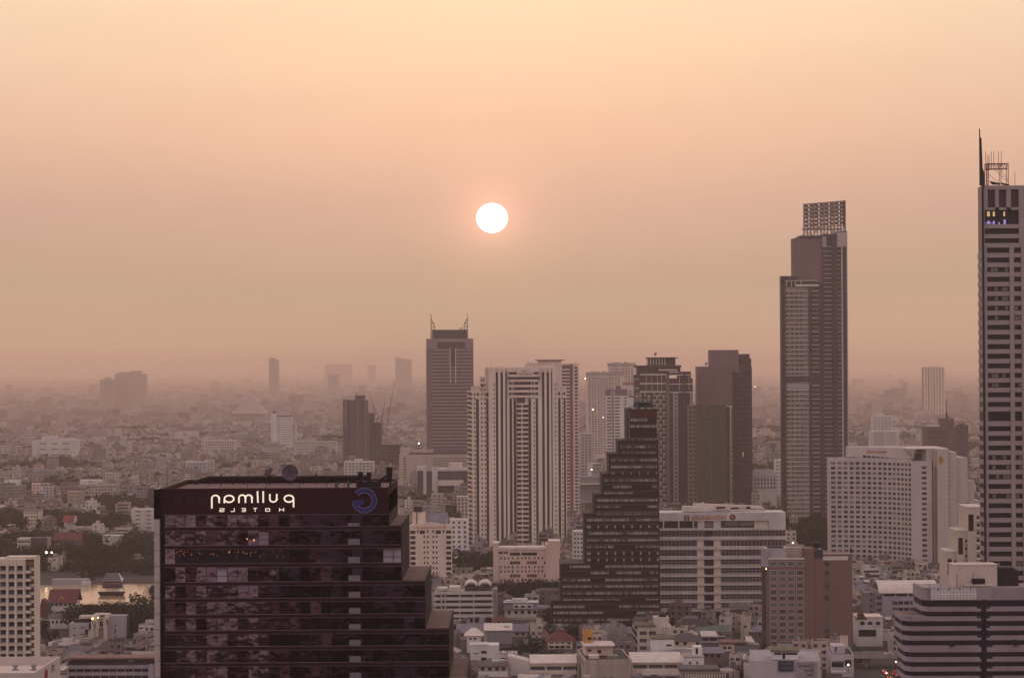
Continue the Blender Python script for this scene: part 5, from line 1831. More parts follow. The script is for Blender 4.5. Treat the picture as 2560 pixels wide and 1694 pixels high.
b.part('slot', win_dark, [(zy(x=x), zy(x=x) + 4, 1324.5, 1331, -.06, .04) for x in (560, 730, 822, 1000)])
lettering(b, 'โรงพยาบาลเลิดสิน', signgold, zy(x=520), zy(x=975), 1313.5, 1321, -.15, bold=.015)
o = MB().lathe((0, 0, 0), [(.01, 0), (3.6 * b.k, 0), (3.6 * b.k, .2), (.01, .2)], 16).build('emblem', signgold, b.o, (b.X(zy(x=1032)), -.02, b.Z(1317.5)))
o.rotation_euler = (R(90), 0, 0)
rm = MB()
z0, z1 = b.Z(1311), b.Z(1311) + 7.5
x0, x1, x2, x3 = b.X(1066), b.X(1124), b.X(1118), b.X(1072)
rm.prism([(x0, 4, z0), (x1, 4, z0), (x2, 11, z1), (x3, 11, z1)], (0, .3, .1))
rm.prism([(x0, 18, z0), (x1, 18, z0), (x2, 11.3, z1), (x3, 11.3, z1)], (0, .3, .1))
rm.build('roof', roofgrey, b.o)
b.part('roof_edge', rooflight, [(1064, 1066, 1297, 1311, 3.6, 4), (1115, 1117, 1297, 1311, 3.6, 4)])
b.part('stair_tower', cream, [(1030, 1062, 1283, 1313, 8, 18)])
b.part('roof_drum', metal_dark, [(1033, 1054, 1268, 1281, 9, 16), (1040, 1042, 1281, 1311, 7.6, 8)])

# ================================================================== louvred block with two vaults (Z) and the mansard house (AA)
b = Bld('vaulted_car_park', 'white car park with dark decks and two pale vaults on its roof', 'car park', 1085, 1478, 1420)
b.foot(1080, 1244, 30)
b.box('core', win_dark, 1086, 1232, 1480, None, 1.2, 26)
b.each('deck_band', white, [(1085, 1233, y, y + 7.4, 0, 1.2) for y in (1478, 1492.3, 1506.5, 1520.8, 1535)])
b.part('column', tan, [(1085 + x, 1089 + x, 1478, None, .2, 1.2) for x in (0, 26, 62, 97, 144)])
b.part('end_strip', mat('end_strip', (.30, .23, .21)), [(1233, 1243, 1474, None, 1, 20)])
vm = MB()
for cx in (1177, 1212):
    ap = arc(cx, 1473, 17, 17, 150, 30, 12)
    vm.ribbon([(b.X(x), b.Z(y)) for x, y in ap], .9, 1.5, 18)
vm.build('vault_roof', rooflight, b.o)
b.part('vault_back', mauvedark, [(1162, 1228, 1466, 1478, 3, 16)])
b.part('roof_pole', white, [(1102, 1105, 1472, None, -1.4, -.6)])
b.part('roof_room', rooflight, [(1122, 1150, 1468, 1478, 4, 16), (1092, 1118, 1472, 1478, 8, 18)])
b = Bld('mansard_house', 'white house with a grey mansard roof in front of dark trees', 'house', 1262, 1523, 1440)
b.foot(1256, 1356, 20)


def za(x=None, y=None):
    return 1140 + x / 5.925 if x is not None else 1480 + y / 5.925


b.facade(whiter, win_dark, 1261, 1341, 1523.5, None, [za(x=x) for x in (765, 865, 960, 1060, 1140)], [za(y=272)], 8, 8, depth=14, rec=.3, single=True)
rm = MB()
q = lambda x, d, y: (b.X(x), d, b.Z(y))
rm.prism([q(1258, -1, 1523.5), q(1347, -1, 1523.5), q(1340, 2.2, 1507), q(1262, 2.2, 1507)], (0, 12, 0))
rm.build('mansard_roof', roofgrey, b.o)
b.box('dormer', whiter, za(x=845), za(x=1140), za(y=180), za(y=240), -1.1, 3)
b.each('dormer_window', win_dark, [(za(x=x), za(x=x) + 9, za(y=192), za(y=224), -1.2, -1.08) for x in (868, 962, 1058)])
b.part('roof_rim', white, [(1258, 1346, 1505.6, 1507.4, 1.2, 14)])
b.part('roof_room', whiter, [(1281, 1319, 1498.5, 1506, 4, 10), (1264, 1280, 1502, 1506, 4, 10)])
b.box('garden_wall', tan, 1262, 1350, 1540, None, -6, -5.4)

# ================================================================== bottom row of low buildings
def gable_roof(b, x0, x1, y_eave, y_ridge, d0, d1, mt, name='roof', over=.6):
    """roof with its ridge along x: eaves at d0 and d1"""
    m = MB()
    dm = (d0 + d1) / 2
    X0, X1, ze, zr = b.X(x0) - over, b.X(x1) + over, b.Z(y_eave), b.Z(y_ridge)
    m.prism([(X0, d0 - over, ze), (X0, dm, zr), (X0, d1 + over, ze), (X0, d1 + over, ze - .25), (X0, dm, zr - .25), (X0, d0 - over, ze - .25)], (X1 - X0, 0, 0))
    return m.build(name, mt, b.o)


def hip_roof(b, x0, x1, y_eave, y_ridge, d0, d1, mt, inset=.4, name='roof', over=.7):
    m = MB()
    X0, X1, ze, zr = b.X(x0) - over, b.X(x1) + over, b.Z(y_eave), b.Z(y_ridge)
    dm = (d0 + d1) / 2
    i = (X1 - X0) * inset
    a, c_, e, f_ = (X0, d0 - over, ze), (X1, d0 - over, ze), (X1, d1 + over, ze), (X0, d1 + over, ze)
    r0, r1 = (X0 + i, dm, zr), (X1 - i, dm, zr)
    m.poly([a, c_, r1, r0]).poly([c_, e, r1]).poly([e, f_, r0, r1]).poly([f_, a, r0]).poly([a, f_, e, c_])
    return m.build(name, mt, b.o)


b = Bld('cube_house', 'white cube house with dark windows and a planted terrace, bottom centre left', 'house', 1175, 1612, 1235)
b.foot(1172, 1296, 16)
b.facade(whiter, win_dark, 1175, 1247, 1612, None, [1202.5], [1625.5, 1642.5], 14, 7.4, depth=13, rec=.3, single=True)
b.facade(whiter, win_dark, 1247, 1293, 1633, None, [1252, 1268], [1643], 9, 6.4, d=.1, depth=13, rec=.3, single=True)
b.part('roof_rim', white, [(1174, 1220, 1610.5, 1613, -.2, 13.2), (1246, 1293.6, 1631.5, 1633.5, -.2, .3)])
b.part('roof_deck', roofterr, [(1176, 1246, 1612.5, 1614, .3, 12.8)])
b.part('slot_window', win_dark, [(1183, 1195, 1631, 1633, -.06, .02), (1258, 1266, 1643, 1645, -.02, .1)])
LEAFSPOT = [(b, 1247, 1290, 1633, 2, 9)]
b = Bld('grey_shed', 'grey shed with a pale mono-pitch roof behind the white cube house', 'shed', 1214, 1573, 1310)
b.foot(1205, 1282, 22)
b.box('wall', mat('shed_grey', (.24, .22, .24), var=.2, streak=.1, scale=.5), 1217, 1279, 1574, None, 0, 18)
b.box('side_wall', tan, 1209, 1217, 1574, None, .2, 18)
m = MB().prism([(b.X(1209), -.8, b.Z(1575.5)), (b.X(1281), -.8, b.Z(1575.5)), (b.X(1281), 18.6, b.Z(1567)), (b.X(1209), 18.6, b.Z(1567))], (0, 0, .3))
m.build('roof', rooflight, b.o)
b.part('roof_vent', tan, [(1260, 1273, 1568, 1570.5, 6, 12)])
b = Bld('long_grey_house', 'long house with a grey sheet roof behind the grey shed', 'house', 1278, 1572, 1345)
b.foot(1278, 1322, 16)
b.facade(tan, win_dark, 1280, 1318, 1577, None, [1289, 1303], [1580, 1594], 9, 7, depth=13, rec=.3)
gable_roof(b, 1278, 1319, 1577, 1562, 0, 13, roofgrey)
b = Bld('grey_roof_house', 'house with a broad grey roof at the right foot of the dark maroon hotel', 'house', 1143, 1578, 1330)
b.foot(1140, 1210, 18)
b.facade(tan, win_dark, 1145, 1206, 1580, None, [1150, 1168, 1186], [1584], 8, 6, depth=14, rec=.3)
gable_roof(b, 1143, 1206, 1580, 1561, 0, 14, roofgrey)
b = Bld('white_hip_house', 'small house with a pale hipped roof right of the maroon hotel', 'house', 1164, 1588, 1270)
b.foot(1160, 1205, 14)
b.facade(white, win_dark, 1167, 1202, 1588, None, [1173, 1184], [1593], 6, 5, depth=12, rec=.3)
hip_roof(b, 1163, 1206, 1588, 1571, 0, 12, rooflight)
b = Bld('red_roof_house', 'house under a large dark red hipped roof at the foot of the black tower', 'house', 1372, 1601, 1285)
b.foot(1366, 1440, 16)
b.facade(cream, [win_dark, win_mid], 1370, 1431, 1602, None, [1374, 1388, 1402, 1417], [1604.5, 1614], 9, 5.5, depth=14, rec=.4)
hip_roof(b, 1366, 1436, 1602, 1578, 0, 14, rooftile, .42)
b.box('balcony', rooflight, 1370, 1420, 1608, 1612, -1.5, 0)
b = Bld('brown_side_house', 'narrow brown house with a sloping roof left of the red hipped roof', 'house', 1352, 1583, 1300)
b.foot(1350, 1368, 12)
b.box('wall', mauvewall, 1353, 1368, 1590, None, 0, 12)
m = MB().prism([(b.X(1352), -.5, b.Z(1590)), (b.X(1368), -.5, b.Z(1600)), (b.X(1374), 10, b.Z(1590)), (b.X(1358), 10, b.Z(1573))], (0, 0, .3))
m.build('roof', mat('brown_roof', (.17, .10, .09), var=.3), b.o)
b.each('window', win_dark, [(1356, 1365, 1597, 1605, -.06, .02)])
b = Bld('small_red_house', 'small house with a maroon hipped roof below the white mansard house', 'house', 1236, 1549, 1390)
b.foot(1232, 1268, 12)
b.box('wall', tan, 1237, 1265, 1551, None, 0, 11)
hip_roof(b, 1234, 1268, 1551, 1541, 0, 11, rooftile, .3)
b.each('window', win_dark, [(1243, 1250, 1553, 1558, -.06, .02), (1255, 1262, 1553, 1558, -.06, .02)])

b = Bld('long_market_hall', 'long white building with a pale sloping roof and a louvre strip, bottom centre', 'warehouse', 1275, 1640, 1150)
b.foot(1268, 1442, 18)
m = MB().prism([(b.X(1276), 0, 0), (b.X(1276), 0, b.Z(1640)), (b.X(1323), 0, b.Z(1652)), (b.X(1323), 0, 0)], (0, 13, 0))
m.build('gable_wall', mat('hall_white', (.55, .48, .45), var=.12), b.o)
b.box('side_strip', pinkc, 1270, 1276, 1640, None, .4, 13)
m = MB().prism([(b.X(1324), -.8, b.Z(1657)), (b.X(1442), -.8, b.Z(1657)), (b.X(1442), 9, b.Z(1642)), (b.X(1324), 9, b.Z(1642))], (0, .2, .3))
m.build('roof', rooflight, b.o)
b.part('wall', cream, [(1323.6, 1440, 1658, 1664.5, 0, 9), (1323.6, 1440, 1674, 1685, 0, 9), (1323.6, 1440, 1664.5, None, .5, 9)])
lo_ = []
for i in range(3):
    x0 = 1326 + i * 41
    b.box('louvre_bay', win_dark, x0, x0 + 36, 1665, 1673.6, .2, .48)
    lo_ += [(x0 + j * 5, x0 + j * 5 + 1, 1664.8, 1673.8, .05, .2) for j in range(8)]
b.part('louvre', greyp, lo_, kind='stuff')
b.part('lower_strip', mauvedark, [(1323.6, 1440, 1685.5, None, .3, .48), (1277, 1323, 1688, None, -.05, 0)])
b.part('lower_fin', tan, [(1325 + i * 6, 1327 + i * 6, 1685.5, 1720, .1, .3) for i in range(19)], kind='stuff')
b = Bld('terrace_house', 'dark-roofed house with a white balcony wall at the bottom, beside the maroon hotel', 'house', 1196, 1676, 1140)
b.foot(1192, 1270, 14)
b.box('balcony_wall', whiter, 1196, 1269, 1677, 1690, -1.4, -1)
b.facade(tan, win_dark, 1198, 1269, 1664, None, [1202, 1220, 1238, 1254], [1667], 9, 8, depth=12, rec=.4, single=True)
gable_roof(b, 1196, 1268, 1664, 1656, 0, 12, mat('dark_roof', (.10, .085, .09), var=.3))
b.box('lower_wall', mauvedark, 1197, 1269, 1690, None, -.9, 0)

b = Bld('concrete_block', 'bare weathered concrete block with tanks on its roof, bottom centre', 'office block', 1463, 1649, 1125, yaw=3.2)
b.foot(1434, 1584, 46)
cw_ = mat('block_concrete', (.43, .35, .31), var=.35, scale=.35, streak=.12)
b.box('wall', cw_, 1463, 1579, 1651, None, 0, 43)
b.part('parapet', cw_, [(1463, 1579, 1648, 1651, 0, .5), (1463, 1466, 1648, 1651, .5, 42.5), (1576, 1579, 1648, 1651, .5, 42.5), (1463, 1579, 1648, 1651, 42.5, 43)])
b.box('roof_deck', darkc, 1466, 1576, 1650.4, 1651, .5, 42.5)
b.part('wall_joint', mat('joint_stain', (.24, .19, .17)), [(1470 + i * 9, 1470.6 + i * 9, 1655, None, -.03, 0) for i in range(12)] + [(1464, 1578, 1664 + i * 14, 1664.4 + i * 14, -.03, 0) for i in range(5)], kind='stuff')
b.each('roof_tank', [cream, mat('tank_green', (.20, .22, .17))], [(1476, 1500, 1640.5, 1648, 4, 10), (1522, 1548, 1641, 1648.6, 4, 10)])
b.part('roof_room', pinkc, [(1470, 1540, 1624, 1648, 16, 30)])
b.box('room_roof', rooflight, 1466, 1546, 1621, 1624, 14, 32)
b.box('orange_tower', orange, 1471, 1494, 1588, 1622, 24, 32)
b.part('tower_window', win_dark, [(1481, 1490, 1606, 1613, 23.9, 24.1)])
b.each('tower_tank', metal_grey, [(1473, 1480, 1581, 1588, 26, 29), (1484, 1491, 1581, 1588, 26, 29)])
b.part('side_window', win_mid, [(1462.7, 1463, 1658, 1668, 6 + i * 8, 10 + i * 8) for i in range(4)])
b.part('room_arch', win_dark, [(1502, 1511, 1634, 1642, 15.9, 16.1), (1476, 1486, 1632, 1638, 15.9, 16.1)])

b = Bld('long_market_hall', 'long white building with a pale sloping roof right of the bare concrete block', 'warehouse', 1582, 1640, 1150)
b.foot(1578, 1712, 18)
m = MB().prism([(b.X(1576), -.8, b.Z(1655)), (b.X(1709), -.8, b.Z(1655)), (b.X(1703), 11, b.Z(1637)), (b.X(1574), 11, b.Z(1637))], (0, .2, .3))
m.build('roof', rooflight, b.o)
b.part('wall', cream, [(1580, 1710, 1656, 1660, 0, 10), (1580, 1710, 1669.5, 1684, 0, 10), (1580, 1710, 1660, None, .5, 10)])
lo_ = []
for i in range(3):
    x0 = 1583 + i * 39
    b.box('louvre_bay', win_dark, x0, x0 + 34, 1660.4, 1669.2, .2, .48)
    lo_ += [(x0 + j * 5, x0 + j * 5 + 1, 1660.2, 1669.4, .05, .2) for j in range(8)]
b.part('louvre', greyp, lo_, kind='stuff')
b.part('canopy', white, [(1604, 1700, 1680, 1686, -5, -.2)])
b.part('canopy_edge', trim, [(1604, 1700, 1685, 1687, -5.3, -5)])
b.part('lower_wall', cream, [(1580, 1710, 1686, None, .3, .5)])
b.each('lower_window', win_dark, [(1584, 1598, 1683, 1692, -.1, 0)])

b = Bld('stair_block', 'cream block with slanting balcony slabs on its left side, right of the black tower foot', 'apartment block', 1593, 1566, 1240)
b.foot(1580, 1684, 22)
b.facade(mat('stair_cream', (.50, .43, .37), var=.14), [win_mid, win_dark], 1593, 1680, 1566, None, [1599, 1622], [1577, 1595.5, 1614, 1632], 18, 9, depth=18, rec=.4, single=True)
b.box('roof', mat('olive_roof', (.13, .115, .075), var=.25), 1586, 1640, 1562, 1566, -.4, 18.4)
b.box('upper_block', mat('stair_cream', None), 1637, 1674, 1545, 1566, 3, 16)
sl = MB()
for i in range(5):
    y = 1566 + i * 18.5
    sl.prism([(b.X(1582), -.3, b.Z(y - 5)), (b.X(1594), -.3, b.Z(y + 12)), (b.X(1594), -.3, b.Z(y + 16)), (b.X(1582), -.3, b.Z(y - 1))], (0, 6, 0))
sl.build('stair_slab', white, b.o)
b.box('stair_back', mauvedark, 1584, 1593, 1568, None, 3, 16)
b.part('roof_aerial', metal_dark, [(1626, 1627, 1558, 1600, -3, -2.7), (1663, 1664, 1560, 1592, -3, -2.7), (1655, 1656, 1566, 1590, -3, -2.7), (1626, 1664, 1583, 1584, -3, -2.7)])
b.part('upper_stain', metal_dark, [(1650, 1668, 1538, 1545, 6, 12)])
b = Bld('white_stair_house', 'white house with a flat roof and one slot window, right of the cream stair block', 'house', 1628, 1596, 1195)
b.foot(1624, 1690, 16)
b.box('wall', whiter, 1628, 1685.5, 1597, None, 0, 14)
b.box('roof_rim', mat('olive_roof', None), 1627, 1686.5, 1594, 1597, -.3, 14.3)
b.each('window', win_dark, [(1665, 1679, 1609.5, 1614.5, -.06, .02)])
m = MB().prism([(b.X(1630), -6, 0), (b.X(1630), -6, b.Z(1626)), (b.X(1690), -6, b.Z(1616)), (b.X(1738), -6, b.Z(1619)), (b.X(1738), -6, 0)], (0, 5.8, 0))
m.build('low_wall', mat('low_wall_grey', (.42, .38, .37), var=.15), b.o)
b.each('door', win_dark, [(1689, 1694, 1622, 1630, -6.1, -6)])
b = Bld('dark_hip_house', 'house with a dark grey hipped roof behind the white flat-roofed house', 'house', 1686, 1601, 1260)
b.foot(1680, 1756, 18)
b.facade(cream, win_dark, 1684, 1752, 1602, None, [1688, 1708, 1740], [1604], 9, 7, depth=14, rec=.3)
hip_roof(b, 1680, 1756, 1602, 1585, 0, 15, mat('dark_roof', None), .35)
b = Bld('white_twin_window_block', 'small white block with two slit windows and a stair box, bottom right of centre', 'house', 1710, 1641, 1140)
b.foot(1706, 1764, 18)
b.box('wall', whiter, 1710, 1760, 1642, None, 0, 16)
b.box('roof_rim', concrete, 1709, 1761, 1640, 1642, -.3, 16.3)
b.each('window', win_dark, [(1722, 1727, 1652.5, 1659, -.06, .02), (1740.5, 1745, 1652.5, 1659, -.06, .02)])
b.box('stair_box', whiter, 1735, 1757, 1618.5, 1640, 5, 12)
b.each('door', win_dark, [(1741, 1747, 1622, 1637, 4.9, 5.02)])
b = Bld('louvred_block', 'grey block with a row of upright slats under a dark flat roof, bottom edge', 'office block', 1700, 1677, 1105)
b.foot(1696, 1840, 14)
b.box('wall', concrete, 1703, 1838, 1677, None, 0, 12)
b.box('roof', mat('dark_roof', None), 1698, 1800, 1671, 1677, -.5, 16)
b.each('slat', cream, [(1712 + i * 6.6, 1715.5 + i * 6.6, 1683, 1705, -.5, 0) for i in range(16)])
b.box('slat_backing', mauvedark, 1708, 1822, 1682, 1706, -.06, 0)  # dark mauve panel behind the slats
b = Bld('grey_gable_row', 'row house with a grey sheet roof behind the slatted block', 'house', 1755, 1629, 1215)
b.foot(1752, 1812, 16)
b.facade(mauvewall, win_dark, 1757, 1806, 1631, None, [1761, 1776, 1791], [1634], 9, 8, depth=14, rec=.3)
gable_roof(b, 1755, 1808, 1631, 1620, 0, 14, roofgrey)
b = Bld('rust_roof_house', 'low house with a rusty orange roof edge beside the brown hotel', 'house', 1800, 1608, 1270)
b.foot(1798, 1892, 16)
b.facade(pinkc, win_dark, 1803, 1836, 1610, None, [1808, 1820], [1615], 8, 6, depth=12, rec=.3)
b.box('roof', mat('rust_roof', None), 1800, 1868, 1604, 1608, -.5, 14)
m = MB().prism([(b.X(1864), 0, b.Z(1604)), (b.X(1888), 0, b.Z(1606)), (b.X(1882), 8, b.Z(1595)), (b.X(1866), 8, b.Z(1595))], (0, .2, .3))
m.build('pale_roof', rooflight, b.o)
b.box('long_wall', greyp, 1836, 1900, 1612, None, 1, 12)
b = Bld('two_floor_shophouse', 'two-floor row of shophouses with pale columns, below the long white school', 'shophouse', 1752, 1591, 1310)
b.foot(1748, 1816, 14)
b.box('core', mauvedark, 1753, 1812, 1592, None, .8, 12)
b.part('column', greyp, [(1752 + i * 20, 1754 + i * 20, 1590, None, 0, .8) for i in range(4)])
b.each('floor_slab', white, [(1752, 1812, 1601.5, 1605, -.4, .8), (1752, 1812, 1589, 1591.5, -.4, .8), (1752, 1812, 1618, 1621, -.4, .8)])
m = MB().prism([(b.X(1753), 0, b.Z(1589)), (b.X(1796), 0, b.Z(1589)), (b.X(1792), 9, b.Z(1582)), (b.X(1752), 9, b.Z(1582))], (0, .2, .3))
m.build('roof', rooflight, b.o)

# office block with the mirrored sign (bottom right of centre)
b = Bld('signboard_office', 'white office with a grey mirrored sign panel and a dark billboard, bottom right', 'office block', 1877, 1650, 1090, yaw=-5)
b.foot(1842, 2056, 44)


def zc(x=None, y=None):
    return 1800 + x / 4.9375 if x is not None else 1560 + y / 4.9375


ow = mat('office_white', (.47, .42, .42), var=.12)
b.box('wall', ow, 1877, 2049, 1653, None, 0, 42)
b.part('parapet', ow, [(1877, 2049, 1649.5, 1653, 0, .5), (1877, 1879, 1649.5, 1653, .5, 41.5), (2047, 2049, 1649.5, 1653, .5, 41.5), (1877, 2049, 1649.5, 1653, 41.5, 42)])
b.box('roof_deck', mat('office_roof', (.36, .32, .33), var=.15), 1879, 2047, 1652, 1653, .5, 41.5)
b.part('roof_room', whiter, [(1928, 1996, 1630, 1650, 4, 20)])
b.box('room_roof', mat('olive_roof', None), 1926, 1998, 1626.5, 1630, 3.4, 20.6)
b.each('room_window', win_dark, [(1936, 1954, 1632.5, 1637.5, 3.9, 4.02), (1964, 1993, 1632.5, 1637.5, 3.9, 4.02)])
b.box('room_door', win_dark, 1956, 1963, 1632, 1648, 3.9, 4.02)
b.box('billboard', signnavy, zc(x=715), zc(x=905), 1650, zc(y=572), -.6, -.1)
b.part('billboard_print', mat('print_grey', (.16, .16, .17)), [(zc(x=770), zc(x=890), 1656, 1658.5, -.64, -.6), (zc(x=755), zc(x=895), 1667, 1669, -.64, -.6)])
b.box('sign_panel', mat('sign_panel_grey', (.30, .26, .275), var=.08), zc(x=925), zc(x=1190), 1652, zc(y=645), -.35, -.02)
for i, wd in enumerate(('Central', 'Silom', 'Tower')):
    xr = zc(x=1155)
    wpx = (190, 120, 95)[i] / 4.9375
    lettering(b, wd, mat('sign_letter_grey', (.11, .085, .10)), xr - wpx, xr, zc(y=478 + i * 55), zc(y=520 + i * 55), -.5, bold=.015)
b.part('side_slot', win_dark, [(2049, 2049.3, 1660, None, 4, 9)])
b = Bld('corner_office', 'white office with a sunken flat roof and stepped corner right of the sign panel', 'office block', 2076, 1646, 1150, yaw=-4)
b.foot(2072, 2152, 34)
b.box('wall', ow, 2076, 2134, 1640, None, 0, 32)
b.part('parapet', ow, [(2076, 2134, 1635, 1640, 0, .6), (2076, 2078, 1635, 1640, .6, 31.5), (2132, 2134, 1635, 1640, .6, 31.5), (2076, 2134, 1635, 1640, 31.5, 32)])
b.box('roof_deck', darkc, 2078, 2132, 1639.4, 1640, .6, 31.5)
b.part('roof_room', ow, [(2082, 2116, 1620, 1640, 10, 24)])
b.each('room_door', win_dark, [(2091, 2095, 1622, 1634, 9.9, 10.02)])
b.each('front_opening', win_dark, [(2079, 2108, 1654, 1666, -.06, .02), (2112, 2128, 1648, 1662, -.06, .02)])
b.part('awning', mat('awning_teal', (.08, .12, .12)), [(2082, 2110, 1651, 1655, -2, -.1)])
b.box('lower_block', ow, 2076, 2112, 1673, None, -8, -.1)
b.part('wall_lettering', signnavy, [(2077 + i * 3, 2079 + i * 3, 1680, 1682, -8.08, -8) for i in range(10)], kind='stuff')
b = Bld('pale_lift_tower', 'pale square lift tower standing against the foot of the brown hotel', 'lift tower', 2103, 1585, 1200)
b.box('wall', mat('lift_cream', (.62, .54, .44), var=.08), 2103, 2120, 1586, None, 0, 4)
b.box('cap', rooftile, 2102, 2121, 1584, 1586, -.3, 4.3)
b = Bld('clock_sign', 'small dark square sign with a pale round mark on a pole, bottom right of centre', 'sign', 1827, 1655, 1095)
b.box('board', signnavy, 1827, 1839, 1654, 1669, 0, .5)
o = MB().lathe((0, 0, 0), [(.55, 0), (.85, 0), (.85, .1), (.55, .1), (.55, 0)], 20).build('ring_mark', greyp, b.o, (b.X(1833), -.02, b.Z(1661.5)))
o.rotation_euler = (R(90), 0, 0)
b.box('pole', metal_dark, 1832, 1834, 1669, None, .1, .4)

# ================================================================== landmarks of the left and middle distance
def slab_block(name, label, cat, x0, x1, y0, D, mt, wmat, cw=6.0, ch=None, ww=3.4, wh=2.8, depth=16, roof=None, group=None, yaw=0, top=None, single=False):
    b = Bld(name, label, cat, x0, y0, D, group, yaw)
    b.foot(x0, x1, depth)
    ch = ch or 3.3 * F / D
    ybase = b.py + b.Zt / b.k
    n = max(1, int((x1 - x0 - 1.5) / cw))
    off = (x1 - x0 - n * cw) / 2
    b.facade(mt, wmat, x0, x1, y0, None, [x0 + off + i * cw + (cw - ww) / 2 for i in range(n)], steps(y0 + ch * .45, ybase - ch, ch), ww, wh, depth=depth, rec=.4, single=single)
    if roof:
        b.box('roof', roof, x0 - .8, x1 + .8, y0 - 2.2, y0, -.6, depth + .6)
    if top:
        b.part('roof_room', mt, [(x0 + (x1 - x0) * a, x0 + (x1 - x0) * c, y0 - h, y0, 3, depth - 3) for a, c, h in top])
    return b


pale = mat('pale_far_wall', (.50, .43, .40), var=.12)
farw = mat('far_tower_wall', (.39, .315, .295), var=.12)
bluew = mat('pale_blue_wall', (.36, .40, .42), var=.12)
slab_block('far_apartment', 'far hazy apartment block, lower one of the pair on the left horizon', 'tower', 249, 286, 948, 9500, farw, win_mid, 4, 4, 2.2, 2, 40, group='pair of towers on the left horizon', top=[(.3, .7, 5)])
slab_block('far_apartment', 'far hazy apartment block, taller one of the pair on the left horizon', 'tower', 286, 364, 934, 9600, farw, win_soft, 4.5, 4, 2.6, 2, 50, group='pair of towers on the left horizon', top=[(.1, .45, 4), (.5, .85, 7)])
b = slab_block('far_tower', 'slim hazy tower standing alone on the left horizon', 'tower', 672, 696, 899, 11500, farw, win_soft, 4, 4.2, 2.2, 2, 40, top=[(0, .7, 5)])
slab_block('far_tower', 'faint pale tower between the slim tower and the cranes', 'tower', 820, 847, 935, 11000, pale, win_soft, 5, 4, 3, 2, 40)
b = slab_block('far_tower', 'faint far tower with a slanted top left of the banded office', 'tower', 988, 1029, 905, 15000, farw, win_soft, 5, 4, 2.6, 2, 50)
MB().prism([(b.X(988), 0, b.Z(905)), (b.X(988), 0, b.Z(892)), (b.X(1029), 0, b.Z(900)), (b.X(1029), 0, b.Z(905))], (0, 50, 0)).build('slanted_top', farw, b.o)
slab_block('far_tower', 'very faint wide block on the horizon above the cranes', 'tower', 812, 880, 910, 21000, farw, win_soft, 7, 5, 4, 2, 60)
slab_block('far_tower', 'very faint small block on the horizon between the slanted tower and the wide block', 'tower', 918, 938, 912, 20000, farw, win_soft, 6, 5, 4, 2, 60)
slab_block('far_tower', 'faint pale block right of the mauve twin tower', 'tower', 1880, 1904, 966, 7500, pale, win_soft, 5, 4, 2.4, 2, 40)

b = Bld('temple_hall', 'great pale stepped temple roof in the hazy left distance', 'temple', 621, 985, 7200)
b.foot(580, 664, 90)
for i, (hw, y0, y1) in enumerate(((6, 985, 996), (12, 994, 1006), (19, 1004, 1016), (28, 1014, 1026), (37, 1024, 1034))):
    mm = MB()
    a, c_ = hw * b.k, (hw + 5) * b.k
    zt, zb2 = b.Z(y0), b.Z(y1)
    n0 = len(mm.v)
    mm.v += [(-a, 40 - a, zt), (a, 40 - a, zt), (a, 40 + a, zt), (-a, 40 + a, zt), (-c_, 40 - c_, zb2), (c_, 40 - c_, zb2), (c_, 40 + c_, zb2), (-c_, 40 + c_, zb2)]
    mm.f += [(0, 1, 2, 3), (4, 5, 1, 0), (5, 6, 2, 1), (6, 7, 3, 2), (7, 4, 0, 3)]
    mm.build('roof_tier', farw, b.o)
b.part('base', farw, [(581, 661, 1031, None, 0, 90)])

slab_block('white_landmark', 'broad white windowless hall in the left middle distance', 'hall', 80, 192, 1101, 3980, white, win_mid, 28, 14, 16, 2.6, 30, top=[(.2, .55, 9), (.6, .95, 4)])
b = slab_block('white_tower', 'slim white tower with a small dark hat left of the dark tower', 'tower', 690, 729, 1042, 4300, whiter, win_mid, 5.2, 5.6, 2.6, 2.8, 24)
b.box('stair_shaft', whiter, 677.6, 690, 1033, None, -1, 16)
b.box('hat', mauvedark, 691, 728, 1039, 1042, 2, 20)
m = MB().prism([(b.X(678), 4, b.Z(1033)), (b.X(690), 4, b.Z(1033)), (b.X(684), 4, b.Z(1026))], (0, 8, 0))
m.build('hat_roof', mauvedark, b.o)
slab_block('white_tower', 'lower white wing on the right of the slim hatted tower', 'apartment block', 729, 740, 1058, 4310, white, win_mid, 5, 5.6, 2.6, 2.6, 20)
b = Bld('dark_tower', 'dark brown tower with a square top left of the cranes', 'tower', 857, 999, 3500)
b.foot(856, 921, 40)
b.part('wall', mat('dark_tower_wall', (.095, .066, .075), var=.15), [(857, 870, 999, None, 0, 30), (873.5, 893, 1000, None, 0, 30), (887, 910.5, 988, 1001, 6, 26), (893, 917.5, 1001, None, -1.5, 30), (870, 873.5, 1003, None, 3, 30), (917.5, 919, 1030, None, 1, 28)])
b.part('window', win_mid, [(x, x + 1.6, y, y + 2.4, d - .15, d) for x, d in ((860, 0), (866, 0), (877, 0), (884, 0), (898, -1.5), (905, -1.5), (911, -1.5)) for y in steps(1006, 1140, 5.7)], kind='stuff')
b.part('pale_rib', tan, [(894.5, 895.5, 1002, None, -1.8, -1.5), (913.5, 914.5, 1002, None, -1.8, -1.5), (863, 864, 1002, 1070, -.3, 0)])
b.part('roof_rod', metal_dark, [(889, 893, 982, 983.5, 10, 12), (891, 892, 983, 988, 10, 11)])
b = Bld('unfinished_block', 'half-built dark frame block behind the dark tower', 'building site', 918, 1032, 3600)
b.foot(917, 1000, 40)
rc = mat('raw_frame', (.12, .088, .088), var=.25)
b.part('core', mauvedark, [(920, 934, 1034, None, 2, 26), (935, 951, 1058, None, 3, 26), (930, 998, 1112, None, 4, 30)])
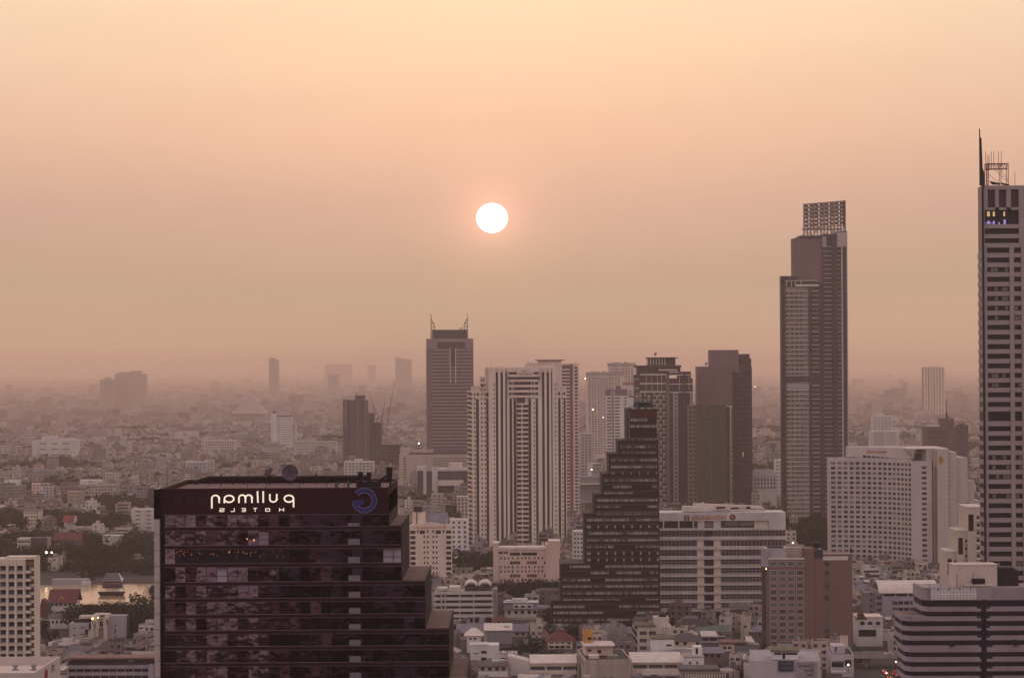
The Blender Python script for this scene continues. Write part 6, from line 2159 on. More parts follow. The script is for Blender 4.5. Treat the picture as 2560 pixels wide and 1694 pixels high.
b.part('slab', rc, [(918, 935, y, y + 1.3, 0, 28) for y in steps(1032, 1150, 6)] + [(934, 955, y, y + 1.3, 0, 28) for y in steps(1056, 1150, 6)] + [(928, 1000, y, y + 1.6, 0, 32) for y in (1111, 1119, 1127, 1135, 1143)])
b.part('column', rc, [(x, x + 1.2, 1034 if x < 935 else 1058, None, .3, 1.5) for x in (918, 924, 930, 936, 942, 948, 953)])


def crane(label, bx, by, D, tip, mast_top, back):
    b = Bld('tower_crane', label, 'crane', bx, by, D, 'luffing tower cranes')
    q = lambda x, y, d=0: (b.X(x), d, b.Z(y))
    m = MB()
    w = .9
    z0, z1 = 0, b.Z(mast_top[1])
    for sx in (-w, w):
        for sy in (-w, w):
            m.tube((sx, sy, z0), (sx, sy, z1), .22, 4)
    n = int(z1 / 5)
    for i in range(n):
        a, c_ = z1 * i / n, z1 * (i + 1) / n
        s = 1 if i % 2 else -1
        m.tube((-w * s, -w, a), (w * s, -w, c_), .13, 4).tube((-w, -w * s, a), (-w, w * s, c_), .13, 4)
    m.build('mast', metal_red, b.o)
    j = MB()
    p0, p1 = Vector(q(mast_top[0], mast_top[1])), Vector(q(*tip))
    dv = (p1 - p0).normalized()
    up = Vector((dv.z, 0, -dv.x))
    L = (p1 - p0).length
    for o_ in (Vector((0, -.6, 0)), Vector((0, .6, 0)), up * 1.1):
        j.tube(p0 + o_, p1, .26, 4, .16)
    k = int(L / 4)
    for i in range(k):
        a, c_ = p0 + dv * (L * i / k), p0 + dv * (L * (i + 1) / k)
        f = 1 - i / k
        j.tube(a + Vector((0, -.6 * f, 0)), c_ + up * 1.1 * f, .1, 4).tube(a + up * 1.1 * f, c_ + Vector((0, .6 * f, 0)), .1, 4)
    j.build('jib', metal_red, b.o)
    cj = MB()
    pb_ = Vector(q(*back))
    cj.tube(p0, pb_, .3, 4).box(pb_.x - 1.2, pb_.x + 1.2, -1, 1, pb_.z - 1.5, pb_.z + .6)
    pk = p0 + Vector((0, 0, 7))
    cj.tube(p0, pk, .2, 4).tube(pk, pb_, .1, 4).tube(pk, p0 + dv * L * .6, .09, 4)
    cj.build('counter_jib', metal_red, b.o)
    MB().box(-1.6, 1.6, -1.5, 1.5, z1 - 1.5, z1 + 1.5).build('cab', rooflight, b.o)
    return b


crane('tower crane with a steep jib leaning left, leftmost of the three', 942, 1045, 3600, (922, 981), (941, 1040), (947, 1043))
crane('tower crane with a short jib leaning right, middle of the three', 953, 1066, 3620, (963, 997), (953, 1058), (947, 1063))
crane('tallest tower crane with a long jib leaning right, rightmost of the three', 966, 1095, 3560, (986, 962), (967, 1056), (957, 1060))
slab_block('apartment_row', 'long apartment row under a dark flat roof behind the maroon hotel roof', 'apartment block', 724, 840, 1154, 3500, pale, win_mid, 7, 6.2, 4.4, 2.9, 18, roof=mauvedark)
b = slab_block('white_office', 'white office with green window bands behind the maroon hotel crane', 'office block', 860, 934, 1154, 3150, white, [win_green, win_mid], 9, 7, 5.6, 3.4, 22, top=[(.35, .6, 6)])
slab_block('long_pale_block', 'long pale block with regular windows left of the dark tower', 'apartment block', 658, 712, 1114, 3900, pale, win_mid, 5, 6, 3, 2.8, 18, roof=mauvewall)
slab_block('long_pale_block', 'long low pale block between the white tower and the dark tower', 'apartment block', 735, 842, 1105, 4000, pale, win_mid, 6, 6.5, 3.6, 2.4, 20, roof=tan)
slab_block('white_apartment', 'pale blue and white apartment block above the maroon hotel dishes', 'apartment block', 464, 517, 1156, 3300, bluew, win_mid, 8, 6.5, 4, 3, 16, roof=white)
slab_block('white_apartment', 'white apartment block with banded windows in the left middle distance', 'apartment block', 510, 588, 1101, 4100, pale, win_mid, 6, 6, 3.6, 3, 18)
slab_block('orange_house', 'orange painted block in the left middle distance', 'house', 462, 494, 1128, 3900, mat('orange_wall', (.42, .20, .12)), win_mid, 8, 5, 4, 2.4, 14)
slab_block('white_house', 'white block with two slot windows left of the maroon hotel', 'house', 199, 252, 1199, 2900, whiter, win_dark, 26, 8, 9, 2, 14)
slab_block('white_house', 'white cube at the far left with one small window', 'house', 10, 47, 1201, 2950, whiter, win_dark, 30, 14, 5, 2, 14)
slab_block('white_house', 'white block at the left edge under the white cube, with thin slots', 'house', 4, 50, 1215, 2700, pale, win_mid, 30, 7, 18, 1, 14)
slab_block('pink_house', 'pink shophouse pair at the left with square windows', 'shophouse', 79, 118, 1208, 2760, pinkc, win_mid, 8, 7.4, 4.4, 3, 12, group='pink shophouses')
slab_block('gabled_house', 'tan house with a low gable above the dark trees left of the maroon hotel', 'house', 168, 206, 1228, 2500, mat('gold_tan', (.36, .26, .19)), win_mid, 16, 9, 8, 1.6, 14)
slab_block('school_row', 'beige school block with dotted windows behind trees at the left', 'school', 58, 100, 1276, 2280, cream, win_dark, 7, 9, 4, 3.4, 14, roof=mauvewall)
slab_block('white_house', 'white house with a wavy roof line against the maroon hotel edge', 'house', 328, 388, 1272, 2200, white, win_mid, 26, 10, 12, 3, 14)
slab_block('white_house', 'white house above the river trees, nearest the maroon hotel fin', 'house', 254, 302, 1338, 2050, white, win_dark, 20, 10, 5, 2, 14)
b = Bld('monastery_hall', 'long hall with a white colonnade among the dark trees by the river', 'temple', 134, 1340, 1900)
b.foot(132, 205, 24, keep=.28)
b.box('core', mauvedark, 136, 200, 1350, None, 1, 14)
b.each('rail', greyp, [(135, 201, y, y + 1.6, 0, 1) for y in (1349, 1359, 1369)])
b.part('column', greyp, [(136 + i * 7, 137.4 + i * 7, 1349, None, .1, 1) for i in range(10)])
gable_roof(b, 133, 202, 1349, 1332, 0, 16, rooftile)
b = Bld('monastery_hall', 'pale two-floor hall with arches and a dark screen at the left, above the river', 'temple', 43, 1345, 1880)
b.foot(40, 122, 20, keep=.3)
b.facade(pale, win_dark, 43, 76, 1345, None, [46 + i * 7.6 for i in range(4)], [1350, 1362], 5, 6, depth=12, rec=.5)
b.box('screen', mauvedark, 76, 120, 1344, None, 0, 12)
b.box('screen_edge', mat('beige_brown', None), 118, 121, 1343, None, -.3, 12)
b = Bld('red_temple', 'small temple with a bright red roof among trees at the left', 'temple', 158, 1290, 2180)
b.foot(150, 195, 20, keep=.4)
b.box('wall', white, 160, 188, 1304, None, 0, 10)
m = MB().prism([(b.X(156), -1, b.Z(1304)), (b.X(184), -1, b.Z(1304)), (b.X(184), 5, b.Z(1289)), (b.X(158), 5, b.Z(1289))], (0, .3, .2))
m.build('roof', mat('bright_red_tile', (.24, .055, .05), var=.2), b.o)
m = MB().prism([(b.X(184), -.6, b.Z(1306)), (b.X(191), 4, b.Z(1300)), (b.X(185), 5, b.Z(1288.5))], (.6, 0, 0))
m.build('gable', whiter, b.o)
b = Bld('red_temple', 'temple hall with a large dark red roof on the near river bank', 'temple', 121, 1476, 1480)
b.foot(112, 196, 26, keep=.45)
b.box('wall', white, 124, 190, 1506, None, 1, 14)
m = MB()
m.prism([(b.X(119), -1.5, b.Z(1506)), (b.X(194), -1.5, b.Z(1506)), (b.X(194), 7.5, b.Z(1476)), (b.X(119), 7.5, b.Z(1476))], (0, .3, .3))
m.prism([(b.X(119), 16.5, b.Z(1506)), (b.X(194), 16.5, b.Z(1506)), (b.X(194), 7.8, b.Z(1476)), (b.X(119), 7.8, b.Z(1476))], (0, .3, .3))
m.build('roof', rooftile, b.o)
m = MB().ribbon([(b.X(149), b.Z(1498)), (b.X(155), b.Z(1489)), (b.X(161), b.Z(1498))], .5, -2.1, -1.6)
m.build('roof_finial', signgold, b.o)
b.each('window', win_dark, [(127 + i * 11, 132 + i * 11, 1508, 1514, .8, 1.02) for i in range(6)])
b = Bld('red_temple', 'second temple hall with a steep red and green roof beside the white balcony hotel', 'temple', 96, 1498, 1440)
b.foot(92, 128, 18, keep=.5)
b.box('wall', pale, 98, 122, 1535, None, 1, 12)
m = MB()
m.prism([(b.X(94), 0, b.Z(1536)), (b.X(113), 0, b.Z(1546)), (b.X(121), 0, b.Z(1505)), (b.X(104), 0, b.Z(1497))], (0, 9, 0))
m.build('roof', rooftile, b.o)
m = MB().prism([(b.X(113), -.2, b.Z(1546)), (b.X(117), -.2, b.Z(1546)), (b.X(124), -.2, b.Z(1506)), (b.X(121), -.2, b.Z(1505))], (0, 9, 0))
m.build('roof_edge', mat('roof_green', (.05, .075, .06)), b.o)
b = Bld('monk_house', 'white temple quarters with small openings below the large red temple roof', 'house', 126, 1540, 1400)
b.foot(122, 174, 14)
b.facade(whiter, win_dark, 126, 171, 1543, None, [129, 139, 150, 160], [1550], 6, 8, depth=10, rec=.3)
gable_roof(b, 126, 171, 1543, 1534, 0, 10, mat('dark_roof', None))
# boats and sheds by the water
b = Bld('river_shed', 'long low grey shed on the far river bank at the left', 'shed', 100, 1456, 1675)
b.foot(96, 225, 14)
b.box('wall', greyp, 128, 218, 1448, None, 2, 10)
b.box('bank_wall', tan, 92, 222, 1461.5, None, -2, -1)
b.box('white_cabin', white, 203, 223, 1452, None, 1, 6)
b = Bld('river_boat', 'dark covered boat moored at the far bank against the golden water', 'boat', 262, 1472, 1600)
hm = MB()
x0, x1 = b.X(250), b.X(306)
zt = 2.6
hm.prism([(x0, 0, .1), (x1, 0, .1), (x1 + 1.6, 0, zt), (x0 - 1.6, 0, zt)], (0, 5, 0))
hm.build('hull', metal_dark, b.o)
b.part('cabin', mauvedark, [(256, 304, 1460, 1470, .6, 4.4)])
MB().box(x0 + 1, x1 - .4, .3, 4.8, b.Z(1460), b.Z(1460) + .4).build('roof', rooftile, b.o)
b.part('awning', white, [(305, 309, 1462, 1475, .8, 4)])
b = Bld('pavilion', 'grey sloping-roofed pavilion behind the covered boat', 'pavilion', 256, 1444, 1695)
b.foot(252, 308, 18)
b.box('wall', mauvedark, 258, 300, 1452, None, 1, 12)
m = MB().prism([(b.X(252), -1, b.Z(1453)), (b.X(305), -1, b.Z(1453)), (b.X(292), 6, b.Z(1434)), (b.X(264), 6, b.Z(1434))], (0, .3, .3))
m.build('roof', mat('pavilion_roof', (.11, .095, .10), var=.25), b.o)
m = MB().prism([(b.X(304), -1, b.Z(1453)), (b.X(308), 0, b.Z(1447)), (b.X(293), 6, b.Z(1434))], (.4, 0, 0))
m.build('gable_edge', white, b.o)

# right middle distance behind the towers
slab_block('white_apartment', 'white balcony block just left of the tallest tower, above the grey-roofed hall', 'apartment block', 1938, 1956, 1149, 2600, whiter, win_mid, 8, 9, 4, 3, 14)
b = Bld('grey_roof_hall', 'white hall with a grey hipped roof between the mauve tower and the tallest tower', 'hall', 1880, 1190, 2480)
b.foot(1876, 1948, 26)
b.facade(white, win_mid, 1878, 1942, 1192, None, [1886 + i * 8 for i in range(7)], [1196, 1205, 1215], 4.6, 6, depth=20, rec=.5)
hip_roof(b, 1876, 1946, 1192, 1173, 0, 20, mat('hall_roof_grey', (.25, .235, .235), var=.15), .2)
slab_block('terrace_block', 'white terraced block behind the white curved hotel, above its sign', 'apartment block', 2181, 2231, 1040, 3700, white, win_mid, 9, 5.5, 6, 1.6, 20, top=[(.1, .5, 6)])
slab_block('terrace_block', 'low white deck building above the white curved hotel roof', 'car park', 2177, 2248, 1078, 3300, white, win_mid, 30, 5, 26, 1.5, 24)
slab_block('white_apartment', 'white block in the gap between the striped tower and the arch tower', 'apartment block', 1447, 1484, 1083, 3000, pale, win_mid, 9, 7, 5, 3, 14)
slab_block('white_apartment', 'stepped white apartment in the gap left of the black tower steps', 'apartment block', 1480, 1508, 1158, 2500, white, win_mid, 8, 8, 4.6, 3, 14, yaw=20)
b = Bld('station_roof', 'long pale flat roof in the gap left of the black tower', 'station', 1446, 1190, 2450)
b.foot(1440, 1500, 30)
b.each('roof', [rooflight, greyp], [(1440, 1505, 1190, 1196, 0, 14), (1446, 1500, 1207, 1210, -8, 0)])
b.box('wall', greyp, 1444, 1500, 1196, None, 1, 13)
b = Bld('white_wing_building', 'white building with upright fins right of the maroon hotel, below the podium', 'office block', 1043, 1166, 2700)
b.foot(1040, 1172, 24)
b.box('core', mauvedark, 1044, 1168, 1178, None, 1, 20)
b.part('fin', white, [(1043, 1058, 1166, 1176, -.5, 20), (1058, 1066, 1160, None, -.5, 3), (1080, 1094, 1166, None, -.3, 3), (1094, 1168, 1170, 1177, -.4, 20)])
b.box('roof_box', rooflight, 1122, 1156, 1157, 1170, 3, 12)
b.box('shed_roof', rooflight, 1096, 1158, 1200, 1212, -14, -2)
slab_block('small_tan_block', 'small tan block with dark upright windows left of the striped tower', 'house', 1142, 1180, 1242, 2350, pale, win_dark, 9, 9, 4, 5.4, 12, roof=white)
slab_block('small_tan_block', 'small tan cube with four windows beside the dark round tree', 'house', 1078, 1106, 1234, 2420, tan, win_dark, 12, 8, 4, 3, 12)
slab_block('white_apartment', 'white broken-front block left of the striped tower foot', 'apartment block', 1124, 1172, 1297, 1950, whiter, win_mid, 14, 12, 6, 6, 14)
slab_block('white_apartment', 'white block with balconies just right of the striped tower foot', 'apartment block', 1432, 1459, 1327, 1680, white, win_mid, 8, 11, 4.8, 5, 14)

# ================================================================== low-rise city
R2 = random.Random(21)
wall_attr = mat('house_wall', None, attr=True, var=.28, scale=.22, streak=.2)
roof_attr = mat('house_roof', None, attr=True, var=.32, scale=.35, streak=1)
WALLS = [('white', (.62, .57, .53), 6), ('cream', (.58, .49, .40), 7), ('grey', (.29, .26, .265), 7), ('pale pink', (.50, .37, .33), 3), ('tan', (.38, .29, .24), 5), ('pale blue', (.30, .33, .355), .7), ('mauve', (.20, .145, .155), 6), ('yellow', (.44, .36, .25), .4)]
ROOFS = [('grey', (.20, .185, .20), 6), ('rust red', (.15, .068, .058), 3), ('brown', (.12, .078, .07), 6), ('pale', (.50, .43, .37), 2.2), ('dark', (.06, .047, .052), 6), ('green', (.12, .15, .125), 1)]


def wpick(tab):
    t = R2.choices(tab, [x[2] for x in tab])[0]
    j = R2.uniform(.85, 1.12)
    return t[0], tuple(min(.8, c * j) for c in t[1])


def mute(c, k=.3):
    """pulled towards a dull brown; far off this paints in the flat tone of haze"""
    return tuple(a * (1 - k) + m_ * k for a, m_ in zip(c, (.20, .16, .155)))


class Geo:
    """growing mesh with a colour per face"""

    def __init__(s):
        s.v, s.f, s.c = [], [], []

    def quad(s, a, b_, c, d, col):
        n = len(s.v)
        s.v += [a, b_, c, d]
        s.f.append((n, n + 1, n + 2, n + 3))
        s.c.append(col)

    def tri(s, a, b_, c, col):
        n = len(s.v)
        s.v += [a, b_, c]
        s.f.append((n, n + 1, n + 2))
        s.c.append(col)

    def box(s, T, x0, x1, y0, y1, z0, z1, col, top=None):
        p = [T(x, y, z) for z in (z0, z1) for x, y in ((x0, y0), (x1, y0), (x1, y1), (x0, y1))]
        for a, b_, c, d in ((0, 1, 5, 4), (1, 2, 6, 5), (2, 3, 7, 6), (3, 0, 4, 7)):
            s.quad(p[a], p[b_], p[c], p[d], col)
        s.quad(p[4], p[5], p[6], p[7], top or col)

    def build(s, name, mt, parent=None, **kw):
        me = bpy.data.meshes.new(name)
        me.from_pydata(s.v, [], s.f)
        at = me.attributes.new('col', 'FLOAT_COLOR', 'FACE')
        at.data.foreach_set('color', np.array([(*c, 1.0) for c in s.c], dtype=np.float32).ravel())
        me.materials.append(mt)
        o = bpy.data.objects.new(name, me)
        link(o, parent)
        return tag(o, **kw)


WINC = [(.025, .02, .028), (.05, .04, .048), (.12, .10, .105)]


def house(wg, rg, T, w, d, h, kind, wcol, rcol, wins=True, near=True, wx=None, cg=None):
    """a house in its own frame (front at y=0 towards the viewer); walls and windows to wg/wx, roof to rg"""
    wx = wx or wg
    cg = cg or rg
    deck = R2.choice([(.10, .08, .08), (.15, .12, .115), (.24, .20, .185), (.08, .065, .068)])
    if kind in ('flat', 'block'):
        wg.box(T, 0, w, 0, d, 0, h, wcol, deck)
        if near:
            p = .7
            for b4 in ((0, w, 0, .3), (0, w, d - .3, d), (0, .3, .3, d - .3), (w - .3, w, .3, d - .3)):
                wg.box(T, b4[0], b4[1], b4[2], b4[3], h, h + p, wcol)
        if R2.random() < .75:
            rx, rw = R2.uniform(.1, .5) * w, R2.uniform(.2, .4) * w
            rg.box(T, rx, rx + rw, d * .4, d * .8, h, h + R2.uniform(2.0, 3.2), wcol if R2.random() < .5 else rcol, rcol)
        if near and R2.random() < .5:
            tx = R2.uniform(.1, .8) * w
            cg.box(T, tx, tx + 1.3, d * .2, d * .2 + 1.3, h, h + 1.8, (.30, .29, .30))
        if near:
            for _ in range(R2.randint(1, 4)):
                ax, ay = R2.uniform(.08, .85) * w, R2.uniform(.08, .8) * d
                cg.box(T, ax, ax + R2.uniform(.6, 1.6), ay, ay + R2.uniform(.6, 1.4), h, h + R2.uniform(.5, 1.3), R2.choice([(.30, .28, .28), (.08, .07, .075), (.20, .12, .10), (.12, .14, .13)]))
        if R2.random() < .35:
            a = R2.uniform(0, .4) * w
            e = a + R2.uniform(.35, .6) * w
            z0, z1 = h + 2.0, h + 2.9
            cg.quad(T(a, 0, z0), T(e, 0, z0), T(e, d * .5, z1), T(a, d * .5, z1), rcol)
            cg.box(T, a, e, d * .48, d * .52, h, z1 - .05, wcol)
    elif kind == 'gable':
        wg.box(T, 0, w, 0, d, 0, h, wcol)
        r, o = min(w, d) * R2.uniform(.24, .36), .6
        if R2.random() < .6:
            rg.quad(T(-o, -o, h - .3), T(w + o, -o, h - .3), T(w + o, d / 2, h + r), T(-o, d / 2, h + r), rcol)
            rg.quad(T(w + o, d + o, h - .3), T(-o, d + o, h - .3), T(-o, d / 2, h + r), T(w + o, d / 2, h + r), rcol)
            for x in (0, w):
                wg.tri(T(x, 0, h), T(x, d, h), T(x, d / 2, h + r - .1), wcol)
        else:
            rg.quad(T(-o, -o, h - .3), T(w / 2, -o, h + r), T(w / 2, d + o, h + r), T(-o, d + o, h - .3), rcol)
            rg.quad(T(w / 2, -o, h + r), T(w + o, -o, h - .3), T(w + o, d + o, h - .3), T(w / 2, d + o, h + r), rcol)
            for y in (0, d):
                wg.tri(T(0, y, h), T(w, y, h), T(w / 2, y, h + r - .1), wcol)
    elif kind == 'hip':
        wg.box(T, 0, w, 0, d, 0, h, wcol)
        r, o, i = min(w, d) * .34, .7, min(w, d) * .45
        a, b_, c, e = T(-o, -o, h - .2), T(w + o, -o, h - .2), T(w + o, d + o, h - .2), T(-o, d + o, h - .2)
        if w > d:
            p, q = T(i, d / 2, h + r), T(w - i, d / 2, h + r)
            rg.quad(a, b_, q, p, rcol)
            rg.tri(b_, c, q, rcol)
            rg.quad(c, e, p, q, rcol)
            rg.tri(e, a, p, rcol)
        else:
            p, q = T(w / 2, i, h + r), T(w / 2, d - i, h + r)
            rg.tri(a, b_, p, rcol)
            rg.quad(b_, c, q, p, rcol)
            rg.tri(c, e, q, rcol)
            rg.quad(e, a, p, q, rcol)
    else:                                                       # shed: one slope
        wg.box(T, 0, w, 0, d, 0, h, wcol)
        rg.quad(T(-.5, -.6, h - .05), T(w + .5, -.6, h - .05), T(w + .5, d + .5, h + d * .16), T(-.5, d + .5, h + d * .16), rcol)
        wg.tri(T(0, 0, h), T(0, d, h), T(0, d, h + d * .15), wcol)
        wg.tri(T(w, 0, h), T(w, d, h), T(w, d, h + d * .15), wcol)
        wg.quad(T(0, d, h), T(w, d, h), T(w, d, h + d * .15), T(0, d, h + d * .15), wcol)
    if wins:
        fl = max(1, int(h / 3.2))
        n = max(1, int(w / R2.uniform(2.6, 3.6)))
        style = R2.random()
        for f in range(fl):
            z0 = f * 3.2 + 1.0
            z1 = z0 + 1.5
            if style < .22 and near:
                if R2.random() < .85:
                    wx.quad(T(.4, -.06, z0), T(w - .4, -.06, z0), T(w - .4, -.06, z1), T(.4, -.06, z1), WINC[R2.randrange(2)])
                    wg.box(T, .1, w - .1, -.9, -.02, z0 - 1.2, z0 - .25, wcol)
                continue
            for i in range(n):
                if R2.random() < .14:
                    continue
                c = WINC[R2.choice((0, 0, 1, 1, 2))]
                x = (i + .5) * w / n
                hw = min(.9, w / n * .33)
                wx.quad(T(x - hw, -.06, z0), T(x + hw, -.06, z0), T(x + hw, -.06, z1), T(x - hw, -.06, z1), c)
                if near and R2.random() < .3:
                    wg.box(T, x - hw - .2, x + hw + .2, -.8, -.02, z1 + .1, z1 + .25, wcol)
            m = max(1, int(d / 3.4))
            for i in range(m):
                if R2.random() < .4:
                    continue
                y = (i + .5) * d / m
                for x, s in ((-.06, -1), (w + .06, 1)):
                    a, b_ = (y + .6, y - .6) if s < 0 else (y - .6, y + .6)
                    wx.quad(T(x, a, z0), T(x, b_, z0), T(x, b_, z1), T(x, a, z1), WINC[R2.choice((0, 1))])


def make_T(x, y, yaw):
    c, s = math.cos(yaw), math.sin(yaw)
    return lambda a, b_, z: (x + a * c - b_ * s, y + a * s + b_ * c, z)


def in_river(x, y, r):
    for (xa, a0, a1), (xb, b0, b1) in zip(RIVER[:-1], RIVER[1:]):
        if xa - r <= x <= xb + r:
            t = min(1, max(0, (x - xa) / (xb - xa)))
            if a0 + (b0 - a0) * t - r < y < a1 + (b1 - a1) * t + r:
                return True
    return False


def blocked(x, y, r):
    if -1500 < x < 0 and 1500 < y < 2800 and in_river(x, y, r + 5):
        return True
    for x0, x1, y0, y1 in FOOT:
        if x0 - r < x < x1 + r and y0 - r < y < y1 + r:
            return True
    return False


def hidden(px0, px1, py0, D):
    for x0, x1, yt, Dr in RECTS:
        if D > Dr and px0 > x0 - 4 and px1 < x1 + 4 and py0 > yt + 2:
            return True
    return False


def fit_height(x, w, y, h):
    """lower a house that would stand in front of a named building"""
    pa, pb = proj((x, y, 5))[0], proj((x + w, y, 5))[0]
    h0 = h
    for x0, x1, lim, Dk in KEEP:
        if y < Dk - 1 and pb > x0 and pa < x1:
            top = proj((x, y, h))[1]
            if top < lim:
                h = min(h, CAMZ - (lim + 6 - HZ) * y / F)
    return h, h == h0


def treeness(x, y):
    return noise.noise(Vector((x * .0042, y * .0026, 3.7))) + .5 * noise.noise(Vector((x * .013, y * .008, 9.1)))


# dark wooded patches named from the photograph: (px, py of the ground, radius m, strength)
WOODS = [(60, 1400, 85, 1), (230, 1395, 70, 1), (330, 1425, 46, 1), (250, 1335, 55, 1), (370, 1400, 26, 1), (130, 1330, 60, 1), (340, 1290, 45, 1), (250, 1275, 36, 1), (200, 1215, 46, 1), (20, 1320, 50, 1),
         (1170, 1420, 50, 1), (1185, 1370, 46, 1), (1210, 1440, 36, 1), (1310, 1508, 30, 1), (1350, 1500, 22, 1), (1045, 1265, 40, 1), (2000, 1372, 55, 1), (1930, 1330, 60, 1), (2060, 1390, 30, 1), (1320, 1655, 22, 1), (1302, 1640, 16, 1), (1380, 1560, 18, 1),
         (2030, 1365, 40, 1), (570, 1180, 60, .8), (230, 1045, 160, .8), (500, 1095, 110, .8), (380, 1060, 170, .7), (1920, 1080, 160, .8), (2260, 1080, 90, .8), (2200, 1100, 80, .7)]
WOOD_XY = [(G(a, c).x, G(a, c).y, r, s) for a, c, r, s in WOODS]


def wooded(x, y):
    for wx, wy, r, s in WOOD_XY:
        q = ((x - wx) / r) ** 2 + ((y - wy) / (r * 1.25)) ** 2
        if q < 1:
            return s
    return 0


def yaw_at(x, y):
    v = noise.noise(Vector((x * .0018, y * .0014, 1.3)))
    return v * .9


cands = []
# near band on a loose grid, denser so that hardly any ground shows
D = 1075.0
while D < 2350:
    cell = 13.5 if D < 1700 else 15.5
    half = 1440 / F * D + 50
    x = -half
    while x < half:
        px_, py_ = x + R2.uniform(-3, 3), D + R2.uniform(-3, 3)
        w = R2.choice((R2.uniform(5, 9), R2.uniform(6, 14)))
        d = R2.uniform(7, 13)
        x += w + R2.uniform(.4, 3.6)
        if 1345 < py_ < 1800 and proj((px_, py_, 0))[0] < 405:
            continue
        if (wooded(px_, py_) > .5 and R2.random() > .13) or treeness(px_, py_) > .5 or blocked(px_ + w / 2, py_ + d / 2, max(w, d) * .55):
            continue
        cands.append((px_, py_, w, d))
    D += cell
near_list = []
for x, y, w, d in cands:
    kind = R2.choices(['flat', 'gable', 'hip', 'shed', 'block'], [.46, .22, .1, .16, .06])[0]
    h = {'flat': R2.choice((6.6, 9.8, 9.8, 13)), 'gable': R2.choice((4, 6.6, 6.6)), 'hip': R2.choice((4, 6.6)), 'shed': R2.choice((4, 5.2, 7)), 'block': R2.choice((16, 19.5, 23))}[kind]
    if y < 1750 and kind == 'block':
        kind, h = 'flat', 9.8
    if kind == 'shed':
        w *= 1.25
    h, okh = fit_height(x, w, y, h + 2.6)
    h -= 2.6
    if h < 3.2:
        continue
    a, c = proj((x, y, h)), proj((x + w, y, 0))
    if a[0] < -40 or a[0] > 2600 or a[1] > 1720:
        vis = 0
    elif hidden(a[0], c[0], a[1], y):
        vis = 0
    else:
        vis = (c[0] - a[0]) * (c[1] - a[1])
        if c[1] > 1694:
            vis *= .4
    wa, ro = wpick(WALLS), wpick(ROOFS)
    near_list.append([vis, x, y, w, d, h, kind, wa[0], mute(wa[1], .14), ro[0], mute(ro[1], .12)])
near_list.sort(key=lambda t_: -t_[0])
indiv, rest = near_list[:290], near_list[290:]


MARKS = [(40, 1000, 'white balcony hotel'), (160, 1480, 'large red temple roof'), (285, 1600, 'river boat'), (160, 1900, 'white colonnade hall'), (80, 1880, 'hall with arches'), (172, 2180, 'small red temple'),
         (187, 2500, 'tan gabled house'), (270, 1330, 'red-lined hotel'), (225, 2900, 'two-slot white block'), (345, 2300, 'maroon hotel fin'), (285, 2050, 'river-side white house'), (1075, 1650, 'gabled hospital'),
         (1160, 1420, 'vaulted car park'), (1305, 1440, 'mansard house'), (1315, 1560, 'peach hotel'), (1290, 1955, 'striped tower'), (1235, 1235, 'white cube house'), (1245, 1310, 'grey shed'), (1180, 1330, 'broad grey roof'),
         (1400, 1290, 'red hipped roof'), (1500, 1125, 'bare concrete block'), (1510, 1340, 'black stepped tower'), (1340, 1150, 'long market hall'), (1640, 1240, 'cream stair block'), (1800, 1420, 'white school'),
         (1735, 1140, 'twin-window block'), (1780, 1310, 'two-floor shophouses'), (1965, 1090, 'mirrored sign office'), (2020, 1250, 'brown hotel'), (2040, 2171, 'tallest tower'), (2240, 1760, 'white curved hotel'),
         (2175, 1330, 'arched white house'), (2255, 1220, 'barrel roof block'), (2400, 1150, 'stepped cream apartment'), (1660, 2400, 'stepped condominium'), (1800, 2450, 'mauve tower'), (1912, 2480, 'grey-roofed hall'),
         (1120, 2350, 'dark maroon hotel steps'), (1475, 2450, 'pale station roof'), (2110, 1150, 'stepped corner office')]


def place_words(px, D):
    q = min(MARKS, key=lambda m_: ((px - m_[0]) / 60) ** 2 + ((D - m_[1]) / 110) ** 2)
    dx, dd = (px - q[0]) / 45, (D - q[1]) / 80
    if abs(dx) > abs(dd):
        return ('right of the ' if dx > 0 else 'left of the ') + q[2]
    return ('behind the ' if dd > 0 else 'in front of the ') + q[2]


KW = {'flat': 'flat-roofed shophouse', 'gable': 'gable-roofed house', 'hip': 'hip-roofed house', 'shed': 'slope-roofed shed', 'block': 'apartment block'}
KN = {'flat': 'shophouse', 'gable': 'gabled_house', 'hip': 'hipped_house', 'shed': 'shed', 'block': 'apartment_block'}
labels = {}
for t_ in indiv:
    vis, x, y, w, d, h, kind, wn_, wc, rn_, rc_ = t_
    yaw = yaw_at(x, y)
    T = make_T(0, 0, 0)
    wg, rg, xg, cg = Geo(), Geo(), Geo(), Geo()
    house(wg, rg, T, w, d, h, kind, wc, rc_, True, True, xg, cg)
    o = bpy.data.objects.new(KN[kind], None)
    o.location = (x, y, 0)
    o.rotation_euler = (0, 0, yaw)
    link(o)
    wg.build('wall', wall_attr, o)
    if rg.v:
        rg.build('roof', roof_attr, o)
    if xg.v:
        xg.build('window', roof_attr, o, kind='stuff')
    if cg.v:
        cg.build('roof_gear', roof_attr, o, kind='stuff')
    px = proj((x + w / 2, y, h / 2))[0]
    nf = max(1, int(h / 3.2))
    size = ('one', 'two', 'three', 'four', 'five', 'six', 'seven')[nf - 1]
    if kind in ('flat', 'block'):
        lab = f'{wn_} {size}-floor {KW[kind]} {place_words(px, y)}'
    else:
        lab = f'{wn_} {KW[kind]} in {rn_} {place_words(px, y)}'
    tag(o, lab, 'shed' if kind == 'shed' else ('apartment block' if kind == 'block' else 'house'), 'small houses of the low city')
    labels.setdefault(lab, []).append((px, y, o))
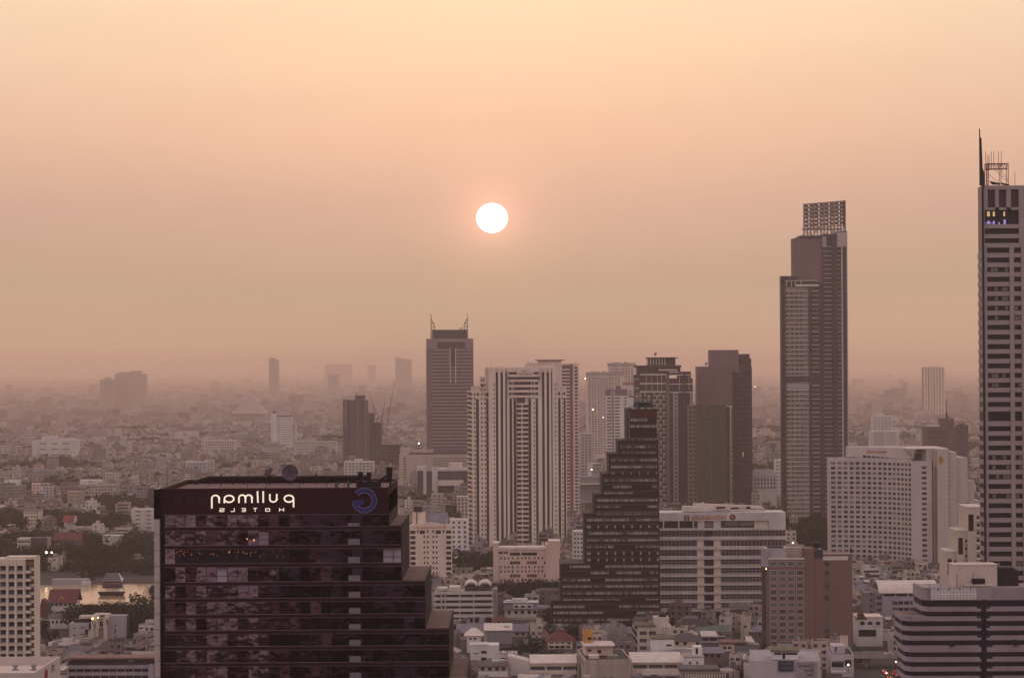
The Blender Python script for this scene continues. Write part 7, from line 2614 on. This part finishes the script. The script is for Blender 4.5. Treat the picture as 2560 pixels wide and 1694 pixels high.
ORD = ['leftmost', 'second from left', 'third from left', 'fourth from left', 'fifth from left', 'sixth from left', 'seventh from left', 'eighth from left', 'ninth from left', 'tenth from left', 'eleventh from left', 'twelfth from left', 'thirteenth from left', 'fourteenth from left', 'fifteenth from left', 'sixteenth from left', 'seventeenth from left', 'eighteenth from left']
for lab, lst in labels.items():
    if len(lst) > 1:
        lst.sort(key=lambda q_: q_[0])
        for i, (_, _, o) in enumerate(lst):
            if i < len(ORD):
                o['label'] = (ORD[i] + ' ' + lab)
wg, rg = Geo(), Geo()
for vis, x, y, w, d, h, kind, wn_, wc, rn_, rc_ in rest:
    house(wg, rg, make_T(x, y, yaw_at(x, y)), w, d, h, kind, wc, rc_, vis > 0, False)
wg.build('near_house_walls', wall_attr, kind='stuff')
rg.build('near_house_roofs', roof_attr, kind='stuff')

# middle and far city as joined masses
wg, rg = Geo(), Geo()
D = 2350.0
TREES_FAR = []
while D < 6200:
    half = 1480 / F * D + 90
    x = -half
    while x < half:
        w = R2.choice((R2.uniform(5, 10), R2.uniform(7, 20))) * (1 + (D > 4000) * .35)
        d = R2.uniform(8, 14)
        gx, gy = x + R2.uniform(-4, 4), D + R2.uniform(-9, 9)
        x += w + R2.uniform(1, 8)
        tr = treeness(gx, gy)
        if wooded(gx, gy) > .5 or tr > .34:
            if R2.random() < .8:
                TREES_FAR.append((gx, gy))
            continue
        if R2.random() < .12:
            TREES_FAR.append((gx, gy - 6))
        if blocked(gx + w / 2, gy + d / 2, 8):
            continue
        kind = R2.choices(['flat', 'gable', 'hip', 'shed', 'block'], [.42, .24, .1, .19, .05])[0]
        h = {'flat': R2.choice((6.6, 9.8, 13)), 'gable': 6.6, 'hip': 5, 'shed': R2.choice((5, 7)), 'block': R2.choice((16, 20, 24))}[kind]
        if kind == 'block' and R2.random() < .35:
            w *= 1.7
        if kind == 'shed':
            w *= 1.5
        house(wg, rg, make_T(gx, gy, yaw_at(gx, gy)), w, d, h, kind, mute(wpick(WALLS)[1]), mute(wpick(ROOFS)[1]), D < 4600 and kind in ('flat', 'block'), False)  # wall and roof colours flattened to paint in distance haze
    D += 19 if D < 3600 else 27
wg.build('middle_city_walls', wall_attr, kind='stuff')
rg.build('middle_city_roofs', roof_attr, kind='stuff')
wg, rg = Geo(), Geo()
for _ in range(16500):
    D = 6200 * (6.0 ** (R2.random() ** 1.35))
    gx = R2.uniform(-1, 1) * (1480 / F * D + 90)
    k = 1 + D / 16000
    w, d = R2.uniform(10, 34) * k, R2.uniform(10, 22) * k
    tr = treeness(gx * .5, D * .4)
    if tr > .3:
        if R2.random() < .5:
            TREES_FAR.append((gx, D))
        continue
    h = R2.choices((6, 9, 12, 20, 32, 60), (30, 30, 18, 8, 3, .5))[0]
    T = make_T(gx, D, R2.uniform(-.4, .4))
    wg.box(T, 0, w, 0, d, 0, h, mute(wpick(WALLS)[1], .5), mute(wpick(ROOFS)[1], .5))  # flattened further still: haze put into the colours
wg.build('distant_city', wall_attr, kind='stuff')

# ================================================================== trees
R3 = random.Random(5)


def crown_mesh(name, mt, seed, n=620, spread=1.0, shape='round'):
    r = random.Random(seed)
    lobes = []
    for _ in range(9):
        if shape == 'round':
            a, rr = r.uniform(0, 6.28), r.uniform(.1, .62) * spread
            lobes.append((rr * math.cos(a), rr * math.sin(a), r.uniform(.42, .86), r.uniform(.20, .34)))
        elif shape == 'cone':
            z = r.uniform(.2, .92)
            a, rr = r.uniform(0, 6.28), (1 - z) * .38
            lobes.append((rr * math.cos(a), rr * math.sin(a), z, .09 + (1 - z) * .2))
        else:
            a, rr = r.uniform(0, 6.28), r.uniform(.05, .3)
            lobes.append((rr * math.cos(a), rr * math.sin(a), r.uniform(.35, .92), r.uniform(.14, .24)))
    v, f = [], []
    for _ in range(n):
        lx, ly, lz, lr = r.choice(lobes)
        u = Vector((r.gauss(0, 1), r.gauss(0, 1), r.gauss(0, 1))).normalized()
        q = Vector((lx, ly, lz)) + u * lr * r.uniform(.72, 1.04)
        nn = (u + Vector((r.gauss(0, .5), r.gauss(0, .5), r.gauss(.25, .5)))).normalized()
        a = nn.orthogonal().normalized()
        b_ = nn.cross(a)
        s = r.uniform(.03, .062)
        t = r.uniform(0, 6.28)
        a, b_ = a * math.cos(t) + b_ * math.sin(t), b_ * math.cos(t) - a * math.sin(t)
        k = len(v)
        v += [tuple(q - a * s), tuple(q - b_ * s * .6), tuple(q + a * s), tuple(q + b_ * s * .6)]
        f.append((k, k + 1, k + 2, k + 3))
    me = bpy.data.meshes.new(name)
    me.from_pydata(v, [], f)
    me.materials.append(mt)
    return me


def trunk_mesh():
    m = MB()
    m.tube((0, 0, 0), (0, 0, .5), .035, 6, .022)
    for i in range(5):
        a = i * 1.3
        m.tube((0, 0, .3 + i * .04), (.28 * math.cos(a), .28 * math.sin(a), .62 + .05 * i), .014, 4, .006)
    return m.mesh('trunk', bark)


TRUNK = trunk_mesh()
CROWNS = [crown_mesh('crown', mt_, i + 3, 720, 1.0, sh) for i, (mt_, sh) in enumerate([(leaf_dark, 'round'), (leaf_mid, 'round'), (leaf_brown, 'round'), (leaf_dark, 'tall'), (leaf_mid, 'round'), (leaf_dark, 'round'), (leaf_mid, 'cone')])]
CW = ['dark', 'mid-green', 'brownish', 'tall narrow dark', 'mid-green', 'dark', 'conical']
trees = []
for (wx, wy, r, s), (ppx, ppy, _, _) in zip(WOOD_XY, WOODS):
    if wy > 2600:
        n = int(r * r / 160)
        for _ in range(n):
            a, q = R3.uniform(0, 6.28), r * math.sqrt(R3.random())
            TREES_FAR.append((wx + q * math.cos(a), wy + 1.25 * q * math.sin(a)))
        continue
    n = int(r * r * 3.9 / 115)
    for _ in range(n):
        a, q = R3.uniform(0, 6.28), r * math.sqrt(R3.random())
        trees.append((wx + q * math.cos(a), wy + 1.25 * q * math.sin(a), (R3.uniform(9, 19) if wy > 1900 or wy < 1600 else R3.uniform(7, 12))))
# belt along the near river bank and street trees between the houses
for _ in range(150):
    px = R3.uniform(185, 405)
    D = R3.uniform(1345, 1530)
    p = P(px, 1509 + 8 * noise.noise(Vector((px * .03, 1, 5))) + R3.uniform(-2, 14), D)
    if p.z < 2:
        continue
    trees.append((p.x, D, p.z))
for _ in range(40):
    px, D = R3.uniform(92, 190), R3.uniform(1350, 1470)
    p = P(px, 1545, D)
    if p.z > 3:
        trees.append((p.x, D, p.z))
for _ in range(60):
    px, D = R3.uniform(92, 420), R3.uniform(1692, 1770)
    p = P(px, 1450, D)
    if p.x < -170:
        trees.append((p.x, D, R3.uniform(3.8, 7)))
for px, py, h in ((228, 1508, 9), (363, 1510, 10), (395, 1512, 13), (382, 1512, 12), (330, 1508, 7)):
    p = G(px, py)
    trees.append((p.x, p.y, h))
for _ in range(1000):
    D = R3.uniform(1110, 2350)
    x = R3.uniform(-1, 1) * 1300 / F * D
    trees.append((x, D, R3.uniform(5, 11)))
ok = []
for x, y, h in trees:
    if blocked(x, y, 1.0):
        continue
    h = fit_height(x - h * .45, h * .9, y, h)[0]
    if h < 3.5:
        continue
    a = proj((x, y, h))
    w = h * .9 / y * F
    vis = 0 if (a[0] < -30 or a[0] > 2590 or a[1] > 1694) or hidden(a[0] - w / 2, a[0] + w / 2, a[1], y) else w * w
    ok.append((vis, x, y, h))
ok.sort(key=lambda q_: -q_[0])
tl = {}
for vis, x, y, h in ok[:270]:
    k = R3.choices(range(7), [5, 4, 4, 2, 3, 4, 1])[0]
    o = bpy.data.objects.new('tree', None)
    o.location = (x, y, 0)
    o.rotation_euler = (0, 0, R3.uniform(0, 6.28))
    wd = h * R3.uniform(.9, 1.25) * (.8 if k in (3, 6) else 1)
    o.scale = (wd, wd, h)
    link(o)
    c = link(bpy.data.objects.new('crown', CROWNS[k]), o)
    link(bpy.data.objects.new('trunk', TRUNK), o)
    px = proj((x, y, h))[0]
    lab = f"{'small' if h < 8 else 'tall' if h > 15 else 'broad' if wd / h > 1.08 else 'slim'} {CW[k]} tree {place_words(px, y)}"
    tag(o, lab, 'tree', 'trees between the buildings')
    tl.setdefault(lab, []).append((px, o))
for lab, lst in tl.items():
    lst.sort(key=lambda q_: q_[0])
    if 1 < len(lst) <= 18:
        for (px, o), w_ in zip(lst, ORD):
            o['label'] = w_ + ' ' + lab
    elif len(lst) > 18:
        for px, o in lst:
            o['group'] = lab + 's'


def scatter_trees(name, spots, mt, n):
    """many trees as one mass of leaf clumps"""
    r = np.random.RandomState(11)
    base = []
    for s in range(4):
        me = crown_mesh('tmp_crown', mt, 40 + s, n, 1.0, 'round')
        co = np.empty(len(me.vertices) * 3, dtype=np.float32)
        me.vertices.foreach_get('co', co)
        co = co.reshape(-1, 3)
        cen = co.reshape(-1, 4, 3).mean(axis=1, keepdims=True)
        co = ((co.reshape(-1, 4, 3) - cen) * math.sqrt(620.0 / n) * 1.2 + cen).reshape(-1, 3)
        base.append(co)
        bpy.data.meshes.remove(me)
    vs = []
    for x, y, h in spots:
        co = base[r.randint(4)]
        t = r.uniform(0, 6.28)
        c, s = math.cos(t), math.sin(t)
        w = h * r.uniform(.9, 1.4)
        q = np.empty_like(co)
        q[:, 0] = (co[:, 0] * c - co[:, 1] * s) * w + x
        q[:, 1] = (co[:, 0] * s + co[:, 1] * c) * w + y
        q[:, 2] = (co[:, 2] - .18) * h * 1.1
        vs.append(q)
    V = np.concatenate(vs)
    nv = len(V)
    me = bpy.data.meshes.new(name)
    me.vertices.add(nv)
    me.vertices.foreach_set('co', V.ravel())
    me.loops.add(nv)
    me.loops.foreach_set('vertex_index', np.arange(nv, dtype=np.int32))
    me.polygons.add(nv // 4)
    me.polygons.foreach_set('loop_start', np.arange(0, nv, 4, dtype=np.int32))
    me.update(calc_edges=True)
    me.materials.append(mt)
    o = bpy.data.objects.new(name, me)
    link(o)
    tag(o, kind='stuff')


scatter_trees('near_tree_mass', [(x, y, h) for vis, x, y, h in ok[270:] if vis > 0][:700], leaf_dark, 240)
scatter_trees('far_tree_mass', [(x, y, R3.uniform(8, 15) * (1 if y < 6000 else 1.5)) for x, y in TREES_FAR if not blocked(x, y, 2)][:5200], leaf_mid, 64)
# planted terrace on the white cube house
lb, xa, xb, yt, d0, d1 = LEAFSPOT[0]
for i in range(5):
    p = Vector(lb.o.location) + Vector((lb.X(xa + 6 + i * 8), 3.5 + (i % 2) * 2, lb.Z(yt)))
    o = bpy.data.objects.new('shrub', None)
    o.location = p
    o.scale = (2.6, 2.6, 2.2 + .5 * (i % 2))
    link(o)
    link(bpy.data.objects.new('foliage', CROWNS[i % 3]), o)
    link(bpy.data.objects.new('stem', TRUNK), o)
    tag(o, ORD[i] + ' shrub on the terrace of the white cube house', 'shrub', 'terrace shrubs')

# ================================================================== lamps that are on
def lamp(px, py, D, r, label, mt=lamp_warm, drop=8.0, cat='lamp', two=False):
    p = P(px, py, D)
    r *= .72
    o = bpy.data.objects.new('floodlight', None)
    o.location = (p.x, p.y, max(0, p.z - drop))
    link(o)
    tag(o, label, cat, 'lamps that are switched on')
    h = p.z - o.location.z
    MB().tube((0, 0, 0), (0, 0, h - r), .12, 5).box(-.4, .4, -.1, .25, h - r - .2, h - r).build('pole', metal_dark, o)
    bm_ = MB()
    bm_.lathe((0, -.3, h), [(max(.01, r * math.sin(math.pi * i / 6)), -r * math.cos(math.pi * i / 6)) for i in range(7)], 8)
    bm_.build('lamp_head', mt, o)
    return o


lamp(116, 1380, 1800, 1.15, 'brightest floodlight over the dark river bank at the left')
lamp(129.5, 1380, 1802, .9, 'smaller floodlight just right of the brightest one on the river bank')
lamp(231.5, 1378 + 167, 1329, .75, 'yellow floodlight over the vertical hotel lettering', mat('lamp_yellow', (1.0, .85, .30), emit=4), 3)
lamp(245.5, 1543, 1329, .4, 'small white lamp beside the yellow floodlight', lamp_warm, 3)
lamp(1047, 1107.5, 3050, 1.3, 'bright lamp low on the left of the banded office', lamp_warm)
lamp(1049.5, 1099, 3060, .9, 'dim amber lamp above the bright one left of the banded office', lamp_amber)
lamp(1463, 946, 5000, 1.6, 'tiny lamp in the haze right of the striped tower top', lamp_warm, 20)
lamp(1482, 1023, 3500, 1.2, 'tiny lamp low beside the pale hazy slab', lamp_warm, 20)
lamp(1508, 1043, 3400, .8, 'tiny lamp left of the arch tower', lamp_warm, 10)
lamp(1479, 1173, 2480, .9, 'lamp above the long pale station roof', lamp_warm)
lamp(1887, 966.5, 5190, 1.2, 'pair of tiny lamps on the faint pale block', lamp_warm, 10)
lamp(1982, 1356, 1500, .6, 'white lamp at the left foot of the white curved hotel', lamp_warm)
lamp(1915, 1421, 1247, .42, 'amber lamp on the left corner of the brown hotel', mat('lamp_gold', (1, .7, .3), emit=5), 4)
lamp(2189, 1606, 1300, .9, 'yellow lit kiosk lamp below the arched white house', mat('lamp_yellow', None), 3)
lamp(2120.6, 1660, 1125, .55, 'white lamp on the stepped corner office', lamp_warm, 4)
lamp(2239.5, 1653, 1200, .5, 'street lamp in the dark street below the flyover', mat('lamp_pink', (1, .55, .35), emit=5), 10)
lamp(2216, 1681, 1165, .5, 'amber street light among the queueing cars', mat('lamp_pink', None), 5)

# ================================================================== haze: one box of even air round everything
hz = MB().box(-80000, 80000, -20000, 80000, -3, 322).mesh('haze')
hm = bpy.data.materials.new('haze_air')
hm.use_nodes = True
ht = hm.node_tree
ht.nodes.clear()
ho = ht.nodes.new('ShaderNodeOutputMaterial')
hv = ht.nodes.new('ShaderNodeVolumePrincipled')
hv.inputs['Color'].default_value = (*HAZE_COLOR, 1)
hv.inputs['Density'].default_value = HAZE_DENSITY
hv.inputs['Anisotropy'].default_value = HAZE_G
ht.links.new(hv.outputs[0], ho.inputs['Volume'])
hz.materials.append(hm)
ho_ = bpy.data.objects.new('haze', hz)
link(ho_)
tag(ho_, kind='stuff')
